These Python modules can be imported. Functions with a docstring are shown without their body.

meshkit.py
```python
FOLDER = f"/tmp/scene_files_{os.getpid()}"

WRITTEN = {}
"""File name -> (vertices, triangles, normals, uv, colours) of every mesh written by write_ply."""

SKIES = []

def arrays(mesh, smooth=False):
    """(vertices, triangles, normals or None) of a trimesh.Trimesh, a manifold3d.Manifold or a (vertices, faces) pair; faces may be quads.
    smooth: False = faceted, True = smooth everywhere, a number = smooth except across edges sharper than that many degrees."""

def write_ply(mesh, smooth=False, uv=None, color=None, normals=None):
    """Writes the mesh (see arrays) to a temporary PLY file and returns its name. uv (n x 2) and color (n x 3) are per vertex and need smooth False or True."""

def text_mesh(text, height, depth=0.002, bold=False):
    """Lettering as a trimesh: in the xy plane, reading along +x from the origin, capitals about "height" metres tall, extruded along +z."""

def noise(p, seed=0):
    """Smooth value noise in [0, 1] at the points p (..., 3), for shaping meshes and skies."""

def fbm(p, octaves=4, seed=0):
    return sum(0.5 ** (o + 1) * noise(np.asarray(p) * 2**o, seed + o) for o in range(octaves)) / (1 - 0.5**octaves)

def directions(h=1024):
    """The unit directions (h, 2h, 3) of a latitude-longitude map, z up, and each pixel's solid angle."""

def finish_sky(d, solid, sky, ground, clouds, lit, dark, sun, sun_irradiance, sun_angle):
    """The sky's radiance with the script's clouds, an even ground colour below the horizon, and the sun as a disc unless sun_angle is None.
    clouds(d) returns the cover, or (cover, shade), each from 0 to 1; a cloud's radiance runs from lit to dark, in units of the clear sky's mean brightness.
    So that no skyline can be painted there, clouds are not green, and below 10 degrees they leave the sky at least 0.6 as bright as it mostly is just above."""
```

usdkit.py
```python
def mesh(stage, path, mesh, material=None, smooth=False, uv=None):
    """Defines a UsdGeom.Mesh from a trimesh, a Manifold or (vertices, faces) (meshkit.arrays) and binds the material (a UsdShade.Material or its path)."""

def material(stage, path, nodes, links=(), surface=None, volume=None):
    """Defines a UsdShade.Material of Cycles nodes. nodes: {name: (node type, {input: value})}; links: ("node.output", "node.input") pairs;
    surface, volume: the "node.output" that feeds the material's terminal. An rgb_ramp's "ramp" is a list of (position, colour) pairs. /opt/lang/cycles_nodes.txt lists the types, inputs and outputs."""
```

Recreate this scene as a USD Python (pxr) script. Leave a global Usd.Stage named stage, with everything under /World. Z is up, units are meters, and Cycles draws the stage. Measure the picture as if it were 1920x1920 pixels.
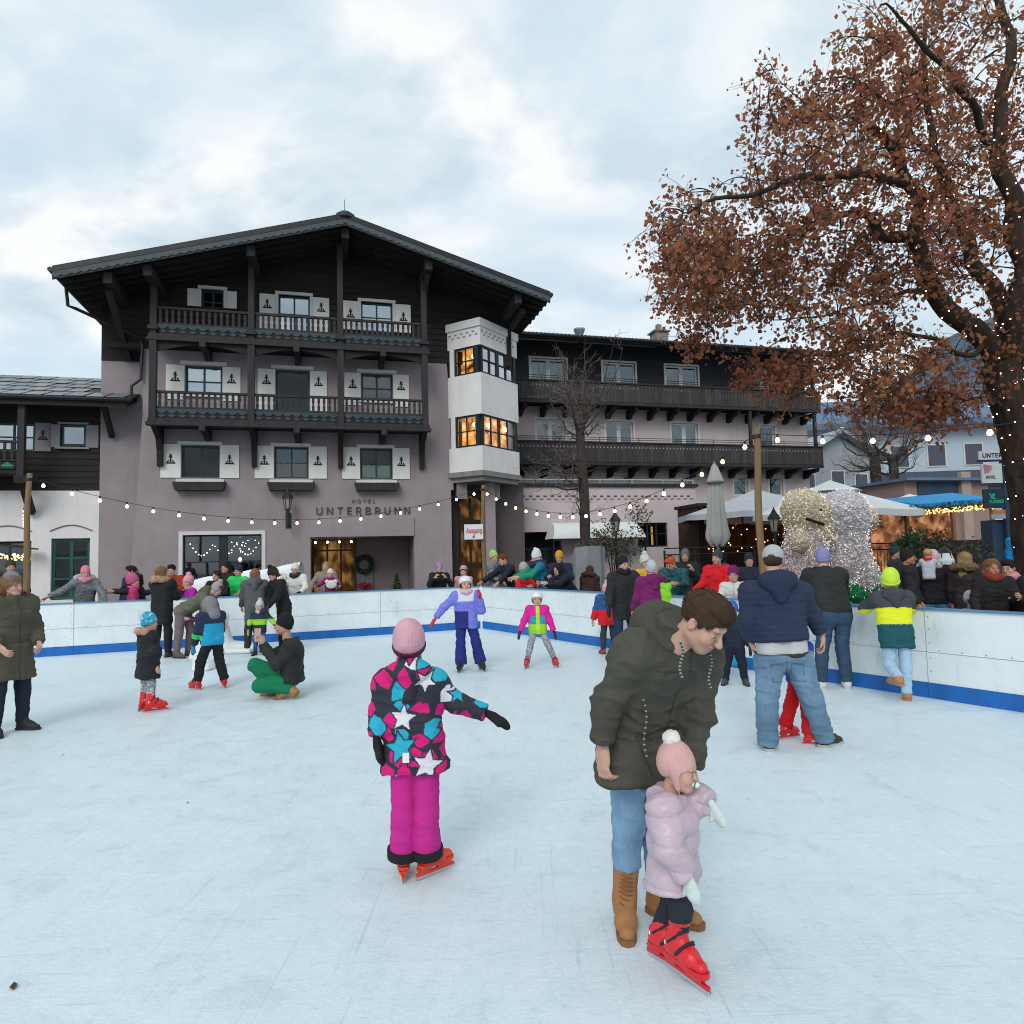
import math, random
import numpy as np, trimesh, usdkit, meshkit
from pxr import Usd, UsdGeom, UsdLux, UsdShade, Gf, Sdf, Vt
from meshkit import text_mesh, noise, fbm

rng = np.random.default_rng(7)
random.seed(7)
A = lambda *v: np.array(v, float)
stage = Usd.Stage.CreateInMemory()
UsdGeom.SetStageUpAxis(stage, 'Z')
UsdGeom.SetStageMetersPerUnit(stage, 1.0)
UsdGeom.Xform.Define(stage, '/World')
UsdGeom.Scope.Define(stage, '/World/Looks')

# ---------------------------------------------------------------- camera (24 mm lens, eye height 1.73 m)
FPX, HZ, ROLL, CH = 1280.0, 1043.0, 0.024, 1.73
_p = math.atan((HZ - 960) / FPX)
_D = A(0, math.cos(_p), math.sin(_p)); _R0 = A(1, 0, 0); _U0 = A(0, -math.sin(_p), math.cos(_p))
_R = math.cos(ROLL) * _R0 - math.sin(ROLL) * _U0
_U = math.sin(ROLL) * _R0 + math.cos(ROLL) * _U0
CAM = A(0, 0, CH)
cam = UsdGeom.Camera.Define(stage, '/World/camera')
cam.CreateHorizontalApertureAttr(36.0); cam.CreateVerticalApertureAttr(36.0)
cam.CreateFocalLengthAttr(36.0 * FPX / 1920); cam.CreateClippingRangeAttr(Gf.Vec2f(0.1, 5000))
cam.CreateExposureAttr(0.22)
_m = Gf.Matrix4d(*_R, 0, *_U, 0, *(-_D), 0, *CAM, 1)
UsdGeom.Xformable(cam).AddTransformOp().Set(_m)

def ray(x, y): return (x - 960) / FPX * _R - (y - 960) / FPX * _U + _D
def at(x, y, d):                      # the point seen in direction (x, y) that lies d metres north of the camera
    r = ray(x, y); return CAM + r * d / r[1]
def ground(x, y, z=0.0):
    r = ray(x, y); return CAM + r * (z - CH) / r[2]

# ---------------------------------------------------------------- sky and soft sun (overcast winter afternoon)
SUN_EL, SUN_ROT = math.radians(36), math.radians(-165)
SKY_K = 0.1
def sky_material():
    n = {'tc': ('texture_coordinate', {}),
         'sky': ('sky_texture', {'sky_type': 'single_scattering', 'sun_disc': False, 'sun_elevation': SUN_EL, 'sun_rotation': SUN_ROT}),
         'sx': ('separate_xyz', {}),
         'zz': ('math', {'math_type': 'add', 'value2': 0.28}),
         'zm': ('math', {'math_type': 'maximum', 'value2': 0.05}),
         'dx': ('math', {'math_type': 'divide'}), 'dy': ('math', {'math_type': 'divide'}),
         'cv': ('combine_xyz', {}),
         'mp': ('mapping', {'scale': (1.0, 1.25, 1.0), 'location': (3.3, 7.1, 0.0), 'rotation': (0, 0, 0.35)}),
         'n1': ('noise_texture', {'scale': 1.5, 'detail': 7.0, 'roughness': 0.52, 'distortion': 0.3}),
         'n2': ('noise_texture', {'scale': 2.9, 'detail': 6.0, 'roughness': 0.55, 'distortion': 0.25}),
         'r1': ('rgb_ramp', {'ramp': [(0.0, (0.06,) * 3), (0.36, (0.06,) * 3), (0.56, (1, 1, 1)), (1.0, (1, 1, 1))]}),
         'r2': ('rgb_ramp', {'ramp': [(0.0, (4.9, 6.0, 6.9)), (0.38, (5.4, 6.45, 7.25)), (0.47, (6.7, 7.45, 7.95)), (0.55, (8.4, 8.6, 8.65)), (1.0, (8.8, 8.9, 8.9))]}),
         'tint': ('mix', {'mix_type': 'mix', 'fac': 0.82, 'color2': (6.1, 7.55, 8.6)}),
         'mx': ('mix', {'mix_type': 'mix'}),
         'bg': ('background_shader', {'strength': SKY_K})}
    l = [('tc.generated', 'sx.vector'), ('sx.z', 'zz.value1'), ('zz.value', 'zm.value1'), ('sx.x', 'dx.value1'), ('zm.value', 'dx.value2'),
         ('sx.y', 'dy.value1'), ('zm.value', 'dy.value2'), ('dx.value', 'cv.x'), ('dy.value', 'cv.y'), ('cv.vector', 'mp.vector'),
         ('mp.vector', 'n1.vector'), ('mp.vector', 'n2.vector'), ('n1.fac', 'r1.fac'), ('n2.fac', 'r2.fac'),
         ('sky.color', 'tint.color1'), ('tint.color', 'mx.color1'), ('r1.color', 'mx.fac'), ('r2.color', 'mx.color2'), ('mx.color', 'bg.color')]
    return usdkit.material(stage, '/World/Looks/sky', n, l, surface='bg.background')
dome = UsdLux.DomeLight.Define(stage, '/World/sky')
UsdShade.MaterialBindingAPI.Apply(dome.GetPrim()).Bind(sky_material())
dome.GetPrim().SetCustomDataByKey('kind', 'structure')
sun = UsdLux.DistantLight.Define(stage, '/World/sun')
sun.CreateNormalizeAttr(True); sun.CreateIntensityAttr(0.34); sun.CreateAngleAttr(28.0); sun.CreateColorAttr(Gf.Vec3f(1.0, 0.96, 0.9))
_sd = A(math.sin(SUN_ROT) * math.cos(SUN_EL), math.cos(SUN_ROT) * math.cos(SUN_EL), math.sin(SUN_EL))
_x = np.cross([0, 0, 1.0], _sd); _x /= np.linalg.norm(_x)
UsdGeom.Xformable(sun).AddTransformOp().Set(Gf.Matrix4d(*_x, 0, *np.cross(_sd, _x), 0, *_sd, 0, 0, 0, 20, 1))

# ---------------------------------------------------------------- helpers
_used, _mats = {}, {}
def numbered(path):
    n = _used.get(path, 0); _used[path] = n + 1
    return path if n == 0 else f'{path}_{n:03d}'

def tag(p, label=None, cat=None, group=None, kind=None):
    for k, v in (('label', label), ('category', cat), ('group', group), ('kind', kind)):
        if v: p.SetCustomDataByKey(k, v)
    return p

def thing(name, label, cat, loc=(0, 0, 0), rotz=0.0, group=None, kind=None):
    x = UsdGeom.Xform.Define(stage, numbered('/World/' + name))
    x.AddTranslateOp().Set(Gf.Vec3d(*map(float, loc)))
    if rotz: x.AddRotateZOp().Set(float(math.degrees(rotz)))
    return tag(x.GetPrim(), label, cat, group, kind)

def part(name, mesh, mat, parent=None, smooth=False, label=None, col=None, kind=None, loc=None):
    base = str(parent.GetPath()) if parent is not None else '/World'
    v, f = mesh if isinstance(mesh, tuple) else (np.asarray(mesh.vertices), np.asarray(mesh.faces))
    v = np.asarray(v, float)
    if loc is not None: v = v - np.asarray(loc, float)
    m = usdkit.mesh(stage, numbered(base + '/' + name), (v, f), mat, smooth)
    if col is not None:
        UsdGeom.PrimvarsAPI(m).CreatePrimvar('Col', Sdf.ValueTypeNames.Color3fArray, 'vertex').Set(Vt.Vec3fArray.FromNumpy(np.asarray(col, np.float32)))
    return tag(m.GetPrim(), label, None, None, kind)

class MB:
    """Collects shapes into one mesh."""
    def __init__(s): s.v, s.f, s.n = [], [], 0
    def add(s, v, f):
        v = np.asarray(v, float); f = np.asarray(f, int)
        if f.shape[1] == 4: f = np.vstack([f[:, [0, 1, 2]], f[:, [0, 2, 3]]])
        s.v.append(v); s.f.append(f + s.n); s.n += len(v); return s
    def mesh(s, m): return s.add(*(m if isinstance(m, tuple) else (m.vertices, m.faces)))
    def box(s, x0, x1, y0, y1, z0, z1):
        v = [(x, y, z) for x in (x0, x1) for y in (y0, y1) for z in (z0, z1)]
        return s.add(v, [[0, 1, 3, 2], [4, 6, 7, 5], [0, 4, 5, 1], [2, 3, 7, 6], [0, 2, 6, 4], [1, 5, 7, 3]])
    def bar(s, a, b, w, h, up=(0, 0, 1)):
        a, b = A(*a), A(*b); d = b - a; d /= np.linalg.norm(d); up = A(*up)
        x = np.cross(d, up); x /= np.linalg.norm(x); y = np.cross(x, d)
        v = [p + i * x * w / 2 + j * y * h / 2 for p in (a, b) for i, j in ((-1, -1), (1, -1), (1, 1), (-1, 1))]
        return s.add(v, [[3, 2, 1, 0], [4, 5, 6, 7], [0, 1, 5, 4], [1, 2, 6, 5], [2, 3, 7, 6], [3, 0, 4, 7]])
    def tube(s, pts, r, n=6, cap=True):
        pts = np.asarray(pts, float); m = len(pts); r = np.broadcast_to(np.asarray(r, float), (m,))
        t = np.gradient(pts, axis=0); t /= np.linalg.norm(t, axis=1, keepdims=True) + 1e-12
        ref = np.where(np.abs(t[:, 2:]) < 0.9, [[0, 0, 1.0]], [[1.0, 0, 0]])
        a = np.cross(t, ref); a /= np.linalg.norm(a, axis=1, keepdims=True)
        for i in range(1, m):                       # carry the frame along
            q = a[i - 1] - t[i] * (a[i - 1] @ t[i]); L = np.linalg.norm(q)
            if L > 1e-6: a[i] = q / L
        b = np.cross(t, a); g = np.arange(n) * 2 * np.pi / n
        v = (pts[:, None] + r[:, None, None] * (np.cos(g)[None, :, None] * a[:, None] + np.sin(g)[None, :, None] * b[:, None])).reshape(-1, 3)
        i, j = np.meshgrid(np.arange(m - 1), np.arange(n), indexing='ij')
        q = np.stack([i * n + j, i * n + (j + 1) % n, (i + 1) * n + (j + 1) % n, (i + 1) * n + j], -1).reshape(-1, 4)
        s.add(v, q)
        if cap:
            s.add(np.vstack([v[:n], pts[0]]), [[(k + 1) % n, k, n] for k in range(n)])
            s.add(np.vstack([v[-n:], pts[-1]]), [[k, (k + 1) % n, n] for k in range(n)])
        return s
    def lathe(s, prof, c=(0, 0, 0), n=16):
        prof = np.asarray(prof, float); g = np.arange(n) * 2 * np.pi / n
        v = np.stack([prof[:, 0][:, None] * np.cos(g), prof[:, 0][:, None] * np.sin(g), np.repeat(prof[:, 1][:, None], n, 1)], -1).reshape(-1, 3) + A(*c)
        m = len(prof); i, j = np.meshgrid(np.arange(m - 1), np.arange(n), indexing='ij')
        return s.add(v, np.stack([i * n + j, i * n + (j + 1) % n, (i + 1) * n + (j + 1) % n, (i + 1) * n + j], -1).reshape(-1, 4))
    def sphere(s, c, r, n=2, sc=(1, 1, 1)):
        v, f = ico(n); return s.add(v * A(*np.broadcast_to(r, 3)) * A(*sc) + A(*c), f)
    def poly(s, pts, y0, y1):
        """polygon in x-z (counter-clockwise seen from -y), extruded from y0 to y1"""
        from shapely.geometry import Polygon
        m = trimesh.creation.extrude_polygon(Polygon(pts), 1.0, engine='earcut')
        v = np.asarray(m.vertices); v = np.stack([v[:, 0], y1 + (y0 - y1) * v[:, 2], v[:, 1]], 1)
        return s.add(v, np.asarray(m.faces))
    def out(s): return np.vstack(s.v), np.vstack(s.f)
    def build(s, name, mat, parent=None, smooth=False, **k): return part(name, s.out(), mat, parent, smooth, **k)
_ico = {}
def ico(n):
    if n not in _ico:
        m = trimesh.creation.icosphere(n, 1.0); _ico[n] = (np.asarray(m.vertices), np.asarray(m.faces))
    return _ico[n]

def M(name, color, rough=0.8, var=0.12, vs=6.0, bump=0.0, bs=60.0, spec=0.3, stretch=None, **kw):
    """Procedural surface: colour that varies with noise, and relief."""
    if name in _mats: return _mats[name]
    c = A(*color)
    n = {'tc': ('texture_coordinate', {}), 'mp': ('mapping', {'scale': stretch or (1, 1, 1)}),
         'n': ('noise_texture', {'scale': vs, 'detail': 4.0, 'roughness': 0.6}),
         'r': ('rgb_ramp', {'ramp': [(0.25, tuple(c * (1 - var))), (0.75, tuple(np.minimum(c * (1 + var), 1)))]}),
         'p': ('principled_bsdf', {'roughness': rough, 'specular_ior_level': spec, **kw})}
    l = [('tc.object', 'mp.vector'), ('mp.vector', 'n.vector'), ('n.fac', 'r.fac'), ('r.color', 'p.base_color')]
    if bump:
        n['b'] = ('noise_texture', {'scale': bs, 'detail': 3.0}); n['bp'] = ('bump', {'strength': bump, 'distance': 0.02})
        l += [('mp.vector', 'b.vector'), ('b.fac', 'bp.height'), ('bp.normal', 'p.normal')]
    _mats[name] = usdkit.material(stage, '/World/Looks/' + name, n, l, surface='p.BSDF')
    return _mats[name]

def Mcol(name, rough=0.8, bump=0.0, bs=60.0, spec=0.3, **kw):
    """Colour from the mesh's own print (primvar Col)."""
    if name in _mats: return _mats[name]
    n = {'a': ('attribute', {'attribute': 'Col'}), 'tc': ('texture_coordinate', {}), 'p': ('principled_bsdf', {'roughness': rough, 'specular_ior_level': spec, **kw})}
    l = [('a.color', 'p.base_color')]
    if bump:
        n['b'] = ('noise_texture', {'scale': bs, 'detail': 3.0}); n['bp'] = ('bump', {'strength': bump, 'distance': 0.02})
        l += [('tc.object', 'b.vector'), ('b.fac', 'bp.height'), ('bp.normal', 'p.normal')]
    _mats[name] = usdkit.material(stage, '/World/Looks/' + name, n, l, surface='p.BSDF')
    return _mats[name]

def Glow(name, color, strength):
    if name not in _mats:
        _mats[name] = usdkit.material(stage, '/World/Looks/' + name, {'e': ('emission', {'color': color, 'strength': strength})}, [], surface='e.emission')
    return _mats[name]

def Pane(name='window_glass', refl=0.2, tint=(0.75, 0.85, 0.85)):
    """Window glass: clear, with a mirror share that grows at grazing angles."""
    if name not in _mats:
        n = {'t': ('transparent_bsdf', {'color': tint}), 'g': ('glossy_bsdf', {'color': (0.85, 0.92, 1.0), 'roughness': 0.02}), 'fr': ('fresnel', {'IOR': 1.5}),
             'ad': ('math', {'math_type': 'add', 'value2': refl, 'use_clamp': True}), 'm': ('mix_closure', {})}
        _mats[name] = usdkit.material(stage, '/World/Looks/' + name, n, [('fr.fac', 'ad.value1'), ('ad.value', 'm.fac'), ('t.BSDF', 'm.closure1'), ('g.BSDF', 'm.closure2')], surface='m.closure')
    return _mats[name]
# ---------------------------------------------------------------- ground, ice, mountains
def ice_material():
    n = {'tc': ('texture_coordinate', {}),
         'n1': ('noise_texture', {'scale': 0.55, 'detail': 6.0, 'roughness': 0.62}),
         'n2': ('noise_texture', {'scale': 3.2, 'detail': 7.0, 'roughness': 0.7, 'distortion': 0.6}),
         'r1': ('rgb_ramp', {'ramp': [(0.28, (0.60, 0.715, 0.77)), (0.5, (0.635, 0.74, 0.785)), (0.72, (0.67, 0.76, 0.80))]}),
         'r2': ('rgb_ramp', {'ramp': [(0.33, (0.88, 0.91, 0.935)), (0.45, (0.97, 0.98, 0.985)), (0.6, (1.0, 1.0, 1.0))]}),
         'mu': ('mix', {'mix_type': 'multiply', 'fac': 1.0}),
         'ms': ('mapping', {'scale': (1.0, 0.035, 1.0), 'rotation': (0, 0, 0.7)}), 'ms2': ('mapping', {'scale': (0.03, 1.2, 1.0), 'rotation': (0, 0, -0.45)}),
         'sc': ('noise_texture', {'scale': 34.0, 'detail': 5.0, 'roughness': 0.7, 'distortion': 1.1}), 'sc2': ('noise_texture', {'scale': 38.0, 'detail': 5.0, 'roughness': 0.7, 'distortion': 1.1}),
         'rs': ('rgb_ramp', {'ramp': [(0.30, (0.74, 0.80, 0.86)), (0.41, (1, 1, 1))]}), 'rs2': ('rgb_ramp', {'ramp': [(0.30, (0.74, 0.80, 0.86)), (0.41, (1, 1, 1))]}),
         'm2': ('mix', {'mix_type': 'multiply', 'fac': 0.75}), 'm3': ('mix', {'mix_type': 'multiply', 'fac': 0.75}),
         'v': ('voronoi_texture', {'scale': 1.7, 'randomness': 1.0}), 'nv': ('noise_texture', {'scale': 9.0, 'detail': 3.0}),
         'sv': ('math', {'math_type': 'multiply', 'value2': 0.11}), 'av': ('math', {'math_type': 'add'}),
         'rv': ('rgb_ramp', {'ramp': [(0.055, (0.55, 0.57, 0.6)), (0.085, (1, 1, 1))]}), 'm4': ('mix', {'mix_type': 'multiply', 'fac': 0.55}),
         'nb': ('noise_texture', {'scale': 42.0, 'detail': 5.0, 'roughness': 0.7}),
         'ng': ('noise_texture', {'scale': 15.0, 'detail': 8.0, 'roughness': 0.75}), 'rg': ('rgb_ramp', {'ramp': [(.35, (.90, .92, .94)), (.5, (.985, .99, .99)), (.65, (1, 1, 1))]}), 'm5': ('mix', {'mix_type': 'multiply', 'fac': 1.0}),
         'bp': ('bump', {'strength': 0.45, 'distance': 0.01}),
         'rr': ('rgb_ramp', {'ramp': [(0.3, (0.30,) * 3), (0.7, (0.52,) * 3)]}),
         'p': ('principled_bsdf', {'specular_ior_level': 0.35})}
    l = [(f'tc.object', f'{k}.vector') for k in ('n1', 'n2', 'ms', 'ms2', 'v', 'nv', 'nb', 'ng')]
    l += [('ms.vector', 'sc.vector'), ('ms2.vector', 'sc2.vector'), ('n1.fac', 'r1.fac'), ('n2.fac', 'r2.fac'), ('r1.color', 'mu.color1'), ('r2.color', 'mu.color2'),
          ('sc.fac', 'rs.fac'), ('sc2.fac', 'rs2.fac'), ('mu.color', 'm2.color1'), ('rs.color', 'm2.color2'), ('m2.color', 'm3.color1'), ('rs2.color', 'm3.color2'),
          ('nv.fac', 'sv.value1'), ('v.distance', 'av.value1'), ('sv.value', 'av.value2'), ('av.value', 'rv.fac'), ('m3.color', 'm4.color1'), ('rv.color', 'm4.color2'), ('m4.color', 'm5.color1'), ('ng.fac', 'rg.fac'), ('rg.color', 'm5.color2'), ('m5.color', 'p.base_color'),
          ('n2.fac', 'rr.fac'), ('rr.color', 'p.roughness'), ('nb.fac', 'bp.height'), ('bp.normal', 'p.normal')]
    return usdkit.material(stage, '/World/Looks/ice', n, l, surface='p.BSDF')

BC = A(-0.79, 16.76, 0)                                   # the corner of the rink
BL = A(-8.39, -3.36, 0); BL /= np.linalg.norm(BL)         # along the left boards, from the corner
BR = A(5.85, -9.36, 0); BR /= np.linalg.norm(BR)          # along the right boards
NL = A(BL[1], -BL[0], 0); NL = NL if NL[1] > 0 else -NL   # outward
NR = A(-BR[1], BR[0], 0); NR = NR if NR[0] > 0 else -NR

def sheet(pts, z): return np.array([(p[0], p[1], z) for p in pts]), np.array([[0, i, i + 1] for i in range(1, len(pts) - 1)])
asphalt = M('wet_paving', (0.11, 0.115, 0.125), 0.5, 0.3, 1.2, 0.25, 30)
tag(part('ground', sheet([(-900, -300), (900, -300), (900, 1500), (-900, 1500)], -0.012), asphalt), kind='structure')
c0 = BC[:2]; l1 = (BC + BL * 26)[:2]; r1 = (BC + BR * 26)[:2]
tag(part('ice', sheet([c0, l1, l1 + (r1 - c0), r1], 0.0), ice_material()), kind='structure')

hill_m = M('far_forest', (0.075, 0.10, 0.135), 0.95, 0.35, 0.02, 0.0)
def hill(name, x0, x1, y, h, seed):
    g = np.linspace(0, 1, 60); t = np.linspace(0, 1, 12)
    v = []
    for a in g:
        top = h * (0.35 + 0.65 * np.sin(np.pi * min(max(a, 0), 1)) ** 0.8) * (0.8 + 0.4 * float(noise(A(a * 6, seed, 0))))
        top += 0.12 * h * float(noise(A(a * 24, seed, 1)))
        for b in t: v.append((x0 + (x1 - x0) * a, y + (b - 0.5) * 2 * h * (1.1 - 0.3 * float(noise(A(a * 9, b * 4, seed)))), top * np.sin(np.pi * b) ** 0.9 * (1 if b < 0.5 else 1) - 3))
    i, j = np.meshgrid(np.arange(59), np.arange(11), indexing='ij')
    q = np.stack([i * 12 + j, (i + 1) * 12 + j, (i + 1) * 12 + j + 1, i * 12 + j + 1], -1).reshape(-1, 4)
    tag(part(name, (np.array(v), np.vstack([q[:, [0, 1, 2]], q[:, [0, 2, 3]]])), hill_m, smooth=True), kind='structure')
hill('mountain', 380, 1500, 800, 300, 3)
hill('mountain', 120, 700, 900, 175, 5)

# ---------------------------------------------------------------- rink boards
H_B = 1.026
board_m = usdkit.material(stage, '/World/Looks/board_plastic', {'tc': ('texture_coordinate', {}), 'n': ('noise_texture', {'scale': 1.8, 'detail': 5.0, 'roughness': 0.65}), 'r': ('rgb_ramp', {'ramp': [(.3, (.60, .675, .70)), (.55, (.69, .755, .775)), (.75, (.72, .775, .79))]}),
    'ms': ('mapping', {'scale': (1, 1, .3)}), 's': ('noise_texture', {'scale': 9.0, 'detail': 6.0, 'roughness': .75, 'distortion': .8}), 'rs': ('rgb_ramp', {'ramp': [(.30, (.62, .64, .66)), (.38, (.93, .94, .95)), (.45, (1, 1, 1))]}), 'm': ('mix', {'mix_type': 'multiply', 'fac': .8}),
    'b': ('bump', {'strength': .12, 'distance': .02}), 'p': ('principled_bsdf', {'roughness': .36, 'specular_ior_level': .4})}, [('tc.object', 'n.vector'), ('tc.object', 'ms.vector'), ('ms.vector', 's.vector'), ('n.fac', 'r.fac'), ('s.fac', 'rs.fac'), ('r.color', 'm.color1'), ('rs.color', 'm.color2'), ('m.color', 'p.base_color'), ('n.fac', 'b.height'), ('b.normal', 'p.normal')], surface='p.BSDF')
kick_m = M('kick_strip_blue', (0.014, 0.125, 0.41), 0.42, 0.28, 3.5, 0.1, 40, stretch=(1, 1, .5))
cap_m = M('cap_rail_blue', (0.10, 0.20, 0.33), 0.45, 0.15, 2.0)
bolt_m = M('bolt_grey', (0.25, 0.28, 0.3), 0.5, 0.1)
steel_m = M('steel_frame', (0.32, 0.34, 0.36), 0.4, 0.15, 3, metallic=0.7)
boards = thing('rink_boards', 'white plastic boards around the ice rink with blue kick strip', 'barrier', BC)
def board_run(d, nrm, starts, base, capname):
    """panels stand between the distances in starts, measured from the corner along d"""
    R = np.stack([d, nrm, A(0, 0, 1)], 0)                 # local (along, out, up) -> world
    rot = lambda mb: (mb.out()[0] @ R, mb.out()[1])
    for a, b in zip(starts[:-1], starts[1:]):
        mb = MB(); z0, z1, gap = 0.175, H_B - 0.025, 0.004
        mid = 0.52
        mb.box(a + gap, b - gap, 0.0, 0.03, z0, mid - 0.003); mb.box(a + gap, b - gap, 0.0015, 0.03, mid + 0.003, z1)
        v, f = rot(mb); part('panel', (v, f), board_m, base)
        mb = MB()
        for k in range(int((b - a) / 0.24)):
            x = a + 0.14 + k * 0.24; mb.box(x - 0.006, x + 0.006, -0.003, 0.002, mid + 0.020, mid + 0.032)
        for z in (0.3, 0.45, 0.62, 0.78, 0.92): mb.box(a + 0.035, a + 0.047, -0.003, 0.002, z, z + 0.012)
        part('bolt', rot(mb), bolt_m, base, kind='stuff')
        mb = MB(); mb.box(a + 0.002, b - 0.002, -0.012, 0.03, 0.0, 0.172); part('kick_strip', rot(mb), kick_m, base)
        mb = MB(); mb.box(a + 0.002, b - 0.002, -0.02, 0.05, H_B - 0.025, H_B); part('cap_rail', rot(mb), cap_m, base)
        mb = MB()
        mb.box(a - 0.02, a + 0.02, 0.032, 0.072, 0, H_B - 0.03); mb.bar(A(a, 0.06, H_B - 0.2), A(a, 0.5, 0.02), 0.04, 0.04)
        part('support_frame', rot(mb), steel_m, base)
    return R
lv = [0.02] + [0.45 + 0.0 + 2.02 * k for k in range(7)]
rv = [0.02] + [0.5 + 1.98 * k for k in range(8)]
board_run(BL, NL, lv, boards, 'cap'); board_run(BR, NR, rv, boards, 'cap')
mb = MB(); mb.box(-0.04, 0.04, -0.03, 0.05, 0, H_B); mb.build('corner_post', board_m, boards)
# ---------------------------------------------------------------- hotel: local x along the front, local -y towards the rink, z up
from shapely.geometry import Polygon, box as sbox
TH = math.radians(15)
FD = A(math.cos(TH), math.sin(TH), 0); FN = A(math.sin(TH), -math.cos(TH), 0)
HO = A(-8.161, 24.8, 0)
def fac_at(u, z, w=0.0, o=HO): return o + FD * u + FN * w + A(0, 0, z)

def render_coat(name, c, vs=.8, var=.12):
    c = A(*c); n = {'tc': ('texture_coordinate', {}), 'n': ('noise_texture', {'scale': vs, 'detail': 5.0, 'roughness': .6}), 'r': ('rgb_ramp', {'ramp': [(.3, tuple(c * (1 - var))), (.7, tuple(c * (1 + var)))]}),
        'ms': ('mapping', {'scale': (1, 1, .12)}), 's': ('noise_texture', {'scale': 3.4, 'detail': 6.0, 'roughness': .65}), 'rs': ('rgb_ramp', {'ramp': [(.30, (.80, .79, .78)), (.46, (.97, .97, .97)), (.6, (1, 1, 1))]}), 'm': ('mix', {'mix_type': 'multiply', 'fac': .45}),
        'g': ('noise_texture', {'scale': 45.0, 'detail': 4.0, 'roughness': .7}), 'b': ('bump', {'strength': .35, 'distance': .02}), 'p': ('principled_bsdf', {'roughness': .92, 'specular_ior_level': .2})}
    return usdkit.material(stage, '/World/Looks/' + name, n, [('tc.object', 'n.vector'), ('tc.object', 'ms.vector'), ('ms.vector', 's.vector'), ('tc.object', 'g.vector'), ('n.fac', 'r.fac'), ('s.fac', 'rs.fac'), ('r.color', 'm.color1'), ('rs.color', 'm.color2'), ('m.color', 'p.base_color'), ('g.fac', 'b.height'), ('b.normal', 'p.normal')], surface='p.BSDF')
plaster = render_coat('mauve_plaster', (0.295, 0.256, 0.270))
white_pl = M('white_plaster', (0.52, 0.52, 0.53), 0.9, 0.07, 0.9, 0.2, 40)
trim_w = M('pale_trim', (0.60, 0.59, 0.58), 0.8, 0.08, 3, 0.1, 30)
shutter_m = M('shutter_paint', (0.68, 0.68, 0.655), 0.7, 0.07, 3, 0.1, 30, stretch=(1, 1, 0.2))
shutter_d = M('shutter_mauve', (0.22, 0.20, 0.225), 0.7, 0.08, 3)
timber = M('dark_timber', (0.019, 0.0155, 0.0145), 0.75, 0.4, 3, 0.4, 40, stretch=(0.15, 1, 3))
timber_v = M('dark_timber_posts', (0.029, 0.026, 0.029), 0.7, 0.35, 5, 0.4, 40, stretch=(2, 2, 0.2))
teal_w = M('teal_scallop', (0.032, 0.055, 0.068), 0.6, 0.3, 5)
teal_d = M('verge_paint', (0.026, 0.035, 0.039), 0.6, 0.3, 2, 0.2, 30)
roof_m = M('roof_sheet', (0.036, 0.040, 0.043), 0.6, 0.25, 2, 0.2, 20)
green_f = M('green_frame', (0.010, 0.060, 0.052), 0.5, 0.2, 4)
navy_f = M('dark_frame', (0.012, 0.022, 0.03), 0.5, 0.2, 4)
room_m = M('dark_room', (0.035, 0.038, 0.042), 0.9, 0.4, 1.2)
curtain_m = M('curtain', (0.42, 0.40, 0.37), 0.9, 0.15, 9, stretch=(1, 1, 0.1))
black_m = M('emblem_black', (0.02, 0.022, 0.024), 0.7, 0.1)
stone_m = M('grey_stone', (0.22, 0.21, 0.20), 0.85, 0.2, 4, 0.3, 30)
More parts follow.
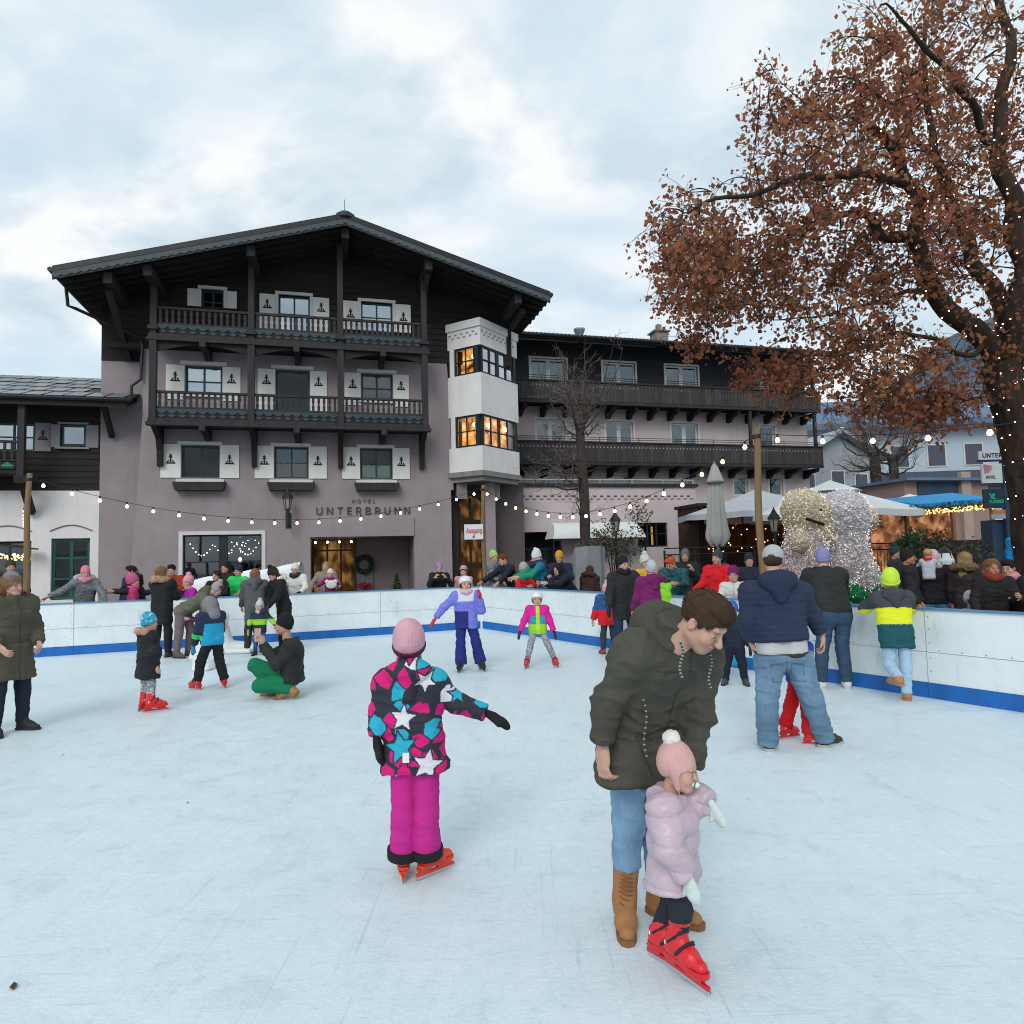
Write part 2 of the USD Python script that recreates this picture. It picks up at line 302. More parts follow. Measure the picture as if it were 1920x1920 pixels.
metal_d = M('dark_metal', (0.03, 0.032, 0.036), 0.45, 0.2, 5, metallic=0.5)
glass = Pane('window_glass', 0.0)
glass_sky = Pane('window_glass_bright', 0.42, (0.7, 0.8, 0.85))
warm = Glow('warm_bulb', (1.0, 0.62, 0.28), 9.0)

def wall_poly(pts, holes, thick, name, mat, parent, y=0.0):
    p = Polygon(pts)
    for h in holes: p = p.difference(sbox(*h))
    mb = MB()
    for g in getattr(p, 'geoms', [p]):
        m = trimesh.creation.extrude_polygon(g, 1.0, engine='earcut'); v = np.asarray(m.vertices)
        mb.add(np.stack([v[:, 0], y + thick * (1 - v[:, 2]), v[:, 1]], 1), np.asarray(m.faces))
    return mb.build(name, mat, parent)

def window(parent, u0, u1, z0, z1, nx=2, nz=2, frame=None, gl=None, y=0.12, fw=0.07, bar=0.035, name='window', room=True, curtain=0, panel=0.0, splits=None):
    """a frame with real bars, panes between them and a dark room behind"""
    frame = frame or green_f; gl = gl or glass
    mb = MB()
    mb.box(u0, u0 + fw, y, y + 0.07, z0, z1).box(u1 - fw, u1, y, y + 0.07, z0, z1)
    mb.box(u0 + fw, u1 - fw, y, y + 0.07, z0, z0 + fw).box(u0 + fw, u1 - fw, y, y + 0.07, z1 - fw, z1)
    zb = z0 + fw
    if panel:
        mb.box(u0 + fw, u1 - fw, y + 0.02, y + 0.05, zb, z0 + panel); mb.box(u0 + fw, u1 - fw, y, y + 0.07, z0 + panel, z0 + panel + 0.06); zb = z0 + panel + 0.06
    xs = np.linspace(u0 + fw, u1 - fw, nx + 1); zs = np.linspace(zb, z1 - fw, nz + 1) if splits is None else np.array([zb, *[z0 + s * (z1 - z0) for s in splits], z1 - fw])
    for x in xs[1:-1]: mb.box(x - bar, x + bar, y + 0.004, y + 0.06, zb, z1 - fw)
    for z in zs[1:-1]: mb.box(u0 + fw, u1 - fw, y + 0.008, y + 0.055, z - bar * 0.7, z + bar * 0.7)
    w = mb.build(name, frame, parent)
    for i in range(nx):
        for k in range(len(zs) - 1):
            t = rng.normal(0, 0.004, 2)
            v = [(xs[i], y + 0.03 + t[0], zs[k]), (xs[i + 1], y + 0.03 - t[0], zs[k]), (xs[i + 1], y + 0.03 - t[0] + t[1], zs[k + 1]), (xs[i], y + 0.03 + t[0] + t[1], zs[k + 1])]
            part('pane', (np.array(v), np.array([[0, 1, 2], [0, 2, 3]])), gl, w)
    if room:
        mb = MB(); d = 0.9
        mb.add([(u0, y + 0.08, z0), (u1, y + 0.08, z0), (u1, y + 0.08, z1), (u0, y + 0.08, z1), (u0, y + d, z0), (u1, y + d, z0), (u1, y + d, z1), (u0, y + d, z1)],
               [[4, 5, 6, 7], [0, 4, 7, 3], [1, 2, 6, 5], [0, 1, 5, 4], [3, 7, 6, 2]])
        mb.build('interior', room_m, w)
    if curtain:
        n = 24; x = np.linspace(u0 + fw, u1 - fw, n); yy = y + 0.16 + 0.03 * np.sin(x * 40)
        zt, zb2 = z1 - fw, z0 + (z1 - z0) * (1 - curtain)
        v = np.vstack([np.stack([x, yy, np.full(n, zb2)], 1), np.stack([x, yy, np.full(n, zt)], 1)])
        part('curtain', (v, np.vstack([[[i, i + 1, n + i + 1], [i, n + i + 1, n + i]] for i in range(n - 1)])), curtain_m, w, True)
    return w

EMB = [(-.15, 0), (.15, 0), (.15, .035), (.115, .055), (.075, .13), (.04, .13), (.07, .045), (.025, .045), (.025, .2), (.06, .2), (.06, .235), (.028, .245), (.045, .29), (0, .34),
       (-.045, .29), (-.028, .245), (-.06, .235), (-.06, .2), (-.025, .2), (-.025, .045), (-.07, .045), (-.04, .13), (-.075, .13), (-.115, .055), (-.15, .035)]
def shutter(parent, u0, u1, z0, z1, mat, emblem=True, y=-0.045):
    mb = MB(); mb.box(u0, u1, y, y + 0.035, z0, z1); s = mb.build('shutter', mat, parent)
    if emblem:
        c, zc = (u0 + u1) / 2, z0 + (z1 - z0) * (0.50 if z1 - z0 < 1.21 else 0.60 if z1 - z0 < 1.3 else 0.76); k = 1.05
        mb = MB(); mb.poly([(c + a * k, zc + b * k - 0.1) for a, b in EMB], y - 0.012, y - 0.002); mb.build('emblem', black_m, s)

def lintel(parent, u0, u1, z, h=0.11, d=0.06, mat=None, name='lintel'):
    mb = MB(); mb.box(u0, u1, -d, 0.02, z, z + h); mb.build(name, mat or trim_w, parent)

hotel = thing('hotel', 'mauve gabled alpine hotel with dark timber gable and white shuttered windows', 'building', HO, TH)
W1, W2, W3 = (-3.56, -2.32), (-0.46, 0.72), (2.60, 3.78)
r1z, r2z, r3z = (4.77, 5.92), (7.80, 8.79), (10.50, 11.60)
ZT = 9.32                                                  # plaster below, timber above
holes = [(a, r1z[0], b, r1z[1]) for a, b in (W1, W2, W3)] + [(W1[0] + .1, r2z[0], W1[1] + .08, r2z[1]), (W2[0] + .05, 6.75, W2[1] + .06, r2z[1]), (W3[0] + .06, r2z[0], W3[1] + .05, r2z[1])]
BIG = (-3.50, 0.75, -0.90, 2.74)
ENT = (0.78, 0.0, 4.57, 2.60)
wall_poly([(-5.28, 0), (6.3, 0), (6.1, 5), (5.95, ZT), (-4.82, ZT), (-4.82, 7.0), (-5.0, 3.5)], holes + [BIG, ENT, (6.02, 0.0, 6.4, 4.35)], 0.35, 'wall', plaster, hotel)
# timber gable and recessed corner bay
up = [(W1[0] + .62, 10.96, W1[1] + .12, 11.62), (W2[0] + .15, 9.62, W2[1] + .08, 11.62), (W3[0] + .08, r3z[0] - .05, W3[1] + .08, 11.58)]
wall_poly([(-5.9, ZT), (8.6, ZT), (8.6, 11.55), (2.06, 13.5), (-5.9, 11.12)], up, 0.30, 'timber_gable', timber, hotel, 0.04)
mb = MB()
for k in range(18):
    z = ZT + 0.02 + k * 0.23
    lim = min(2.06 + (13.4 - z) / 0.298, 8.5); lo = max(2.06 - (13.4 - z) / 0.3, -5.8)
    for a, b in [(lo, W1[0] + .2), (W1[1] + .5, W2[0] - .2), (W2[1] + .45, W3[0] - .2), (W3[1] + .4, lim)] if 10.1 < z < 11.65 else [(lo, lim)]:
        if b > a: mb.box(a, b, 0.012, 0.05, z, z + 0.205)
mb.build('cladding_planks', timber, hotel, kind='stuff')
mb = MB(); mb.box(-6.36, -4.9, 0.8, 2.6, 0, 9.05); mb.build('corner_wall', plaster, hotel)
mb = MB(); mb.box(-6.36, -4.9, 0.78, 2.6, 9.05, 11.2); mb.build('corner_timber', timber, hotel)
mb = MB(); mb.box(-6.3, 8.9, 2.6, 13, 0, 10.9); mb.build('body', plaster, hotel)

# windows
for (a, b), cur in zip((W1, W2, W3), (0.0, 0.0, 0.0)):
    w = window(hotel, a, b, *r1z, gl=glass if a != W2[0] else Pane('window_glass_mid', .07), nx=2, nz=2, splits=[0.5], fw=0.06, bar=0.025)
    if a == W3[0]:
        mb = MB(); mb.box(a + .06, b - .06, 0.2, 0.22, r1z[0] + .06, r1z[0] + .55); mb.build('blind', curtain_m, w)
    lintel(hotel, a - 0.13, b + 0.10, r1z[1] + 0.02, 0.12)
    lintel(hotel, a - 0.16, b + 0.16, r1z[0] - 0.16, 0.10, 0.14, name='sill')
    shutter(hotel, a - 0.67, a - 0.02, 4.76, 5.95, shutter_m); shutter(hotel, b + 0.02, b + 0.66, 4.76, 5.95, shutter_m)
    mb = MB(); mb.poly([(a - .16, 4.30), (b + .16, 4.30), (b + .24, 4.59), (a - .24, 4.59)], -0.34, -0.03); mb.build('window_box', timber_v, hotel)
for (a, b), zb, pan, nx, gl in ((holes[3][::2], r2z[0], 0, 2, glass_sky), (holes[4][::2], 6.75, 0.75, 1, glass), (holes[5][::2], r2z[0], 0, 2, Pane('window_glass_mid', .07))):
    window(hotel, a, b, zb, r2z[1], nx=nx, nz=2 if nx > 1 else 1, gl=gl, panel=pan, splits=[0.45] if nx > 1 else [], curtain=0.0)
    lintel(hotel, a - 0.16, b + 0.16, 8.82, 0.13)
    if pan == 0: lintel(hotel, a - 0.1, b + 0.1, zb - 0.14, 0.12, 0.1, name='sill')
    lo = 6.85 if pan else 7.55
    shutter(hotel, a - 0.62, a - 0.02, lo, 8.79, shutter_m); shutter(hotel, b + 0.02, b + 0.62, lo, 8.79, shutter_m)
for k, (u0, z0, u1, z1) in enumerate(up):
    window(hotel, u0, u1, z0, z1, nx=2, nz=2, gl=glass_sky if k else Pane('window_glass_mid', .07), panel=0.62 if k == 1 else 0, splits=[[0.35], [0.66], [0.5]][k], fw=0.06, bar=0.03)
    lintel(hotel, u0 - 0.12, u1 + 0.12, z1 + 0.01, 0.11, 0.05); lintel(hotel, u0 - 0.12, u0 - 0.003, z0, z1 - z0, 0.05, name='jamb'); lintel(hotel, u1 + 0.003, u1 + 0.12, z0, z1 - z0, 0.05, name='jamb')
    lo = z0 if k != 1 else 9.75
    shutter(hotel, u0 - 0.66 + 0.2 * (k == 0), u0 - 0.125, lo, z1 - 0.02, shutter_m, k > 0); shutter(hotel, u1 + 0.125, u1 + 0.70 - 0.25 * (k == 0), lo, z1 - 0.02, shutter_m, k > 0)

# balconies
PU = (-4.22, -1.13, 1.88, 4.90); BW = 1.2
def balcony(zf, name_lbl):
    mb = MB(); mb.box(PU[0] - .15, PU[3] + .15, -BW - 0.1, -0.03, zf - 0.13, zf); mb.box(PU[0] - .2, PU[3] + .2, -BW - 0.16, -BW + 0.12, zf - 0.24, zf - 0.132)
    bal = mb.build('balcony', timber_v, hotel, label=name_lbl)
    for s in range(3):
        a, b = PU[s] + 0.11, PU[s + 1] - 0.11
        mb = MB(); mb.box(a, b, -BW - 0.05, -BW + 0.05, zf + 0.87, zf + 0.95).box(a, b, -BW - 0.03, -BW + 0.03, zf + 0.36, zf + 0.41); mb.build('rail', timber_v, bal)
        n = 15
        for k in range(n):
            x = a + (k + 0.5) * (b - a) / n
            mb = MB(); mb.add([(x + dx, -BW + dy, zf + z) for z, hw in ((0.41, .038), (0.55, .050), (0.64, .028), (0.73, .050), (0.87, .038)) for dx, dy in ((-hw, -.016), (hw, -.016), (hw, .016), (-hw, .016))],
                              [[i * 4 + j, i * 4 + (j + 1) % 4, i * 4 + 4 + (j + 1) % 4, i * 4 + 4 + j] for i in range(4) for j in range(4)]); mb.build('baluster', timber_v, bal)
        mb = MB(); mb.box(a, b, -BW - 0.03, -BW + 0.02, zf - 0.02, zf + 0.36); mb.build('fascia', timber, bal)
        m = 9; st = (b - a) / m
        for k in range(m):
            x = a + (k + .5) * st
            mb = MB(); mb.poly([(x - st * .5, zf + .34), (x - st * .5, zf + .26), (x - st * .25, zf + .19), (x, zf + .165), (x + st * .25, zf + .19), (x + st * .5, zf + .26), (x + st * .5, zf + .34)], -BW - 0.055, -BW - 0.033)
            mb.poly([(x, zf + .03), (x + st * .42, zf + .105), (x, zf + .155), (x - st * .42, zf + .105)], -BW - 0.05, -BW - 0.033); mb.build('scallop', teal_w, bal)
    for s in range(3):                                      # joist ends
        c = (PU[s] + PU[s + 1]) / 2
        mb = MB(); mb.bar((c, -BW - 0.2, zf - 0.3), (c, 0.1, zf - 0.3), 0.2, 0.22); mb.poly([(c - .1, zf - .55), (c + .1, zf - .55), (c + .1, zf - .38), (c - .1, zf - .38)], -0.5, -0.0); mb.build('joist', timber_v, bal)
    return bal
balcony(6.62, 'lower balcony'); balcony(9.50, 'upper balcony')
for u in PU:
    mb = MB(); mb.box(u - .11, u + .11, -BW - 0.13, -BW + 0.09, 6.4, 9.3); mb.build('post', timber_v, hotel)
    top = 13.6 - abs(u - 2.06) * 0.3 - 0.38
    mb = MB(); mb.box(u - .10, u + .10, -BW - 0.11, -BW + 0.09, 9.3, top); mb.box(u - .16, u + .16, -BW - 0.2, -BW + 0.16, 9.62, 9.74); mb.build('post', timber_v, hotel)
    mb = MB()                                               # console below the lower balcony
    v = [(-0.02, 5.15), (-0.20, 5.15), (-0.26, 5.7), (-0.45, 6.1), (-1.15, 6.38), (-1.15, 6.48), (-0.02, 6.48)]
    m = trimesh.creation.extrude_polygon(Polygon(v), 0.18, engine='earcut'); q = np.asarray(m.vertices)
    mb.add(np.stack([u - .09 + q[:, 2], q[:, 0], q[:, 1]], 1), np.asarray(m.faces)); mb.build('console', timber, hotel)
for s in range(3):                                          # arched boards below the upper balcony
    a, b = PU[s] + .11, PU[s + 1] - .11; t = np.linspace(0, 1, 13)
    mb = MB(); mb.poly([(a, 9.25)] + [(a + (b - a) * k, 8.92 + 0.26 * math.sin(math.pi * k)) for k in t] + [(b, 9.25)], -BW - 0.02, -BW + 0.04); mb.build('arch_board', timber, hotel)

# roof
RW = 2.5; AP = (2.06, 13.7); LE = (-6.8, 11.04); RE = (9.45, 11.5)
def slab(p, q, t0, t1, y0, y1):                             # a sloping slab between p and q, from t0 to t1 below the roof line
    mb = MB(); return mb.poly([(p[0], p[1] - t1), (q[0], q[1] - t1), (q[0], q[1] - t0), (p[0], p[1] - t0)], y0, y1)
for p, q in ((LE, AP), (AP, RE)):
    slab(p, q, 0.0, 0.10, -RW, 13.5).build('roof_sheet', roof_m, hotel)
    slab(p, q, 0.103, 0.22, -RW + 0.06, 13.4).build('soffit', timber, hotel)
    slab(p, q, -0.02, 0.16, -RW - 0.03, -RW - 0.002).build('verge_board', metal_d, hotel)
    slab(p, q, 0.163, 0.40, -RW + 0.005, -RW + 0.05).build('verge_board', teal_d, hotel)
    n = int(abs(q[0] - p[0]) / 0.26); mb = MB()
    for k in range(n):
        a = k / n; b = (k + 1) / n
        P = lambda t, d: (p[0] + (q[0] - p[0]) * t, p[1] + (q[1] - p[1]) * t - d)
        mb.poly([P(a, .31), P((a + b) / 2, .37), P(b, .31), P(b, .17), P(a, .17)], -RW - 0.022, -RW + 0.003)
    mb.build('scalloped_trim', M('verge_trim', (0.060, 0.075, 0.082), 0.6, 0.2, 4), hotel)
    mb = MB()
    for k in range(1, int(abs(q[0] - p[0]) / 0.9)):         # rafters
        u = p[0] + (q[0] - p[0]) * k * 0.9 / abs(q[0] - p[0]); z = p[1] + (q[1] - p[1]) * (u - p[0]) / (q[0] - p[0])
    for y in np.arange(-RW + 0.5, 0.3, 0.5):
        mb.bar((p[0] + .1 * np.sign(q[0] - p[0]), y, p[1] - .29), (q[0], y, q[1] - .29), 0.11, 0.13)
    mb.build('rafters', timber, hotel)
for u in (-5.35, -4.2, -1.05, 2.06, 4.98, 8.3):
    z = 13.7 - abs(u - 2.06) * 0.3 - 0.36
    mb = MB(); mb.box(u - .13, u + .13, -RW + 0.28, 0.1, z - 0.36, z); mb.build('purlin', timber_v, hotel)
for u, z0 in ((-5.45, 9.1), (8.6, 10.95)):
    z = 13.7 - abs(u - 2.06) * 0.3 - 0.72
    mb = MB(); mb.bar((u, -1.7, z), (u, 0.75 if u < 0 else 0.0, z0), 0.2, 0.2, (0, -1, 0)); mb.build('brace', timber_v, hotel)
mb = MB(); mb.bar((4.98, -1.9, 12.1), (4.98, -0.1, 11.1), 0.16, 0.18); mb.build('brace', timber_v, hotel)
mb = MB(); mb.lathe([(0.0, 13.55), (.34, 13.6), (.34, 13.72), (.2, 13.83), (0, 13.86)], (2.06, -2.3, 0), 12); mb.build('ridge_cap', roof_m, hotel)
mb = MB(); mb.tube([(2.06, -1.2, 13.6), (2.06, -1.2, 14.9)], 0.012, 5); mb.build('lightning_rod', metal_d, hotel)
mb = MB(); mb.tube([(-6.9, -RW + .1, 11.0), (-6.9, 13, 11.0)], 0.08, 8); mb.tube([(9.53, -RW + .1, 11.46), (9.53, 13, 11.46)], 0.08, 8); mb.build('gutter', metal_d, hotel)
mb = MB(); mb.tube([(-6.85, -1.2, 10.92), (-6.8, -1.15, 10.3), (-6.6, -1.05, 10.25), (-4.9, -0.12, 9.65), (-4.82, -0.12, 9.4), (-4.86, -.12, 8.2), (-5.15, -.12, 7.95), (-5.15, -.12, 7.6)], 0.055, 7); mb.build('downpipe', metal_d, hotel)

# ground floor: shop window, entrance, lettering
u0, z0, u1, z1 = BIG
w = window(hotel, u0, u1, z0, z1, nx=2, nz=2, frame=navy_f, gl=Pane('shop_glass', 0.07, (0.6, 0.65, 0.65)), splits=[0.52], fw=0.05, bar=0.03, room=False)
mb = MB(); mb.box((u0 + u1) / 2 - .14, (u0 + u1) / 2 + .14, 0.05, 0.2, z0, z1); mb.build('mullion', navy_f, w)
mb = MB(); mb.box(u0, u1, 2.5, 2.55, z0 - .5, z1 + .3).box(u0, u1, 0.35, 2.5, z0 - .5, z0 - .45); mb.build('interior', room_m, w)
for nm, bx in (('jamb', (u0 - .13, u0 - .003, z0, z1 + .13)), ('jamb', (u1 + .003, u1 + .13, z0, z1 + .13)), ('lintel', (u0, u1, z1 + .003, z1 + .13))):
    mb = MB(); mb.box(bx[0], bx[1], -0.05, 0.1, bx[2], bx[3]); mb.build(nm, trim_w, hotel)
leafy = M('conifer_green', (0.035, 0.06, 0.03), 0.8, 0.4, 9)
def tuft(mb, c, r, n, s, flat=1.0, up=0.0):
    """n small leaf faces scattered through a ball"""
    d = rng.normal(size=(n, 3)); d /= np.linalg.norm(d, axis=1, keepdims=True); p = A(*c) + d * (rng.random((n, 1)) ** 0.45) * r * A(1, 1, flat)
    a = rng.normal(size=(n, 3)); a /= np.linalg.norm(a, axis=1, keepdims=True); b = np.cross(a, rng.normal(size=(n, 3))); b /= np.linalg.norm(b, axis=1, keepdims=True)
    L = s * (0.6 + 0.8 * rng.random((n, 1)))
    v = np.stack([p - a * L, p + b * L * .45, p + a * L, p - b * L * .45], 1).reshape(-1, 3); i = np.arange(n)[:, None] * 4
    return mb.add(v, i + np.array([[0, 1, 2, 3]]))
mb = MB()
for k in range(9): tuft(mb, (u0 + .3 + k * .28, 0.9 + .3 * (k % 2), z0 + .15 + .3 * rng.random()), 0.4, 60, 0.09)
mb.build('indoor_greenery', leafy, w, kind='stuff')
mb = MB()
for k in range(26):                                         # fairy lights hung in the window
    t = k / 25; mb.sphere((u0 + .15 + 2.3 * t, 0.5, z1 - .3 - .42 * abs(math.sin(t * 9.4))), 0.022, 1)
for k in range(14): mb.sphere((u0 + 1.5 + .9 * rng.random(), 0.6, z1 - .15 - .5 * rng.random()), 0.02, 1)
mb.build('fairy_lights', Glow('fairy_glow', (1, .85, .65), 5.0), w, kind='stuff')
mb = MB(); mb.box(ENT[0], ENT[2], -0.06, 0.02, 2.602, 3.30); mb.build('entrance_fascia', plaster, hotel)
mb = MB(); u0, _, u1, z1 = ENT
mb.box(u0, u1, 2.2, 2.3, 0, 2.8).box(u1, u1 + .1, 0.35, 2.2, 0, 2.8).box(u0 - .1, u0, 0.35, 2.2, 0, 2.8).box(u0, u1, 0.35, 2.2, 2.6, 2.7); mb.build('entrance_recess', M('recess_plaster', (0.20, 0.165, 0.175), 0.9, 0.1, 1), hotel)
ent_glow = usdkit.material(stage, '/World/Looks/lit_lobby', {'tc': ('texture_coordinate', {}), 'mp': ('mapping', {'scale': (1.6, 1, 0.8)}), 'n': ('noise_texture', {'scale': 1.5, 'detail': 2.0}),
    'r': ('rgb_ramp', {'ramp': [(0.34, (0.02, 0.010, 0.005)), (0.5, (0.12, 0.055, 0.018)), (0.62, (0.42, 0.21, 0.06)), (0.78, (0.75, 0.45, 0.17))]}), 'e': ('emission', {'strength': 0.5})},
    [('tc.object', 'mp.vector'), ('mp.vector', 'n.vector'), ('n.fac', 'r.fac'), ('r.color', 'e.color')], surface='e.emission')
mb = MB(); mb.box(u0 + .05, u0 + 1.65, 2.1, 2.15, 0.02, 2.5); d = mb.build('door', ent_glow, hotel, label='lit glass entrance doors')
mb = MB()
for x in (u0 + .02, u0 + .55, u0 + 1.08, u0 + 1.62): mb.box(x, x + .07, 2.02, 2.16, 0, 2.58)
mb.box(u0 + .09, u0 + 1.62, 2.03, 2.16, 2.1, 2.17); mb.build('door_frame', M('door_timber', (0.05, 0.025, 0.012), 0.5, 0.3, 5), d)
mb = MB()
for k in range(4): mb.sphere((u0 + .15 + .45 * k, 1.4, 2.45), 0.05, 1)
mb.build('ceiling_lamp', Glow('lobby_lamp', (1, .75, .4), 7.0), hotel)
mb = MB(); mb.box(2.45, 3.15, 2.12, 2.2, 0.3, 2.0); mb.build('notice_panel', M('grey_panel', (.16, .15, .16), .7, .1), hotel)
txt = M('sign_letters', (0.075, 0.06, 0.065), 0.5, 0.1, 4, metallic=0.4)
def lettering(word, u_start, u_end, z, h, parent, mat, y=-0.02, depth=0.03, bold=False, name='letter'):
    wds = [text_mesh(c, h, depth, bold) if c != ' ' else None for c in word]
    wid = [0.0 if m is None else m.bounds[1][0] - m.bounds[0][0] for m in wds]
    gap = (u_end - u_start - sum(wid)) / max(len(word) - 1, 1); x = u_start
    for m, wd in zip(wds, wid):
        if m is not None:
            v = np.asarray(m.vertices); v = np.stack([v[:, 0] - m.bounds[0][0] + x, y - v[:, 2], v[:, 1] + z], 1)
            part(name, (v, np.asarray(m.faces)), mat, parent)
        x += wd + gap
lettering('UNTERBRUNN', 1.0, 4.42, 3.43, 0.27, hotel, txt)
lettering('HOTEL', 2.28, 3.12, 3.86, 0.13, hotel, M('faint_letters', (0.13, 0.11, 0.115), 0.6, 0.1))

# corner bay: two faces, apex towards the rink
bA, bB, bC = A(5.98, 0, 0), A(7.05, -1.13, 0), A(8.95, 0.5, 0)
bay_w = render_coat('bay_render', (0.71, 0.705, 0.705), 1.2, .05)
def prism(pts, z0, z1):
    n = len(pts); v = np.array([(p[0], p[1], z) for z in (z0, z1) for p in pts]); f = [[i, (i + 1) % n, n + (i + 1) % n, n + i] for i in range(n)]
    mb = MB(); mb.add(v, f); mb.add(v, [[0, i + 1, i] for i in range(1, n - 1)]); mb.add(v, [[n, n + i, n + i + 1] for i in range(1, n - 1)]); return mb
bD = A(7.6, 1.9, 0)
def grow(k): c = (bA + bB + bC + bD) / 4; return [c + (p - c) * k for p in (bA, bB, bC, bD)]
bay = prism(grow(1.0), 5.0, 5.94).build('bay', bay_w, hotel, label='white corner bay with lit windows')
prism(grow(1.0), 7.16, 8.75).build('bay_band', bay_w, bay); prism(grow(1.0), 9.83, 10.55).build('bay_band', bay_w, bay); prism(grow(1.05), 10.552, 10.86).build('cornice', bay_w, bay)
prism(grow(1.05), 4.80, 4.998).build('base_moulding', stone_m, bay); prism(grow(0.94), 4.62, 4.80).build('base_moulding', stone_m, bay)
mb = MB()
for p, q in ((bA, bB), (bB, bC)):                           # painted frieze of small blocks
    d = (q - p) / np.linalg.norm(q - p); nn = A(d[1], -d[0], 0); L = np.linalg.norm(q - p)
    for k in range(int(L / 0.28)):
        for r, off in ((0, 0), (1, .14)):
            c = p + d * (.12 + k * .28 + off) + nn * 0.0035 + A(0, 0, 10.38 - r * .13)
            if .12 + k * .28 + off < L - .1: mb.bar(c - d * .06, c + d * .06, 0.006, 0.07)
mb.build('frieze', M('frieze_grey', (0.27, 0.26, 0.26), 0.9, 0.1), bay, kind='stuff')
bay_glow = usdkit.material(stage, '/World/Looks/lit_room', {'tc': ('texture_coordinate', {}), 'n': ('noise_texture', {'scale': 3.1, 'detail': 3.0}),
    'r': ('rgb_ramp', {'ramp': [(0.33, (0.05, 0.018, 0.004)), (0.45, (0.55, 0.20, 0.03)), (0.56, (0.9, 0.40, 0.07)), (0.68, (1.0, 0.7, 0.3))]}), 'e': ('emission', {'strength': 1.0})},
    [('tc.object', 'n.vector'), ('n.fac', 'r.fac'), ('r.color', 'e.color')], surface='e.emission')
for z0, z1, lit in ((5.94, 7.16, True), (8.75, 9.83, False)):
    for p, q, sp in ((bA, bB, (0.2, 0.86)), (bB, bC, (0.05, 0.47, 0.93))):
        d = q - p; L = np.linalg.norm(d); d = d / L; nn = A(d[1], -d[0], 0); inn = -nn
        at_ = lambda s, z, o=0.0: p + d * s + inn * o + A(0, 0, z)
        if p is bA: mb = MB(); mb.bar(at_(.10, (z0 + z1) / 2, .12), at_(.30, (z0 + z1) / 2, .12), 0.24, z1 - z0 - .002); mb.build('bay_pier', bay_w, bay)
        for a, b in zip(sp[:-1], sp[1:]):
            a, b = a * L, b * L; mb = MB(); o = 0.06
            for s0, s1, y0, y1 in ((a, a + .07, z0, z1), (b - .07, b, z0, z1), (a + .07, b - .07, z0, z0 + .07), (a + .07, b - .07, z1 - .07, z1), ((a + b) / 2 - .02, (a + b) / 2 + .02, z0 + .07, z1 - .07), (a + .07, b - .07, (z0 + z1) / 2 - .02, (z0 + z1) / 2 + .02)):
                mb.bar(at_((s0 + s1) / 2, y0, o), at_((s0 + s1) / 2, y1, o), s1 - s0, 0.06, up=nn)
            fr = mb.build('bay_window', navy_f, bay)
            glow_here = lit or p is bA
            v = np.array([at_(a, z0, .08), at_(b, z0, .08), at_(b, z1, .08), at_(a, z1, .08)])
            part('pane', (v, np.array([[0, 1, 2], [0, 2, 3]])), Pane('bay_glass', 0.05, (1, 1, 1)) if glow_here else glass_sky, fr)
            v = np.array([at_(a, z0, .45), at_(b, z0, .45), at_(b, z1, .45), at_(a, z1, .45)])
            part('lit_interior' if glow_here else 'interior', (v, np.array([[0, 1, 2], [0, 2, 3]])), bay_glow if glow_here else room_m, fr)
            if lit or p is bA:
                mb = MB(); mb.sphere(at_(a + (b - a) * .7, z1 - .32, .3), .09, 2); mb.build('lamp', Glow('room_lamp', (1, .8, .45), 6.0), fr)
        mb = MB(); mb.bar(at_(L * sp[-1] + .0, z0, .12), at_(L * sp[-1] + .0, z1, .12), 0.16, 0.2, up=nn); mb.build('bay_post', navy_f, bay)
    mb = MB(); mb.bar(bB + A(0, .16, z0), bB + A(0, .16, z1), 0.3, 0.3); mb.build('bay_post', navy_f, bay)
# lit corner doorway under the bay
for x, y in ((6.25, -0.05), (7.6, 0.1)): mb = MB(); mb.box(x, x + 0.4, y, y + 0.4, 4.0, 4.62); mb.build('bay_corbel', stone_m, hotel)
mb = MB(); mb.box(7.35, 7.75, -0.1, 0.3, 0, 4.62); mb.build('corner_pillar', plaster, hotel)
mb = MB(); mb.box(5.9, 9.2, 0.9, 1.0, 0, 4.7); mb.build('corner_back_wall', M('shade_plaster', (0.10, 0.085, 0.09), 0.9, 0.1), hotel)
mb = MB(); mb.poly([(6.42, 0.1), (7.36, 0.1), (7.36, 3.9)] + [(6.9 + .47 * math.cos(t), 3.7 + .45 * math.sin(t)) for t in np.linspace(0.3, math.pi, 8)], 0.62, 0.68)
sd = mb.build('corner_door', ent_glow, hotel, label='lit arched corner door')
mb = MB()
for x in (6.40, 6.82, 7.30): mb.box(x, x + .09, 0.5, 0.62, 0, 3.75 if x != 6.82 else 4.1)
for z in (0.2, 1.3, 3.0): mb.box(6.49, 7.3, 0.51, 0.6, z, z + .22)
mb.build('door_frame', M('door_timber_dark', (0.02, 0.012, 0.01), 0.5, 0.3, 5), sd)

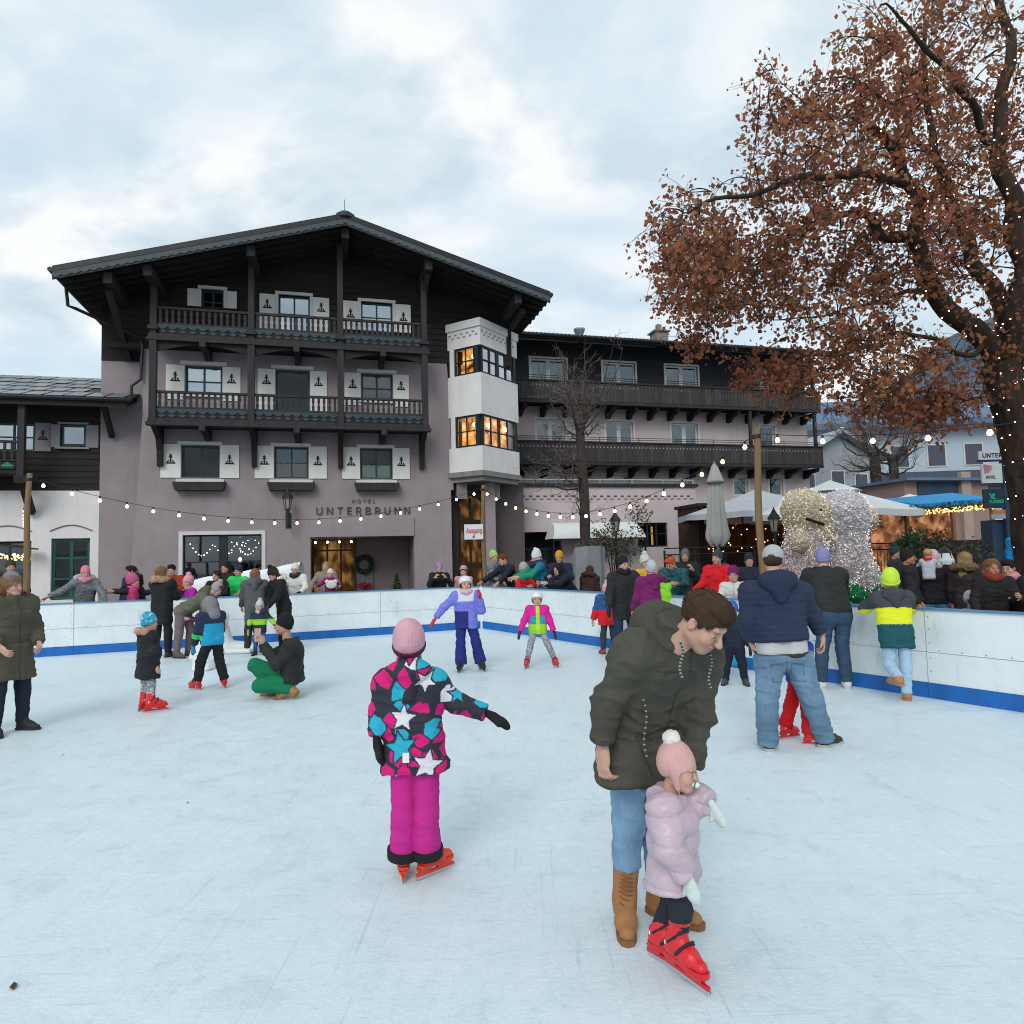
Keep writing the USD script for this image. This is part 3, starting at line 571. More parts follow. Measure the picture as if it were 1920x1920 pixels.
# ---------------------------------------------------------------- wall lantern beside the entrance
def lantern_head(mb_m, mb_g, c, s):
    x, y, z = c
    mb_g.lathe([(.09 * s, z), (.15 * s, z + .36 * s)], (x, y, 0), 6)
    mb_m.lathe([(0, z - .06 * s), (.10 * s, z - .05 * s), (.10 * s, z)], (x, y, 0), 6)
    mb_m.lathe([(.20 * s, z + .36 * s), (.19 * s, z + .40 * s), (.08 * s, z + .56 * s), (.05 * s, z + .62 * s), (.02 * s, z + .68 * s), (0, z + .74 * s)], (x, y, 0), 6)
    for k in range(6):
        a = k * math.pi / 3
        mb_m.bar((x + .095 * s * math.cos(a), y + .095 * s * math.sin(a), z), (x + .155 * s * math.cos(a), y + .155 * s * math.sin(a), z + .37 * s), .02 * s, .02 * s)
lan = thing('wall_lantern', 'black six-sided lantern on the mauve wall left of the hotel name', 'lantern', fac_at(0.02, 0, 0.5), TH)
m1, m2 = MB(), MB(); lantern_head(m1, m2, (0, 0, 3.62), 1.0)
m1.tube([(0, 0, 3.0), (0, 0, 3.6)], .07, 8).tube([(0, 0, 3.1), (0, .25, 3.0), (0, .5, 3.15)], .025, 6).box(-.09, .09, .46, .5, 2.95, 3.5)
m1.build('frame', metal_d, lan); m2.build('lamp_glass', M('frosted_glass', (.30, .29, .23), .3, .1), lan)
# ---------------------------------------------------------------- side wing to the right of the hotel
SO = A(-0.363, 32.459, 0)
def on_front(x, y, o, w=0.0):                               # seen direction -> point of a house front (local u, z)
    r = ray(x, y); P = o + FN * w; t = ((P - CAM) @ FN) / (r @ FN); q = CAM + r * t
    return float((q - o) @ FD), float(q[2])
wing = thing('side_wing', 'long pink rendered hotel wing with two dark plank balconies', 'building', SO, TH)
pink = render_coat('pink_render', (0.51, 0.44, 0.45), .7, .08)
blackwood = M('blue_black_timber', (0.018, 0.021, 0.026), 0.7, 0.35, 3, 0.3, 30, stretch=(.2, 1, 3))
plank_m = [M(f'balcony_plank_{k}', (.040 + .008 * k, 0.036 + .007 * k, 0.037 + .007 * k), 0.75, 0.3, 4, 0.3, 40, stretch=(2, 2, .3)) for k in range(3)]
green_c = M('green_curtain', (0.05, 0.10, 0.10), 0.9, 0.25, 8, stretch=(2, 1, .1))
wa = [(1.49, 3.34), (5.28, 7.05), (8.76, 10.61), (14.0, 14.95)]
wb = [(1.69, 3.16), (5.33, 6.82), (8.95, 10.48), (14.2, 15.1)]
wc = [(1.70, 3.14), (5.21, 6.64), (9.2, 10.0), (12.45, 13.31), (14.62, 15.45)]
hz = [(a, 7.2, b, 8.38) for a, b in wb] + [(a, 4.62, b, 5.64) for a, b in wc]
wall_poly([(-.6, 0), (17.15, 0), (17.15, 9.0), (-.6, 9.0)], hz, 0.3, 'wall', pink, wing)
wall_poly([(-.6, 9.0), (17.15, 9.0), (17.15, 12.3), (-.6, 12.3)], [(a, 9.9, b, 11.4) for a, b in wa], 0.3, 'timber_storey', blackwood, wing, 0.02)
mb = MB(); mb.box(-.6, 17.15, 2.2, 9, 0, 11.9).box(17.0, 17.15, .3, 2.2, 0, 9).box(-.6, -.45, .3, 2.2, 0, 11); mb.build('body', pink, wing)
def wing_window(a, b, z0, z1, two, mat=trim_w):
    n = 2 if two else 1
    w = window(wing, a, b, z0, z1, nx=n, nz=1, frame=mat, gl=Pane('wing_glass', 0.10, (.8, .9, .9)), y=0.10, fw=0.09, bar=0.11, splits=[])
    mb = MB()
    for k in range(n):
        x0 = a + .1 + k * (b - a) / 2; x1 = x0 + (b - a - .2) / n - .02; g = np.linspace(x0, x1, 14)
        mb.add(np.vstack([np.stack([g, 0.26 + .02 * np.sin(g * 50), np.full(14, z)], 1) for z in (z0, z1 - .08)]), [[i, i + 1, 15 + i, 14 + i] for i in range(13)])
    mb.build('curtain', green_c, w)
    mb = MB(); e = .09
    mb.box(a - e, a - .003, -.03, .1, z0, z1 + e).box(b + .003, b + e, -.03, .1, z0, z1 + e).box(a - .003, b + .003, -.03, .1, z1 + .003, z1 + e); mb.build('surround', mat, w)
for a, b in wa: wing_window(a, b, 9.9, 11.4, b - a > 1.2)
for a, b in wb: wing_window(a, b, 7.2, 8.38, b - a > 1.2)
for a, b in wc: wing_window(a, b, 4.62, 5.64, b - a > 1.2)
def wing_balcony(z0, z1, lab):
    mb = MB(); mb.box(.1, 17.1, -1.15, -.02, z0 - .02, z0 + .1); mb.box(.1, 17.1, -1.22, -1.06, z0 - .16, z0 - .022)
    b = mb.build('balcony', timber_v, wing, label=lab)
    n = 92; st = 17.0 / n
    for k in range(n):
        x = .1 + k * st; zz = (z0 + z1) / 2 + .22; h = .035
        mb = MB()                                            # plank with a notch on one side: with its neighbour it leaves a pierced hole
        pts = [(x + .006, z0), (x + st - .006, z0), (x + st - .006, zz - h * 1.5), (x + st - .006 - h, zz), (x + st - .006, zz + h * 1.5), (x + st - .006, z1 - .07), (x + .006, z1 - .07), (x + .006, zz + h * 1.5), (x + .006 + h, zz), (x + .006, zz - h * 1.5)]
        mb.poly(pts, -1.205 + .006 * rng.random(), -1.17); mb.build('plank', plank_m[int(rng.integers(3))], b)
    mb = MB(); mb.box(.1, 17.1, -1.26, -1.12, z1 - .068, z1); mb.build('hand_rail', timber_v, b)
    mb = MB()
    for dz in (.10, .2): mb.tube([(.1, -1.19, z1 + dz), (17.1, -1.19, z1 + dz)], .016, 5)
    for x in np.arange(.4, 17, 2.05): mb.tube([(x, -1.19, z1), (x, -1.19, z1 + .2)], .016, 5)
    mb.build('steel_rail', metal_d, b)
    for x in np.arange(.75, 17, 1.14):
        q = [(-.02, z0 - .62), (-.25, z0 - .60), (-.45, z0 - .42), (-1.05, z0 - .34), (-1.12, z0 - .17), (-.02, z0 - .17)]
        m = trimesh.creation.extrude_polygon(Polygon(q), .2, engine='earcut'); v = np.asarray(m.vertices)
        mb = MB(); mb.add(np.stack([x + v[:, 2], v[:, 0], v[:, 1]], 1), np.asarray(m.faces)); mb.build('console', timber, b)
wing_balcony(9.08, 10.03, 'upper plank balcony'); wing_balcony(6.14, 7.12, 'lower plank balcony')
for x, z0, z1 in ((12.85, 7.1, 8.95), (16.75, 7.1, 8.95), (12.85, 10.0, 11.7), (16.75, 10.0, 11.7)):
    mb = MB(); mb.box(x - .07, x + .07, -1.17, -1.03, z0, z1); mb.build('post', timber_v, wing)
slab((-.9, 0), (18.2, 0), 0, 0, 0, 0) if False else None
mb = MB()                                                   # roof: eave towards the rink, ridge behind
for t0, t1, nm, m in ((0, .1, 'roof', roof_m), (.103, .2, 'soffit', timber)):
    mb = MB(); v = [(x, y, z - t) for x in (-1.2, 18.3) for y, z in ((-1.8, 12.02), (5, 14.0)) for t in (t0, t1)]
    mb.add(v, [[0, 1, 3, 2], [4, 6, 7, 5], [0, 4, 5, 1], [2, 3, 7, 6], [0, 2, 6, 4], [1, 5, 7, 3]]); mb.build(nm, m, wing)
mb = MB()
for k in range(96): x = -1.1 + k * .2; mb.tube([(x, -1.86, 12.02), (x, 1.5, 12.99)], .055, 5)
mb.build('roof_tiles', roof_m, wing, kind='stuff')
mb = MB(); mb.tube([(-1.2, -1.9, 11.95), (18.3, -1.9, 11.95)], .07, 6); mb.build('gutter', metal_d, wing)
u, _ = on_front(1086, 615, SO, -1); mb = MB(); mb.lathe([(.17, 12.4), (.17, 13.02), (.2, 13.04), (.3, 13.3), (.3, 13.36), (.05, 13.42), (0, 13.42)], (u, 1, 0), 12); mb.build('vent_pipe', steel_m, wing)
u, _ = on_front(1236, 620, SO, -1); mb = MB(); mb.box(u - .36, u + .36, .7, 1.4, 12.3, 13.42).box(u - .46, u + .46, .6, 1.5, 13.42, 13.5).box(u - .12, u + .12, .95, 1.2, 13.5, 13.9); mb.build('chimney', stone_m, wing)
# ground floor block in front of the wing
EXT = [(5.36, 2.0, 6.85, 3.1), (-.57, 0, 1.75, 2.75)]
wall_poly([(-1.05, 0), (8.35, 0), (8.35, 4.72), (-1.05, 4.72)], EXT, .3, 'front_block', pink, wing, -3.2)
mb = MB(); mb.box(8.05, 8.35, -2.9, -.02, 0, 4.72).box(-1.05, -.75, -2.9, -.02, 0, 4.72).box(-1.05, 8.35, -2.9, -.02, 4.5, 4.7); mb.build('front_block_side', pink, wing)
mb = MB(); mb.box(-1.15, 8.45, -3.3, -.03, 4.722, 4.86); mb.build('coping', metal_d, wing)
mb = MB(); mb.tube([(-1, -3.1, 5.05), (8.3, -3.1, 5.05)], .025, 5)
for x in np.arange(-1, 8.4, 1.55): mb.tube([(x, -3.1, 4.86), (x, -3.1, 5.05)], .02, 5)
mb.build('terrace_rail', M('pale_steel', (.5, .5, .5), .4, .1, metallic=.3), wing)
mb = MB()
for k in range(27):
    x = -.7 + k * .33; mb.box(x, x + .16, -3.206, -3.198, 4.26, 4.34).box(x + .16, x + .33, -3.206, -3.198, 4.15, 4.2)
mb.build('painted_frieze', M('frieze_brown', (.12, .085, .085), .9, .1), wing, kind='stuff')
w = window(wing, *EXT[0][::2], *EXT[0][1::2], nx=3, nz=2, frame=navy_f, y=-3.1, gl=Pane('shop_glass', .07), splits=[.55], curtain=0)
mb = MB(); mb.box(6.25, 6.33, -2.75, -2.7, 2.1, 2.95); mb.build('lit_curtain', Glow('warm_gap', (.9, .42, .1), .8), w)
mb = MB(); mb.box(-.57, 1.75, -2.0, -1.95, 0, 2.75); mb.build('doorway', room_m, wing)
mb = MB()
for x in (-.5, .25, 1.0, 1.7): mb.box(x - .03, x + .03, -3.1, -3.04, 0, 2.0)
mb.box(-.5, 1.7, -3.1, -3.04, 1.98, 2.06); mb.build('door_frame', navy_f, wing)
can = thing('white_canopy', 'white vaulted fabric canopy over the pink wing\'s terrace door, behind the bare tree', 'awning', SO, TH)
t = np.linspace(0, math.pi / 2, 9); prof = [(-3.25 - 1.1 * math.sin(k), 2.42 + .72 * math.cos(k)) for k in t]
v, n = [], len(prof)
for x in np.linspace(.95, 5.2, 7): v += [(x + .35 * (z - 2.42) * (1 if x < 1 else -1 if x > 5.1 else 0) , y, z) for y, z in prof]
q = [[i * n + j, i * n + j + 1, (i + 1) * n + j + 1, (i + 1) * n + j] for i in range(6) for j in range(n - 1)]
mb = MB(); mb.add(v, q); mb.add([(.95, -3.25, 2.42)] + v[:n], [[0, i + 1, i] for i in range(1, n)]); mb.add([(5.2, -3.25, 2.42)] + v[-n:], [[0, i, i + 1] for i in range(1, n)])
mb.build('fabric', M('canopy_white', (.66, .7, .7), .8, .06, 2), can, True)
mb = MB(); mb.box(.95, 5.2, -4.4, -4.34, 2.34, 2.42)
for x in (.97, 3.0, 5.15): mb.box(x - .03, x + .03, -4.38, -4.32, 0, 2.34)
mb.build('frame', metal_d, can)

# ---------------------------------------------------------------- house to the left of the hotel
left = thing('timber_house', 'low house left of the hotel with white ground floor and dark timber storey', 'building', fac_at(-6.36, 0, -0.8), TH)
LW = [(-1.22, 5.97, -.46, 6.70), (-3.3, 5.75, -2.02, 6.72)]; LG = [(-1.46, .6, -.27, 2.72), (-3.5, 0, -2.05, 2.65)]
white_l = render_coat('white_lime', (.71, .695, .70), .9, .06)
wall_poly([(-9, 0), (-.003, 0), (-.003, 4.38), (-9, 4.38)], LG, .3, 'wall', white_l, left)
wall_poly([(-9, 4.38), (-.003, 4.38), (-.003, 7.75), (-9, 7.75)], LW, .3, 'timber_storey', timber, left, .02)
mb = MB()
for k in range(15):
    z = 4.40 + k * .22
    for a, b in ([(-9, -3.3), (-2.02, -1.22), (-.46, -.01)] if 5.7 < z < 6.75 else [(-9, -.01)]): mb.box(a, b, -.012, .02, z, z + .2)
mb.build('cladding_planks', timber, left, kind='stuff')
mb = MB(); mb.box(-9, -.01, 1.6, 6, 0, 7.4); mb.build('body', white_l, left)
window(left, *LW[0][::2], *LW[0][1::2], nx=1, nz=1, gl=Pane('left_glass', .3, (.6, .75, .85)), y=.05, splits=[])
window(left, *LW[1][::2], *LW[1][1::2], nx=2, nz=2, gl=glass_sky, y=.05, splits=[.5])
shutter(left, -1.68, -1.24, 5.9, 6.70, shutter_d, False); shutter(left, -.44, -.05, 5.9, 6.70, shutter_d, False); shutter(left, -2.0, -1.82, 5.9, 6.7, shutter_d, False) if False else None
shutter(left, -2.02 + .02, -2.02 + .50, 5.75, 6.74, shutter_d, True)
lintel(left, -1.32, -.36, 6.72, .07, .05, M('mauve_trim', (.23, .21, .235), .8, .08)); lintel(left, -1.38, -.32, 5.84, .07, .1, M('mauve_trim', (.23, .21, .235)), 'sill')
window(left, *LG[0][::2], *LG[0][1::2], nx=2, nz=3, y=.1, splits=[.34, .68], fw=.1, bar=.05, frame=M('bright_green_frame', (.012, .085, .06), .5, .15, 4))
for a, b in ((-1.5, -.2), (-3.5, -2.05)):
    t = np.linspace(0, 1, 11); mb = MB(); mb.tube([(a + (b - a) * k, -.02, 2.98 + .2 * math.sin(math.pi * k)) for k in t], .022, 5); mb.build('arch_moulding', stone_m, left)
w = window(left, *LG[1][::2], *LG[1][1::2], nx=2, nz=1, y=.2, frame=navy_f, gl=Pane('shop_glass', .07), splits=[])
mb = MB()
for k in range(40): mb.sphere((-2.9 + .75 * rng.random(), -.15, 2.0 + .22 * rng.random()), .022, 1)
mb.build('fairy_lights', Glow('amber_glow', (1, .55, .18), 6.0), left, kind='stuff')
mb = MB(); mb.bar((-3.6, -.5, 2.62), (-1.75, -.45, 2.36), .5, .05); mb.build('shop_awning', metal_d, left)
zf = 5.15; mb = MB(); mb.box(-9, -2.2, -1.0, 0, zf - .3, zf - .15); mb.box(-9, -2.2, -1.05, -.98, zf - .15, zf - .08); lb = mb.build('balcony', timber_v, left)
mb = MB(); mb.box(-9, -2.1, -1.05, -.95, zf + .72, zf + .8).box(-9, -2.1, -1.04, -.97, zf + .12, zf + .17); mb.build('rail', timber_v, lb)
for k in range(20):
    x = -2.3 - k * .21; mb = MB(); mb.box(x - .04, x + .04, -1.02, -.99, zf + .17, zf + .72); mb.build('baluster', timber_v, lb)
mb = MB(); mb.box(-9, -2.1, -1.0, -.96, zf - .3, zf + .12); mb.build('fascia', timber, lb)
gd = M('emerald_paint', (.01, .17, .12), .5, .2, 5)
for k in range(9):
    x = -2.42 - k * .42; mb = MB(); mb.poly([(x - .2, zf - .04), (x, zf - .14), (x + .2, zf - .04), (x, zf + .08)], -1.03, -1.002); mb.build('diamond', gd, lb)
mb = MB(); mb.box(-2.13, -1.93, -1.1, -.9, zf - .35, 7.5); mb.build('post', timber_v, left)
mb = MB(); mb.bar((-2.03, -1.0, zf - .4), (-2.03, -.1, 3.6), .2, .22, (0, -1, 0)); mb.box(-2.2, -1.86, -1.1, -.5, zf - .62, zf - .35); mb.build('console', timber, left)
mb = MB(); mb.bar((.4, -1.2, 7.35), (.4, -.1, 6.3), .16, .18, (0, -1, 0)) ; mb.build('brace', timber, left)
# roof with large metal slates
ez, ey, rs = 7.42, -1.25, 0.37
mb = MB()
for t0, t1, m, nm, a in ((.0, .08, roof_m, 'roof', 1.25), (.083, .3, timber, 'soffit', 1.15)):
    mb = MB(); v = [(x, y, z - t) for x in (-9, a) for y, z in ((ey, ez), (4.1, ez + rs * 5.35)) for t in (t0, t1)]
    mb.add(v, [[0, 1, 3, 2], [4, 6, 7, 5], [0, 4, 5, 1], [2, 3, 7, 6], [0, 2, 6, 4], [1, 5, 7, 3]]); r_ = mb.build(nm, m, left)
    if nm == 'roof': lroof = r_
slate = [M(f'metal_slate_{k}', (.12 + .04 * k, .135 + .04 * k, .145 + .04 * k), .38, .2, 4, .1, 20, metallic=.35) for k in range(3)]
for r in range(5):
    for k in range(13):
        x = 1.05 - k * .62 - (r % 2) * .31; y0, y1 = ey + .05 + r * 1.05, ey + 1.1 + r * 1.05
        if x > (1.2 if r < 1 else -.1): continue
        mb = MB(); dx = .40; P = lambda x, y, o: (x, y, ez + rs * (y - ey) + o)
        o = .012 + .012 * rng.random()
        top = [P(x - .55, y0, o + .03), P(x, y0, o + .03), P(x - dx + .40, y1, o), P(x - .55 - dx + .40, y1, o)]
        mb.add(top + [(p[0], p[1], p[2] - .012) for p in top], [[0, 1, 2, 3], [0, 4, 5, 1], [1, 5, 6, 2], [2, 6, 7, 3], [3, 7, 4, 0]]); mb.build('slate', slate[int(rng.integers(3))], lroof)
mb = MB(); mb.tube([(-9, ey - .08, ez - .06), (1.3, ey - .08, ez - .06)], .07, 6); mb.build('gutter', metal_d, left)

# ---------------------------------------------------------------- houses further off, right
blue_w = M('pale_blue_render', (.42, .52, .60), .9, .08, .5, .2, 30)
slate_b = M('blue_roof', (.10, .16, .26), .7, .2, 1)
snow_m = M('snow', (.72, .76, .80), .9, .06, 3, .2, 12)
far = thing('blue_house', 'pale blue three-storey house far behind the brown-leaved tree', 'building', at(1690, 1040, 50) * A(1, 1, 0), math.radians(-6))
dk = M('far_dark_window', (.07, .08, .11), .3, .1)
mb = MB(); mb.box(-6.5, 12, 0, 10, 0, 10.6); mb.build('wall', blue_w, far)
mb = MB(); mb.add([(-7.5, -1.4, 10.5), (13, -1.4, 10.5), (13, 5, 13.4), (-7.5, 5, 13.4), (-7.5, -1.4, 10.8), (13, -1.4, 10.8), (13, 5, 13.7), (-7.5, 5, 13.7)], [[0, 1, 2, 3], [4, 5, 6, 7], [0, 1, 5, 4], [1, 2, 6, 5], [0, 3, 7, 4]]); rf = mb.build('roof', slate_b, far)
for k in range(7):
    for z0 in (3.9, 7.6):
        x = -4.8 + k * 2.55; mb = MB(); mb.box(x - .68, x + .68, -.06, .1, z0 - .08, z0 + 1.58); f_ = mb.build('window', trim_w, far)
        mb = MB(); mb.box(x - .58, x + .58, -.075, 0, z0, z0 + 1.5); mb.build('pane', dk, f_)
mb = MB(); mb.box(-6.5, 12, -1.4, -.02, 5.9, 6.05).box(-6.5, 12, -1.45, -1.38, 6.05, 7.05); mb.build('balcony', M('far_balcony', (.075, .085, .12), .8, .3, 3, stretch=(6, 1, .3)), far)
low = thing('snowy_annex', 'low house with a snow-dusted gable roof beyond the dark plank balconies', 'building', at(1565, 1040, 44) * A(1, 1, 0), math.radians(10))
mb = MB(); mb.poly([(-3, 0), (3.2, 0), (3.2, 7.6), (0.6, 9.1), (-3, 7.0)], 0, 7); mb.build('wall', M('grey_blue_wall', (.30, .35, .38), .9, .1, 1), low)
mb = MB()
for p, q in (((-3.6, 6.75), (.6, 9.2)), ((.6, 9.2), (3.8, 7.5))): mb.poly([(p[0], p[1]), (q[0], q[1]), (q[0], q[1] + .22), (p[0], p[1] + .22)], -.7, 7)
mb.build('roof', M('dusted_roof', (.35, .38, .41), .9, .45, 2.5), low)
for x, z in ((-1.6, 6.0), (.5, 6.2), (2.2, 6.0), (-1.6, 3.4), (.5, 3.4), (2.2, 3.4)):
    mb = MB(); mb.box(x - .5, x + .5, -.05, .05, z - .6, z + .6); f_ = mb.build('window', trim_w, low); mb = MB(); mb.box(x - .42, x + .42, -.065, 0, z - .52, z + .52); mb.build('pane', dk, f_)
mb = MB(); mb.box(-3, 3.2, -1.0, -.01, 4.6, 4.8).box(-3, 3.2, -1.05, -1.0, 4.8, 5.3); mb.build('balcony', timber, low)
shop = thing('terracotta_shop', 'low terracotta shop with dark blue panel behind the market stall', 'building', at(1740, 1040, 30) * A(1, 1, 0), math.radians(12))
mb = MB(); mb.box(-1.0, 3.4, 0, 5, 0, 4.6); mb.build('wall', M('terracotta_wall', (.29, .20, .175), .9, .1, 1), shop)
mb = MB(); mb.box(-.35, 1.75, -.05, 0, 3.5, 4.55); mb.build('panel', M('navy_panel', (.025, .05, .09), .6, .3, 2), shop)
mb = MB(); mb.box(1.8, 2.3, -.2, 0, 0, 5.0); mb.build('pillar', M('beige_pillar', (.36, .28, .24), .9, .08, 2), shop)
mb = MB(); mb.box(-1.2, 3.6, -.4, 5.2, 4.6, 4.72); mb.build('roof', slate_b, shop)
# ---------------------------------------------------------------- people: smooth bodies and clothes grown around a skeleton
class Field:
    """distance field on a grid; rounded limbs are blended into it, then meshed"""
    def __init__(s, lo, hi, h):
        s.lo, s.h = A(*lo), h; s.n = np.maximum(np.ceil((A(*hi) - s.lo) / h).astype(int) + 1, 4)
        s.ax = [s.lo[i] + h * np.arange(s.n[i]) for i in range(3)]; s.v = np.full(s.n, 9.0, np.float32)
    def _sl(s, lo, hi):
        return tuple(slice(max(int((lo[i] - s.lo[i]) / s.h) - 1, 0), min(int((hi[i] - s.lo[i]) / s.h) + 3, s.n[i])) for i in range(3))
    def _p(s, sl): return s.ax[0][sl[0]][:, None, None], s.ax[1][sl[1]][None, :, None], s.ax[2][sl[2]][None, None, :]
    def _mix(s, sl, d, k, sub):
        o = s.v[sl]
        if sub:
            q = np.maximum(k - np.abs(-d - o), 0) / k; s.v[sl] = np.maximum(o, -d) + q * q * k / 4
        else:
            q = np.maximum(k - np.abs(d - o), 0) / k; s.v[sl] = np.minimum(o, d) - q * q * k / 4
    def cone(s, a, b, ra, rb=None, k=0.03, flat=None, sub=False):
        a, b = A(*a), A(*b); rb = ra if rb is None else rb; m = max(ra, rb) + k + 3 * s.h
        sl = s._sl(np.minimum(a, b) - m, np.maximum(a, b) + m)
        if any(x.stop <= x.start for x in sl): return s
        X, Y, Z = s._p(sl); ab = b - a; L = max(float(ab @ ab), 1e-9)
        t = np.clip(((X - a[0]) * ab[0] + (Y - a[1]) * ab[1] + (Z - a[2]) * ab[2]) / L, 0, 1)
        dx, dy, dz = X - a[0] - t * ab[0], Y - a[1] - t * ab[1], Z - a[2] - t * ab[2]
        if flat is not None:
            n, f = flat; e = (dx * n[0] + dy * n[1] + dz * n[2]) * (f - 1); dx, dy, dz = dx + e * n[0], dy + e * n[1], dz + e * n[2]
        s._mix(sl, np.sqrt(dx * dx + dy * dy + dz * dz) - (ra + t * (rb - ra)), k, sub); return s
    def ell(s, c, r, k=0.02, rot=None, sub=False):
        c, r = A(*c), A(*np.broadcast_to(r, 3)); m = r.max() + k + 3 * s.h; sl = s._sl(c - m, c + m)
        if any(x.stop <= x.start for x in sl): return s
        X, Y, Z = s._p(sl); X, Y, Z = X - c[0], Y - c[1], Z - c[2]
        if rot is not None: X, Y, Z = (rot[i][0] * X + rot[i][1] * Y + rot[i][2] * Z for i in range(3))
        k0 = np.sqrt((X / r[0]) ** 2 + (Y / r[1]) ** 2 + (Z / r[2]) ** 2); k1 = np.sqrt((X / r[0] ** 2) ** 2 + (Y / r[1] ** 2) ** 2 + (Z / r[2] ** 2) ** 2) + 1e-9
        s._mix(sl, k0 * (k0 - 1) / k1, k, sub); return s
    def cut(s, p0, n):
        n = A(*n) / np.linalg.norm(n); X, Y, Z = s.ax[0][:, None, None], s.ax[1][None, :, None], s.ax[2][None, None, :]
        s.v = np.maximum(s.v, ((X - p0[0]) * n[0] + (Y - p0[1]) * n[1] + (Z - p0[2]) * n[2]).astype(np.float32)); return s
    def cutball(s, p0, n, c, R):
        """as cut, only within R of c"""
        n = A(*n) / np.linalg.norm(n); sl = s._sl(A(*c) - R, A(*c) + R)
        if any(x.stop <= x.start for x in sl): return s
        X, Y, Z = s._p(sl); d = np.sqrt((X - c[0]) ** 2 + (Y - c[1]) ** 2 + (Z - c[2]) ** 2)
        s.v[sl] = np.maximum(s.v[sl], np.minimum((X - p0[0]) * n[0] + (Y - p0[1]) * n[1] + (Z - p0[2]) * n[2], R - d)); return s
    def mesh(s):
        v = s.v; ins = v < 0
        for a in range(3):                                  # closed at the border
            i0 = [slice(None)] * 3; i0[a] = 0; i1 = [slice(None)] * 3; i1[a] = -1
            v[tuple(i0)] = np.maximum(v[tuple(i0)], s.h * .1); v[tuple(i1)] = np.maximum(v[tuple(i1)], s.h * .1)
        ins = v < 0
        c = sum(ins[i:i + s.n[0] - 1, j:j + s.n[1] - 1, k:k + s.n[2] - 1].astype(np.int8) for i in (0, 1) for j in (0, 1) for k in (0, 1))
        idx = np.argwhere((c > 0) & (c < 8))
        if not len(idx): return np.zeros((0, 3)), np.zeros((0, 3), int)
        acc = np.zeros((len(idx), 3)); cnt = np.zeros(len(idx))
        cor = [(i, j, k) for i in (0, 1) for j in (0, 1) for k in (0, 1)]
        val = {q: v[idx[:, 0] + q[0], idx[:, 1] + q[1], idx[:, 2] + q[2]] for q in cor}
        for q in cor:
            for a in range(3):
                if q[a]: continue
                w = list(q); w[a] = 1; w = tuple(w); va, vb = val[q], val[w]; on = (va < 0) != (vb < 0)
                t = np.where(on, va / np.where(on, va - vb, 1), 0); p = np.tile(np.array(q, float), (len(idx), 1)); p[:, a] = t
                acc += p * on[:, None]; cnt += on
        pts = s.lo + s.h * (idx + acc / cnt[:, None])
        num = np.full(np.array(s.n) - 1, -1, np.int64); num[tuple(idx.T)] = np.arange(len(idx)); F = []
        for a in range(3):
            b, d = (a + 1) % 3, (a + 2) % 3
            lo = [slice(1, -1)] * 3; lo[a] = slice(0, -1); hi = [slice(1, -1)] * 3; hi[a] = slice(1, None)
            x0, x1 = ins[tuple(lo)], ins[tuple(hi)]; e = np.argwhere(x0 != x1); first = x0[tuple(e.T)]
            e = e + 1; e[:, a] -= 1; g = []
            for db, dd in ((-1, -1), (0, -1), (0, 0), (-1, 0)):
                w = e.copy(); w[:, b] += db; w[:, d] += dd; g.append(num[tuple(w.T)])
            g = np.stack(g, 1); g = np.where(first[:, None], g, g[:, ::-1]); F.append(g)
        F = np.vstack(F); F = F[(F >= 0).all(1)]
        return pts, np.vstack([F[:, [0, 1, 2]], F[:, [0, 2, 3]]])

def vnormals(v, f):
    n = np.zeros_like(v); c = np.cross(v[f[:, 1]] - v[f[:, 0]], v[f[:, 2]] - v[f[:, 0]])
    for k in range(3): np.add.at(n, f[:, k], c)
    return n / (np.linalg.norm(n, axis=1, keepdims=True) + 1e-12)
def relax(v, f, it=1):
    """a little smoothing"""
    for _ in range(it):
        s = np.zeros_like(v); c = np.zeros(len(v))
        for a, b in ((0, 1), (1, 2), (2, 0)):
            np.add.at(s, f[:, a], v[f[:, b]]); np.add.at(c, f[:, a], 1)
        v = 0.5 * v + 0.5 * s / np.maximum(c, 1)[:, None]
    return v

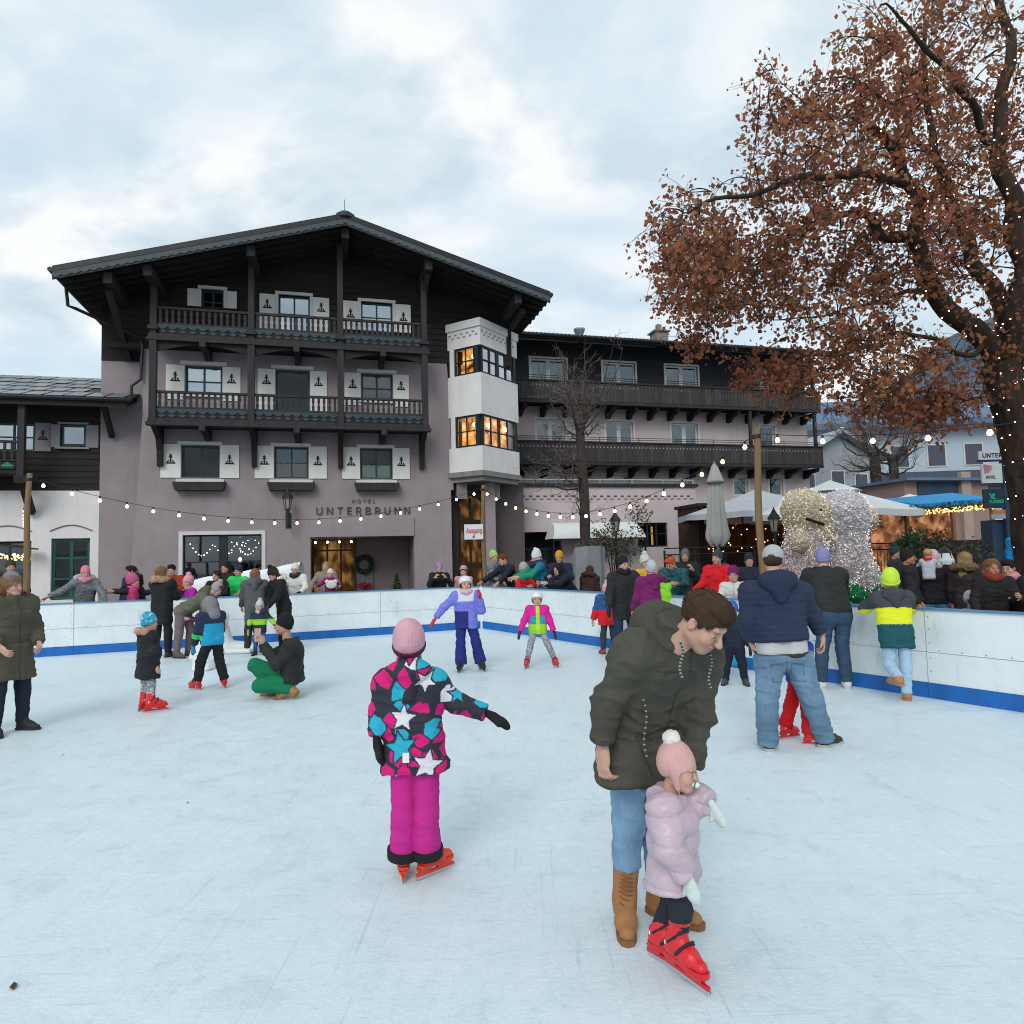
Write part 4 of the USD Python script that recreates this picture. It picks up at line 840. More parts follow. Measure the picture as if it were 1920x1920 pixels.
SKIN = A(.50, .30, .225)
_can = {}
def head_mesh(h, kind='adult'):
    key = ('head', h, kind)
    if key in _can: return _can[key]
    F = Field((-.12, -.14, -.19), (.12, .15, .14), h); ch = kind != 'adult'
    F.ell((0, -.012, .036), (.076, .096, .086), .01).ell((0, .032, -.03), (.058 + .006 * ch, .056, .074), .03)
    F.ell((0, .068, -.088 + .008 * ch), (.026, .02, .02), .03); F.cone((-.048, -.0, -.055), (-.02, .06, -.085), .018, .018, .03); F.cone((.048, 0, -.055), (.02, .06, -.085), .018, .018, .03)
    for sx in (-1, 1): F.ell((sx * .036, .062, -.03), (.026, .022, .026), .02)
    F.cone((-.036, .078, .024), (.036, .078, .024), .014, .014, .02)
    if not ch: F.cone((0, .09, .012), (0, .116, -.028), .008, .0125, .012); F.ell((0, .105, -.03), (.018, .012, .009), .008)
    else: F.cone((0, .086, .0), (0, .102, -.024), .007, .011, .014)
    for sx in (-1, 1): F.ell((sx * .033, .1, .002), (.018, .014, .011), .014, sub=True)
    for sx in (-1, 1): F.ell((sx * .033, .078, .001), (.0145, .0145, .0125), .003)
    F.ell((0, .093, -.054), (.022, .010, .0065), .006).ell((0, .091, -.066), (.019, .010, .0075), .006)
    for sx in (-1, 1):
        F.ell((sx * .076, -.006, -.004), (.011, .020, .031), .006); F.ell((sx * .088, -.002, .0), (.006, .011, .019), .004, sub=True)
    F.cone((0, -.022, -.06), (0, -.036, -.18), .05 - .006 * ch, .056, .03)
    v, f = F.mesh(); v = relax(v, f, 1)
    col = np.tile(SKIN, (len(v), 1)); g = lambda c, r: np.exp(-(((v - A(*c)) / r) ** 2).sum(1))[:, None]
    def tint(w, c): nonlocal col; col = col * (1 - w) + w * A(*c)
    for sx in (-1, 1):
        tint(.5 * g((sx * .045, .07, -.035), .028), (.58, .25, .19)); tint(.6 * g((sx * .082, 0, 0), .03), (.52, .25, .19))
        tint(np.clip(1.5 * g((sx * .033, .094, .001), A(.017, .02, .0075)), 0, 1) * .8, (.42, .30, .25)); tint(np.clip(1.6 * g((sx * .033, .096, .001), A(.008, .02, .007)), 0, 1), (.035, .025, .02))
        tint(np.clip(1.5 * g((sx * .036, .092, .0235), A(.021, .03, .0055)), 0, 1) * .8, (.09, .05, .03))
    tint(.5 * g((0, .118, -.03), .018), (.56, .24, .18)); tint(np.clip(1.5 * g((0, .1, -.06), A(.023, .02, .0095)), 0, 1) * .7, (.42, .14, .12)); tint(np.clip(1.3 * g((0, .103, -.0595), A(.02, .02, .0028)), 0, 1) * .7, (.16, .05, .05))
    _can[key] = (v, f, col); return _can[key]

def cap_band(F, lo_front, lo_back):
    n = A(0, (lo_front - lo_back) / .19, -1.0); F.cut(A(0, .09, lo_front), n)
def headgear(kind, h):
    """hats and hair in head coordinates: x to the side, y forward, z up; list of (part name, vertices, faces)"""
    key = (kind, h)
    if key in _can: return _can[key]
    F = Field((-.17, -.21, -.32), (.17, .2, .24), h); out = []; fin = lambda F, nm, it=1: out.append((nm, *(lambda v, f: (relax(v, f, it), f))(*F.mesh())))
    if kind in ('beanie', 'beanie_pom', 'ear_hat', 'tall_beanie'):
        z = .055 if kind != 'tall_beanie' else .085
        F.ell((0, -.016, .034), (.087, .106, .104), .01); F.ell((0, -.03, z + .04), (.062, .07, .066), .05); cap_band(F, .044, -.062); B = F
        if kind == 'ear_hat':
            for sx in (-1, 1): F.cone((sx * .078, -.005, .03), (sx * .066, .022, -.075), .03, .016, .02, flat=(A(1, 0, 0), 1.9)); F.cone((sx * .064, .024, -.08), (sx * .05, .04, -.13), .006, .004, .01)
        fin(F, 'hat')
        F = Field((-.17, -.21, -.1), (.17, .2, .2), h); F.ell((0, -.016, .02), (.0925, .112, .10), .01); cap_band(F, .036, -.072); n = A(0, .108 / .19, -1.0); F.cut(A(0, .09, .076), -n)
        if kind != 'ear_hat': fin(F, 'hat_band')
        if kind in ('beanie_pom', 'ear_hat'):
            F = Field((-.1, -.2, .05), (.1, .1, .3), h); c = A(0, -.055, .165) if kind == 'ear_hat' else A(0, -.02, .165); F.ell(c, .048, .01); v, f = F.mesh(); d = v - c
            v = c + d * (1 + .16 * (noise(v * 130) - .5) + .1 * (noise(v * 60, 3) - .5))[:, None]; out.append(('pompom', v, f))
    elif kind == 'helmet':
        F.ell((0, -.012, .045), (.102, .122, .098), .01); cap_band(F, .045, -.045)
        for k in range(3): F.cone((-.04 + .04 * k, .04, .15), (-.04 + .04 * k, -.09, .135), .008, .008, .012, sub=True)
        fin(F, 'helmet', 1); F = Field((-.17, -.21, -.32), (.17, .2, .24), h)
        for sx in (-1, 1): F.cone((sx * .084, .01, .03), (sx * .066, .03, -.06), .012, .008, .01); F.cone((sx * .066, .03, -.06), (0, .055, -.115), .008, .008, .01)
        F.ell((0, -.03, -.02), (.088, .085, .075), .02); F.ell((0, .06, -.03), (.066, .09, .09), .01, sub=True); fin(F, 'hair')
    elif kind == 'cap':
        F.ell((0, -.014, .04), (.086, .104, .092), .01); cap_band(F, .035, -.02); F.ell((0, .125, .036), (.068, .075, .012), .012); F.ell((0, -.11, .02), (.025, .03, .016), .004, sub=True)
        fin(F, 'cap')
        F = Field((-.17, -.21, -.32), (.17, .2, .24), h); F.ell((0, -.02, .01), (.0795, .096, .085), .02); F.ell((0, .09, -.02), (.09, .11, .12), .02, sub=True); F.cut(A(0, 0, .03), (0, 0, 1)); fin(F, 'hair')
    elif kind in ('short', 'short_side'):
        F.ell((0, -.016, .046), (.083, .103, .090), .02); F.ell((.01, .035, .1), (.066, .062, .036), .03); F.ell((0, .108, -.045), (.075, .052, .095), .02, sub=True); F.ell((0, .03, -.1), (.12, .075, .085), .02, sub=True)
        F.cut(A(0, -.07, -.065), (0, -.5, -1)); v, f = F.mesh(); n = vnormals(v, f)
        v = relax(v, f, 1) + n * (.007 * (noise(v * A(110, 45, 70), 2) - .5) + .010 * (noise(v * A(45, 18, 30), 4) - .5))[:, None]; out.append(('hair', v, f))
    elif kind in ('long', 'curly', 'bob'):
        F.ell((0, -.016, .044), (.085, .104, .092), .02); L = {'long': -.27, 'curly': -.25, 'bob': -.11}[kind]
        for sx in (-1, 0, 1): F.cone((sx * .06, -.045 - .02 * (sx == 0), .03), (sx * .072, -.06, L), .045, .035 if kind != 'curly' else .055, .04)
        F.ell((0, .105, -.045), (.068, .06, .1), .02, sub=True); F.cone((0, .06, -.08), (0, .1, -.3), .07, .12, .02, sub=True)
        v, f = F.mesh(); n = vnormals(v, f); q = 60 if kind == 'curly' else 1
        a = .03 if kind == 'curly' else .010; v = v + n * (a * (noise(v * (A(38, 38, 30) if kind == 'curly' else A(60, 60, 10)), 2) - .5) + .4 * a * (noise(v * 80, 5) - .5))[:, None]; out.append(('hair', v, f))
    elif kind == 'hood_up':
        F.ell((0, -.02, .02), (.104, .118, .128), .02); F.cone((0, -.03, -.05), (0, -.05, -.17), .085, .095, .05); F.ell((0, .11, -.01), (.068, .09, .098), .02, sub=True); fin(F, 'hood')
    elif kind == 'none': pass
    _can[key] = out; return out

def hand_mesh(kind, h):
    """wrist at the origin, fingers along +x, thumb on +y, palm facing -z"""
    key = ('hand', kind, h)
    if key in _can: return _can[key]
    F = Field((-.06, -.09, -.12), (.22, .11, .06), h)
    if kind == 'mitten':
        F.cone((-.02, 0, 0), (.035, 0, 0), .03, .036, .02, flat=(A(0, 0, 1), 1.25)); F.ell((.085, 0, -.008), (.065, .043, .027), .03); F.cone((.04, .03, -.008), (.085, .06, -.02), .019, .017, .015); F.cone((.1, 0, -.01), (.14, -.003, -.025), .034, .028, .03, flat=(A(0, 0, 1), 1.4))
    else:
        F.cone((-.03, 0, 0), (.02, 0, 0), .025, .027, .02, flat=(A(0, 0, 1), 1.3)); F.ell((.05, .002, -.002), (.048, .04, .0165), .02)
        F.cone((.02, .02, -.006), (.055, .034, -.012), .018, .014, .015)
        c0 = {'relaxed': (.35, .5, .35), 'grip': (.9, 1.3, .8), 'flat': (.1, .15, .1)}[kind]
        for q, (y0, L, sp) in enumerate(((.028, .072, .10), (.010, .08, .03), (-.009, .075, -.05), (-.027, .06, -.13))):
            p = A(.085, y0, .0); ang = 0; r = .0092 - .0007 * (q == 3)
            for w, seg in zip(c0, (.45, .32, .25)):
                ang += w * (1 + .12 * q); d = A(math.cos(ang) * math.cos(sp), math.cos(ang) * math.sin(sp), -math.sin(ang)); e = p + d * L * seg; F.cone(p, e, r, r * .92, .006); p, r = e, r * .92
        p = A(.03, .034, -.008); d = A(.62, .62, -.45) if kind != 'grip' else A(.7, .25, -.7); d /= np.linalg.norm(d); e = p + d * .036; F.cone(p, e, .0125, .0105, .012); d2 = d + A(.5, -.25, -.15); d2 /= np.linalg.norm(d2); F.cone(e, e + d2 * .03, .0105, .009, .006)
    v, f = F.mesh(); _can[key] = (v, f); return _can[key]

def shoe_parts(kind, h):
    """toe along +y, ankle above the origin, ground at z = 0"""
    key = ('shoe', kind, h)
    if key in _can: return _can[key]
    out = []; z = .075 if kind in ('skate', 'black_skate') else 0.0
    F = Field((-.1, -.16, -.02), (.1, .24, .34), h)
    top = {'shoe': .105, 'boot': .19, 'skate': .20, 'black_skate': .20, 'snow_boot': .2, 'work_boot': .27}[kind]
    F.cone((0, -.055, .045 + z), (0, .07, .04 + z), .042, .04, .03); F.cone((0, .07, .038 + z), (0, .14, .03 + z), .042, .034, .03); wb = kind == 'work_boot'; F.cone((0, -.045, .06 + z), (0, -.035, top + z), .046 + .006 * wb, .05 + .006 * (kind != 'shoe') + .004 * wb, .03); F.cone((0, -.02, .1 + z), (0, .06, .055 + z), .042, .036, .04)
    F.cut((0, 0, .02 + z), (0, 0, -1)); F.cut((0, 0, top + z), (0, 0, 1)); v, f = F.mesh(); v = relax(v, f, 1); out.append(('upper', v, f))
    o = [(.0, -.105), (.03, -.095), (.042, -.06), (.036, 0), (.043, .07), (.04, .13), (.024, .172), (0, .182), (-.024, .172), (-.038, .13), (-.04, .07), (-.034, 0), (-.042, -.06), (-.03, -.095)]
    def ext(o, z0, z1, k=1.0): m = trimesh.creation.extrude_polygon(Polygon([(a * k, b * (1 + (k - 1) * .4)) for a, b in o]), z1 - z0, engine='earcut'); v = np.asarray(m.vertices).copy(); v[:, 2] += z0; return v, np.asarray(m.faces)
    if kind == 'work_boot':
        mb = MB()
        for i_ in range(8):
            zz = .095 + .02 * i_; yy = .034 - .012 * min(i_ / 2, 1) + .012 * (i_ == 0); mb.tube([(-.030, yy - .012, zz), (-.012, yy + .004, zz + .006), (.012, yy + .004, zz + .014), (.030, yy - .012, zz + .02)], .0035, 5)
        out.append(('laces', *mb.out()))
    if z == 0: out.insert(1, ('sole', *ext(o, 0, .024, 1.08)))
    else:
        mb = MB(); mb.mesh(ext(o, z - .004, z + .022, 1.04))
        for y0, y1 in ((-.11, -.02), (.04, .16)): mb.add([(sx * w, y, zz) for zz, w, dy in ((z - .002, .028, 0), (.028, .008, .012)) for y, sx in ((y0 + dy, -1), (y1 - dy, -1), (y1 - dy, 1), (y0 + dy, 1))], [[0, 1, 5, 4], [1, 2, 6, 5], [2, 3, 7, 6], [3, 0, 4, 7], [4, 5, 6, 7]])
        mb.box(-.009, .009, -.125, .19, .022, .04); out.append(('blade_holder', *mb.out()))
        mb = MB(); mb.add([(sx * .0022, y, zz) for sx in (-1, 1) for y, zz in ((-.13, .024), (-.122, 0), (.17, 0), (.2, .016), (.195, .026))], [[0, 1, 2, 3], [0, 3, 4, 0], [8, 7, 6, 5], [9, 8, 5, 9], [1, 6, 7, 2], [2, 7, 8, 3]]); out.append(('blade', *mb.out()))
        F = Field((-.1, -.16, .0), (.1, .24, .34), h)
        for y0, zz in ((.052, .098), (.0, .138)):
            g = [(-.053, y0 - .035, zz - .045), (-.044, y0 - .008, zz - .012), (-.024, y0 + .004, zz + .010), (0, y0 + .007, zz + .014), (.024, y0 + .004, zz + .010), (.044, y0 - .008, zz - .012), (.053, y0 - .035, zz - .045)]
            for p_, q_ in zip(g[:-1], g[1:]): F.cone(A(*p_) + A(0, 0, z), A(*q_) + A(0, 0, z), .009, .009, .006)
        F.cone((0, -.035, .17 + z), (0, -.035, .24 + z), .05, .048, .02); F.cut((0, 0, .235 + z), (0, 0, 1)); v, f = F.mesh(); out.append(('strap', v, f))
        mb = MB()
        for sx in (-1, 1): mb.sphere((sx * .0415, .03, .045 + z), (.004, .028, .011), 1); mb.sphere((sx * .0455, -.06, .075 + z), (.004, .014, .014), 1)
        out.append(('white_print', *mb.out()))
    _can[key] = (out, .09 + z); return _can[key]

def frame(f, u):
    f = A(*f) / np.linalg.norm(f); l = np.cross(f, u); l /= np.linalg.norm(l); return np.stack([l, f, np.cross(l, f)], 0)   # rows: side, forward, up

def pose(H, pos, yaw, child=0.0, lean=0.0, side=0.0, head=(0, 0), aL=None, aR=None, lL=None, lR=None, twist=0.0, stance=1.0, skate=False, crouch=0.0):
    """joints of a figure; directions are (outward, forward, up)"""
    yw = math.radians(yaw); f = A(math.sin(yw), -math.cos(yw), 0); l = np.cross(A(0, 0, 1), f); z = A(0, 0, 1)
    L = lambda a, b: a + (b - a) * child
    hh, leg, ank, nk = L(.135, .195) * H, L(.455, .385) * H, (.05 * H if not skate else .05 * H + .05), L(.03, .02) * H
    tor = H - hh - leg - ank - nk; ln = math.radians(lean); sd = math.radians(side)
    up = z * math.cos(ln) * math.cos(sd) + f * math.sin(ln) + l * math.sin(sd); up /= np.linalg.norm(up); fw = np.cross(l, up) * -1; fw = np.cross(up, l) * -1 if False else (f - up * (f @ up)); fw /= np.linalg.norm(fw)
    tw = math.radians(twist); lt = l * math.cos(tw) + f * math.sin(tw)
    J = {'H': H, 'child': child, 'up': up, 'f': f, 'hh': hh, 'skate': skate}
    defl = ((.10 * stance, .05, -1), (.04 * stance, -.06, -1)); hw = .052 * H
    D = lambda d, o: (lambda q: q / np.linalg.norm(q))(o * l * d[0] + f * d[1] + z * d[2])
    legs = {}
    for s, o, q in (('L', 1, lL or defl), ('R', -1, lR or defl)):
        legs[s] = (o * l * hw, o * l * hw + D(q[0], o) * leg * .5, o * l * hw + D(q[0], o) * leg * .5 + D(q[1], o) * leg * .5)
    low = min(legs['L'][2][2], legs['R'][2][2]); P = A(pos[0], pos[1], 0) + z * (ank - low); J['pel'] = P + up * .03 * H
    for s, o in (('L', 1), ('R', -1)):
        J['hp' + s], J['kn' + s], J['an' + s] = (P + x for x in legs[s]); td = f * .9 + o * l * .25
        J['to' + s] = J['an' + s] + td / np.linalg.norm(td)
    nb = P + up * tor; J['neck'] = nb; J['chest'] = P + up * tor * .72; J['fw'] = fw
    for s, o, q in (('L', 1, aL), ('R', -1, aR)):
        q = q or ((.16, .02, -1), (.06, .22, -1)); J['sh' + s] = nb - up * .028 * H + o * lt * L(.105, .10) * H
        J['el' + s] = J['sh' + s] + D(q[0], o) * .165 * H; J['wr' + s] = J['el' + s] + D(q[1], o) * .145 * H; J['hd' + s] = D(q[2] if len(q) > 2 else q[1], o); J['pn' + s] = -o * l
    hy, hp = math.radians(head[0]), math.radians(head[1]) + ln * .55
    hf = f * math.cos(hy) + l * math.sin(hy); J['hf'] = hf * math.cos(hp) - z * math.sin(hp); hu = z * math.cos(hp) + hf * math.sin(hp)
    J['hu'] = hu; J['head'] = nb + (up * .5 + hu * .5) * nk + hu * hh * .52; return J

def pinned(H, d, px, yaw, hd_yaw, hd_pitch, child=0.0, roll=0.0, skate=False):
    """joints given as (pixel x, pixel y, metres behind the figure's base depth d)"""
    J = {k: at(p[0], p[1], d + p[2]) for k, p in px.items() if k[:2] in ('sh', 'el', 'wr', 'hp', 'kn', 'an', 'to', 'ne', 'he', 'pe')}
    f = lambda y, p=0: A(math.sin(math.radians(y)) * math.cos(math.radians(p)), -math.cos(math.radians(y)) * math.cos(math.radians(p)), -math.sin(math.radians(p)))
    J.update(H=H, child=child, f=f(yaw), skate=skate, hh=(.135 + .06 * child) * H); J['pel'] = J.get('pel', (J['hpL'] + J['hpR']) / 2)
    up = J['neck'] - J['pel']; J['up'] = up / np.linalg.norm(up); J['fw'] = J['f'] - J['up'] * (J['f'] @ J['up']); J['fw'] /= np.linalg.norm(J['fw'])
    J['chest'] = J['pel'] + (J['neck'] - J['pel']) * .72; J['hf'] = f(hd_yaw, hd_pitch); u = A(0, 0, 1) - J['hf'] * J['hf'][2]; u /= np.linalg.norm(u); l = np.cross(u, J['hf']); J['hu'] = u * math.cos(math.radians(roll)) + l * math.sin(math.radians(roll))
    for s in 'LR':
        w = J['wr' + s] - J['el' + s]; J.setdefault('hd' + s, w / np.linalg.norm(w)); J['pn' + s] = np.cross(A(0, 0, 1), J['f']) * (-1 if s == 'L' else 1)
        if 'to' + s in px: q = J['to' + s] - J['an' + s]; J['to' + s] = J['an' + s] + q / np.linalg.norm(q)
        else: J['to' + s] = J['an' + s] + J['f']
    return J

_fab = {}
def fabric(c, rough=.82, var=.10, bump=.25, bs=70, name=None, spec=.25):
    key = (tuple(round(x, 3) for x in c), rough, bump, bs)
    if key not in _fab: _fab[key] = M(f'{name or "cloth"}_{len(_fab):03d}', c, rough, var, 14, bump, bs, spec)
    return _fab[key]
skin_m = Mcol('skin', .55, .08, 260, .35, subsurface_weight=0.0)
print_m = Mcol('printed_cloth', .8, .2, 80)
shiny_print = Mcol('printed_shell', .55, .15, 60)

def folds(v, f, amp, seed, H, quilt=0.0, up=None, org=None, qp=.048):
    n = vnormals(v, f); q = v / H * 1.75; w = q + .10 * np.stack([noise(q * 5, seed + i) - .5 for i in (11, 12, 13)], 1)
    rg = lambda x, k: (1 - np.abs(2 * noise(x, k) - 1)) ** 2.5
    d = amp * (1.0 * (noise(q * A(6, 6, 10), seed) - .5) + .95 * (rg(w @ np.array([[1, 0, .35], [0, 1, .35], [-.5, -.5, 1]]) * A(5, 5, 13), seed + 3) - .3) + .5 * (rg(w * A(9, 9, 19), seed + 7) - .3) + .35 * (noise(q * 36, seed + 5) - .5))
    if quilt: t = (v - org) @ up; d = d * .7 + quilt * (np.abs(np.sin(np.pi * t / (qp * H / 1.75 * (1 + .12 * noise(q * 3, seed))))) ** .45 - .75)
    return v + n * d[:, None]

def strands(v, f, n, L, seed, sweep):
    """short flat hairs lying along a hair shape"""
    r_ = np.random.default_rng(seed); i = r_.integers(0, len(f), n); w = r_.dirichlet((1, 1, 1), n); p = (v[f[i]] * w[:, :, None]).sum(1); nn = vnormals(v, f); nm = (nn[f[i]] * w[:, :, None]).sum(1); d = A(*sweep)[None] + r_.normal(size=(n, 3)) * .35; d = d - nm * (d * nm).sum(1, keepdims=True); d /= np.linalg.norm(d, axis=1, keepdims=True) + 1e-9; s = np.cross(d, nm); l = L * (.6 + .8 * r_.random((n, 1)))
    q = np.stack([p - s * .0016, p + s * .0016, p + d * l * .55 + nm * l * .16 + s * .0012, p + d * l + nm * l * .06, p + d * l * .55 + nm * l * .16 - s * .0012], 1).reshape(-1, 3); k = np.arange(n)[:, None, None] * 5
    return q, (k + np.array([[0, 1, 2], [0, 2, 4], [4, 2, 3]])[None]).reshape(-1, 3)

def person(label, J, S, h=.018, group=None, name='person', cat='person'):
    """S: jacket, legs, shoe, hat ... each (kind, colour) or a colour; see the figures below"""
    H, c = J['H'], J['child']; base = (J['anL'] + J['anR']) / 2 * A(1, 1, 0); seed = int(abs(base[0] * 37 + base[1] * 91)) % 900
    th = thing(name, label, cat, base, group=group); up, fw = J['up'], J['fw']; lat = np.cross(up, fw); hi = h < .012
    b = S.get('bulk', 1.0); k = .022 * H; put = lambda nm, v, f, m, **kw: part(nm, (v - base, f), m, th, True, **kw)
    lim = [J[x] for x in ('head', 'neck', 'pel', 'shL', 'shR', 'elL', 'elR', 'wrL', 'wrR', 'hpL', 'hpR', 'knL', 'knR', 'anL', 'anR')]; lo, hi_ = np.min(lim, 0) - .2 * H, np.max(lim, 0) + .2 * H
    W = .05 * H
    # body
    F = Field(lo, hi_, max(h * 1.25, .012)); nk = J['neck']
    for s in 'LR':
        F.cone(J['sh' + s], J['el' + s], .026 * H, .022 * H, k); F.cone(J['el' + s], J['wr' + s], .022 * H, .016 * H, k); F.cone(J['hp' + s], J['kn' + s], .04 * H, .028 * H, k); F.cone(J['kn' + s], J['an' + s], .028 * H, .02 * H, k)
    F.cone(J['pel'], J['chest'], .044 * H, .044 * H, k).cone(J['chest'], nk, .042 * H, .03 * H, k).cone(J['shL'], J['shR'], .03 * H, .03 * H, k)
    bv, bf = F.mesh(); B = MB(); B.add(bv, bf); cols = [np.tile(SKIN, (len(bv), 1))]
    s_ = J['hh'] / .24; R = frame(J['hf'], J['hu']); hv, hf_, hc = head_mesh(.0042 if hi else .0085, 'adult' if c < .3 else 'kid'); sc = A(s_ * (1 + .06 * c), s_, s_)
    toW = lambda v: (v * sc) @ R + J['head'] - J['hu'] * .012 * s_
    hc = hc * A(*S.get('skin', (1, 1, 1)))
    if S.get('stubble'): g = np.clip(np.exp(-(((hv - A(0, .06, -.075)) / A(.07, .07, .035)) ** 2).sum(1)) * 1.3, 0, 1)[:, None]; hc = hc * (1 - .42 * g) + .42 * g * A(.17, .105, .075)
    B.add(toW(hv), hf_); cols.append(hc)
    gl = S.get('gloves')
    for s, o in (('L', 1), ('R', -1)):
        kind = 'mitten' if gl is not None else S.get('hand' + s, S.get('hand', 'relaxed')); v, f = hand_mesh(kind, .0042 if hi else .008); d = J['hd' + s]; pn = J['pn' + s] - d * (J['pn' + s] @ d); L_ = np.linalg.norm(pn)
        pn = pn / L_ if L_ > .1 else np.cross(d, A(0, 0, 1.0)); th_ = np.cross(pn, d) * -o * (1 if s == 'L' else 1)
        zz = -pn; yy = np.cross(zz, d); hs = H / 1.75 * (1 + .12 * c) * S.get('hands', 1.0); q = (v * hs) @ np.stack([d, yy, zz], 0) + J['wr' + s] + d * .01 * H
        if (o < 0): q = ((v * A(1, -1, 1)) * hs) @ np.stack([d, yy, zz], 0) + J['wr' + s] + d * .01 * H; f = f[:, ::-1]
        if gl is None: B.add(q, f); cols.append(np.tile(SKIN * .96 * A(*S.get('skin', (1, 1, 1))), (len(q), 1)))
        else: put('glove', q, f, fabric(gl, .8))
    v, f = B.out(); put('body', v, f, skin_m, col=np.vstack(cols))
    # trousers
    if S.get('legs') is not None:
        lr = S.get('leg_r', 1.0); F = Field(lo, hi_, h); hr = .85 if S.get('hem', .05) > .03 and S.get('jacket') is not None else 1.0
        for s in 'LR':
            an, kn = J['an' + s], J['kn' + s]; d = (an - kn) / np.linalg.norm(an - kn); e = an + d * (S.get('cuff', .0) * H); G2 = Field(lo, hi_, h)
            G2.cone(J['hp' + s], kn, .056 * H * lr * hr, .043 * H * lr, k * .6); G2.cone(kn, an + d * .01 * H, .043 * H * lr, .034 * H * lr * S.get('flare', 1), k * .6); G2.cutball(e, d, e + d * .05 * H, .1 * H); F.v = np.minimum(F.v, G2.v)
        G2 = Field(lo, hi_, h); G2.cone(J['hpL'], J['hpR'], .064 * H * hr, .064 * H * hr, k); G2.cone(J['pel'], J['pel'] + up * .04 * H, .07 * H * hr * hr, .066 * H * hr * hr, k)
        kk = k * 1.4; q_ = np.maximum(kk - np.abs(F.v - G2.v), 0) / kk; F.v = np.minimum(F.v, G2.v) - q_ * q_ * kk / 4
        pw = J['pel'] + up * S.get('waist', .05) * H; F.cutball(pw, up, pw + up * .05 * H, .15 * H)
        v, f = F.mesh(); v = relax(v, f, 1); v = folds(v, f, .008 * H / 1.75 * S.get('leg_fold', 1.0), seed + 40, H)
        cl = S['legs']
        if callable(cl): put(S.get('legs_name', 'trousers'), v, f, print_m, col=cl(v, J))
        else: put(S.get('legs_name', 'trousers'), v, f, fabric(cl, .85, .16 if S.get('denim') else .08, .35, 90, 'denim' if S.get('denim') else 'trousers'))
    # shoes
    kind, colr = S.get('shoe', ('boot', (.03, .025, .02)))[:2]; sp, za = shoe_parts(kind, .006 if hi else .011); fs = H / 1.75 * (1 + .18 * c) * S.get('feet', 1.0)
    for s in 'LR':
        t = (J['to' + s] - J['an' + s]) * (A(1, 1, 1) if J.get('free' + s) else A(1, 1, 0)); sh_up = J.get('su' + s, A(0, 0, 1)); Rf = frame(t, sh_up); fo = Rf[1] * .038 * fs; org = J['an' + s] + fo - Rf[2] * za * fs if J.get('free' + s) else (J['an' + s] + fo) * A(1, 1, 0) + A(0, 0, max(J['an' + s][2] - za * fs, 0.0))
        names = {'upper': 'skate' if 'skate' in kind else ('boot' if 'boot' in kind else 'shoe')}; par = None
        for nm, v, f in sp:
            m = {'upper': M(f'shoe_{"_".join(str(int(x * 999)) for x in colr)}', colr, .35 if kind == 'skate' else .7, .12, 20, .2, 80, .5), 'sole': fabric(S.get('sole', (.03, .03, .03)), .8, name='sole'), 'blade_holder': M(f'holder_{"_".join(str(int(x * 999)) for x in colr)}', A(*colr) * .9, .35, .1, 9, 0, 50, .5),
                 'blade': M('skate_blade', (.55, .57, .6), .25, .1, metallic=.9), 'strap': fabric((.025, .025, .03), .7, name='strap'), 'laces': fabric((.20, .10, .04), .8, name='lace'), 'white_print': M('white_print', (.7, .7, .7), .5, .05)}[nm]
            ld = J['kn' + s] - J['an' + s]; ld = ld / np.linalg.norm(ld); sh_ = np.clip(ld[:2] / max(ld[2], .3), -.8, .8)
            q = (v * fs) @ Rf + org - base
            if abs(sh_up[2]) > .9: q = q + np.maximum(v[:, 2:] - za, 0) * fs * np.append(sh_, 0)[None]
            if par is None: par = part(names['upper'], (q, f), m, th, True); 
            else: part(nm, (q, f), m, par, 35)
    # jacket
    jk = S.get('jacket')
    if jk is not None:
        h = S.get('jh', h); F = Field(lo, hi_, h); ch, pel = J['chest'], J['pel']; hem = S.get('hem', .05) * H; down = S.get('hem_dir', -up); T = pel + down * hem; sl = S.get('sleeve', 1.0); belly = S.get('belly', 1.0)
        for o, s in ((1, 'L'), (-1, 'R')):
            F.cone(ch + o * lat * W * 1.05, pel + o * lat * W * .85, .066 * H * b, .066 * H * b * belly, k); F.cone(pel + o * lat * W * .85, T + o * lat * W * S.get('flare_j', .9), .068 * H * b * belly, .068 * H * b * S.get('flare_j', .9) * 1.06, k)
            F.cone(J['sh' + s], ch + o * lat * W * .5, .05 * H * b, .07 * H * b, k)
        F.cone(ch, pel, .066 * H * b, .066 * H * b * belly, k); F.cone(pel, T, .068 * H * b * belly, .066 * H * b * S.get('flare_j', .9), k)
        F.cone(J['shL'], J['shR'], .048 * H * b, .048 * H * b, k); F.cone(ch, nk, .068 * H * b, .05 * H, k); F.cone(nk - up * .02 * H, nk + up * S.get('collar', .028) * H, .05 * H, .048 * H, k * .5)
        F.cut(T, down)
        F2 = Field(lo, hi_, h)
        for s in 'LR':
            d = J['wr' + s] - J['el' + s]; d /= np.linalg.norm(d); e = J['wr' + s] - d * .004 * H
            G2 = Field(lo, hi_, h); G2.cone(J['sh' + s], J['el' + s], .045 * H * b * sl, .038 * H * b * sl, k * 1.2); G2.cone(J['el' + s], J['wr' + s], .038 * H * b * sl, .030 * H * b * sl, k * .8); G2.cutball(e, d, e + d * .06 * H, .1 * H); F2.v = np.minimum(F2.v, G2.v)
        kk = k * 1.1; q_ = np.maximum(kk - np.abs(F.v - F2.v), 0) / kk; F.v = np.minimum(F.v, F2.v) - q_ * q_ * kk / 4
        F.cutball(nk + up * S.get('collar', .028) * H, up, nk + up * (S.get('collar', .028) + .06) * H, .075 * H)
        v, f = F.mesh(); v = relax(v, f, 1); v = folds(v, f, .011 * H / 1.75 * S.get('fold', 1.0), seed, H, S.get('quilt', 0) * H / 1.75, up, pel, S.get('qp', .048))
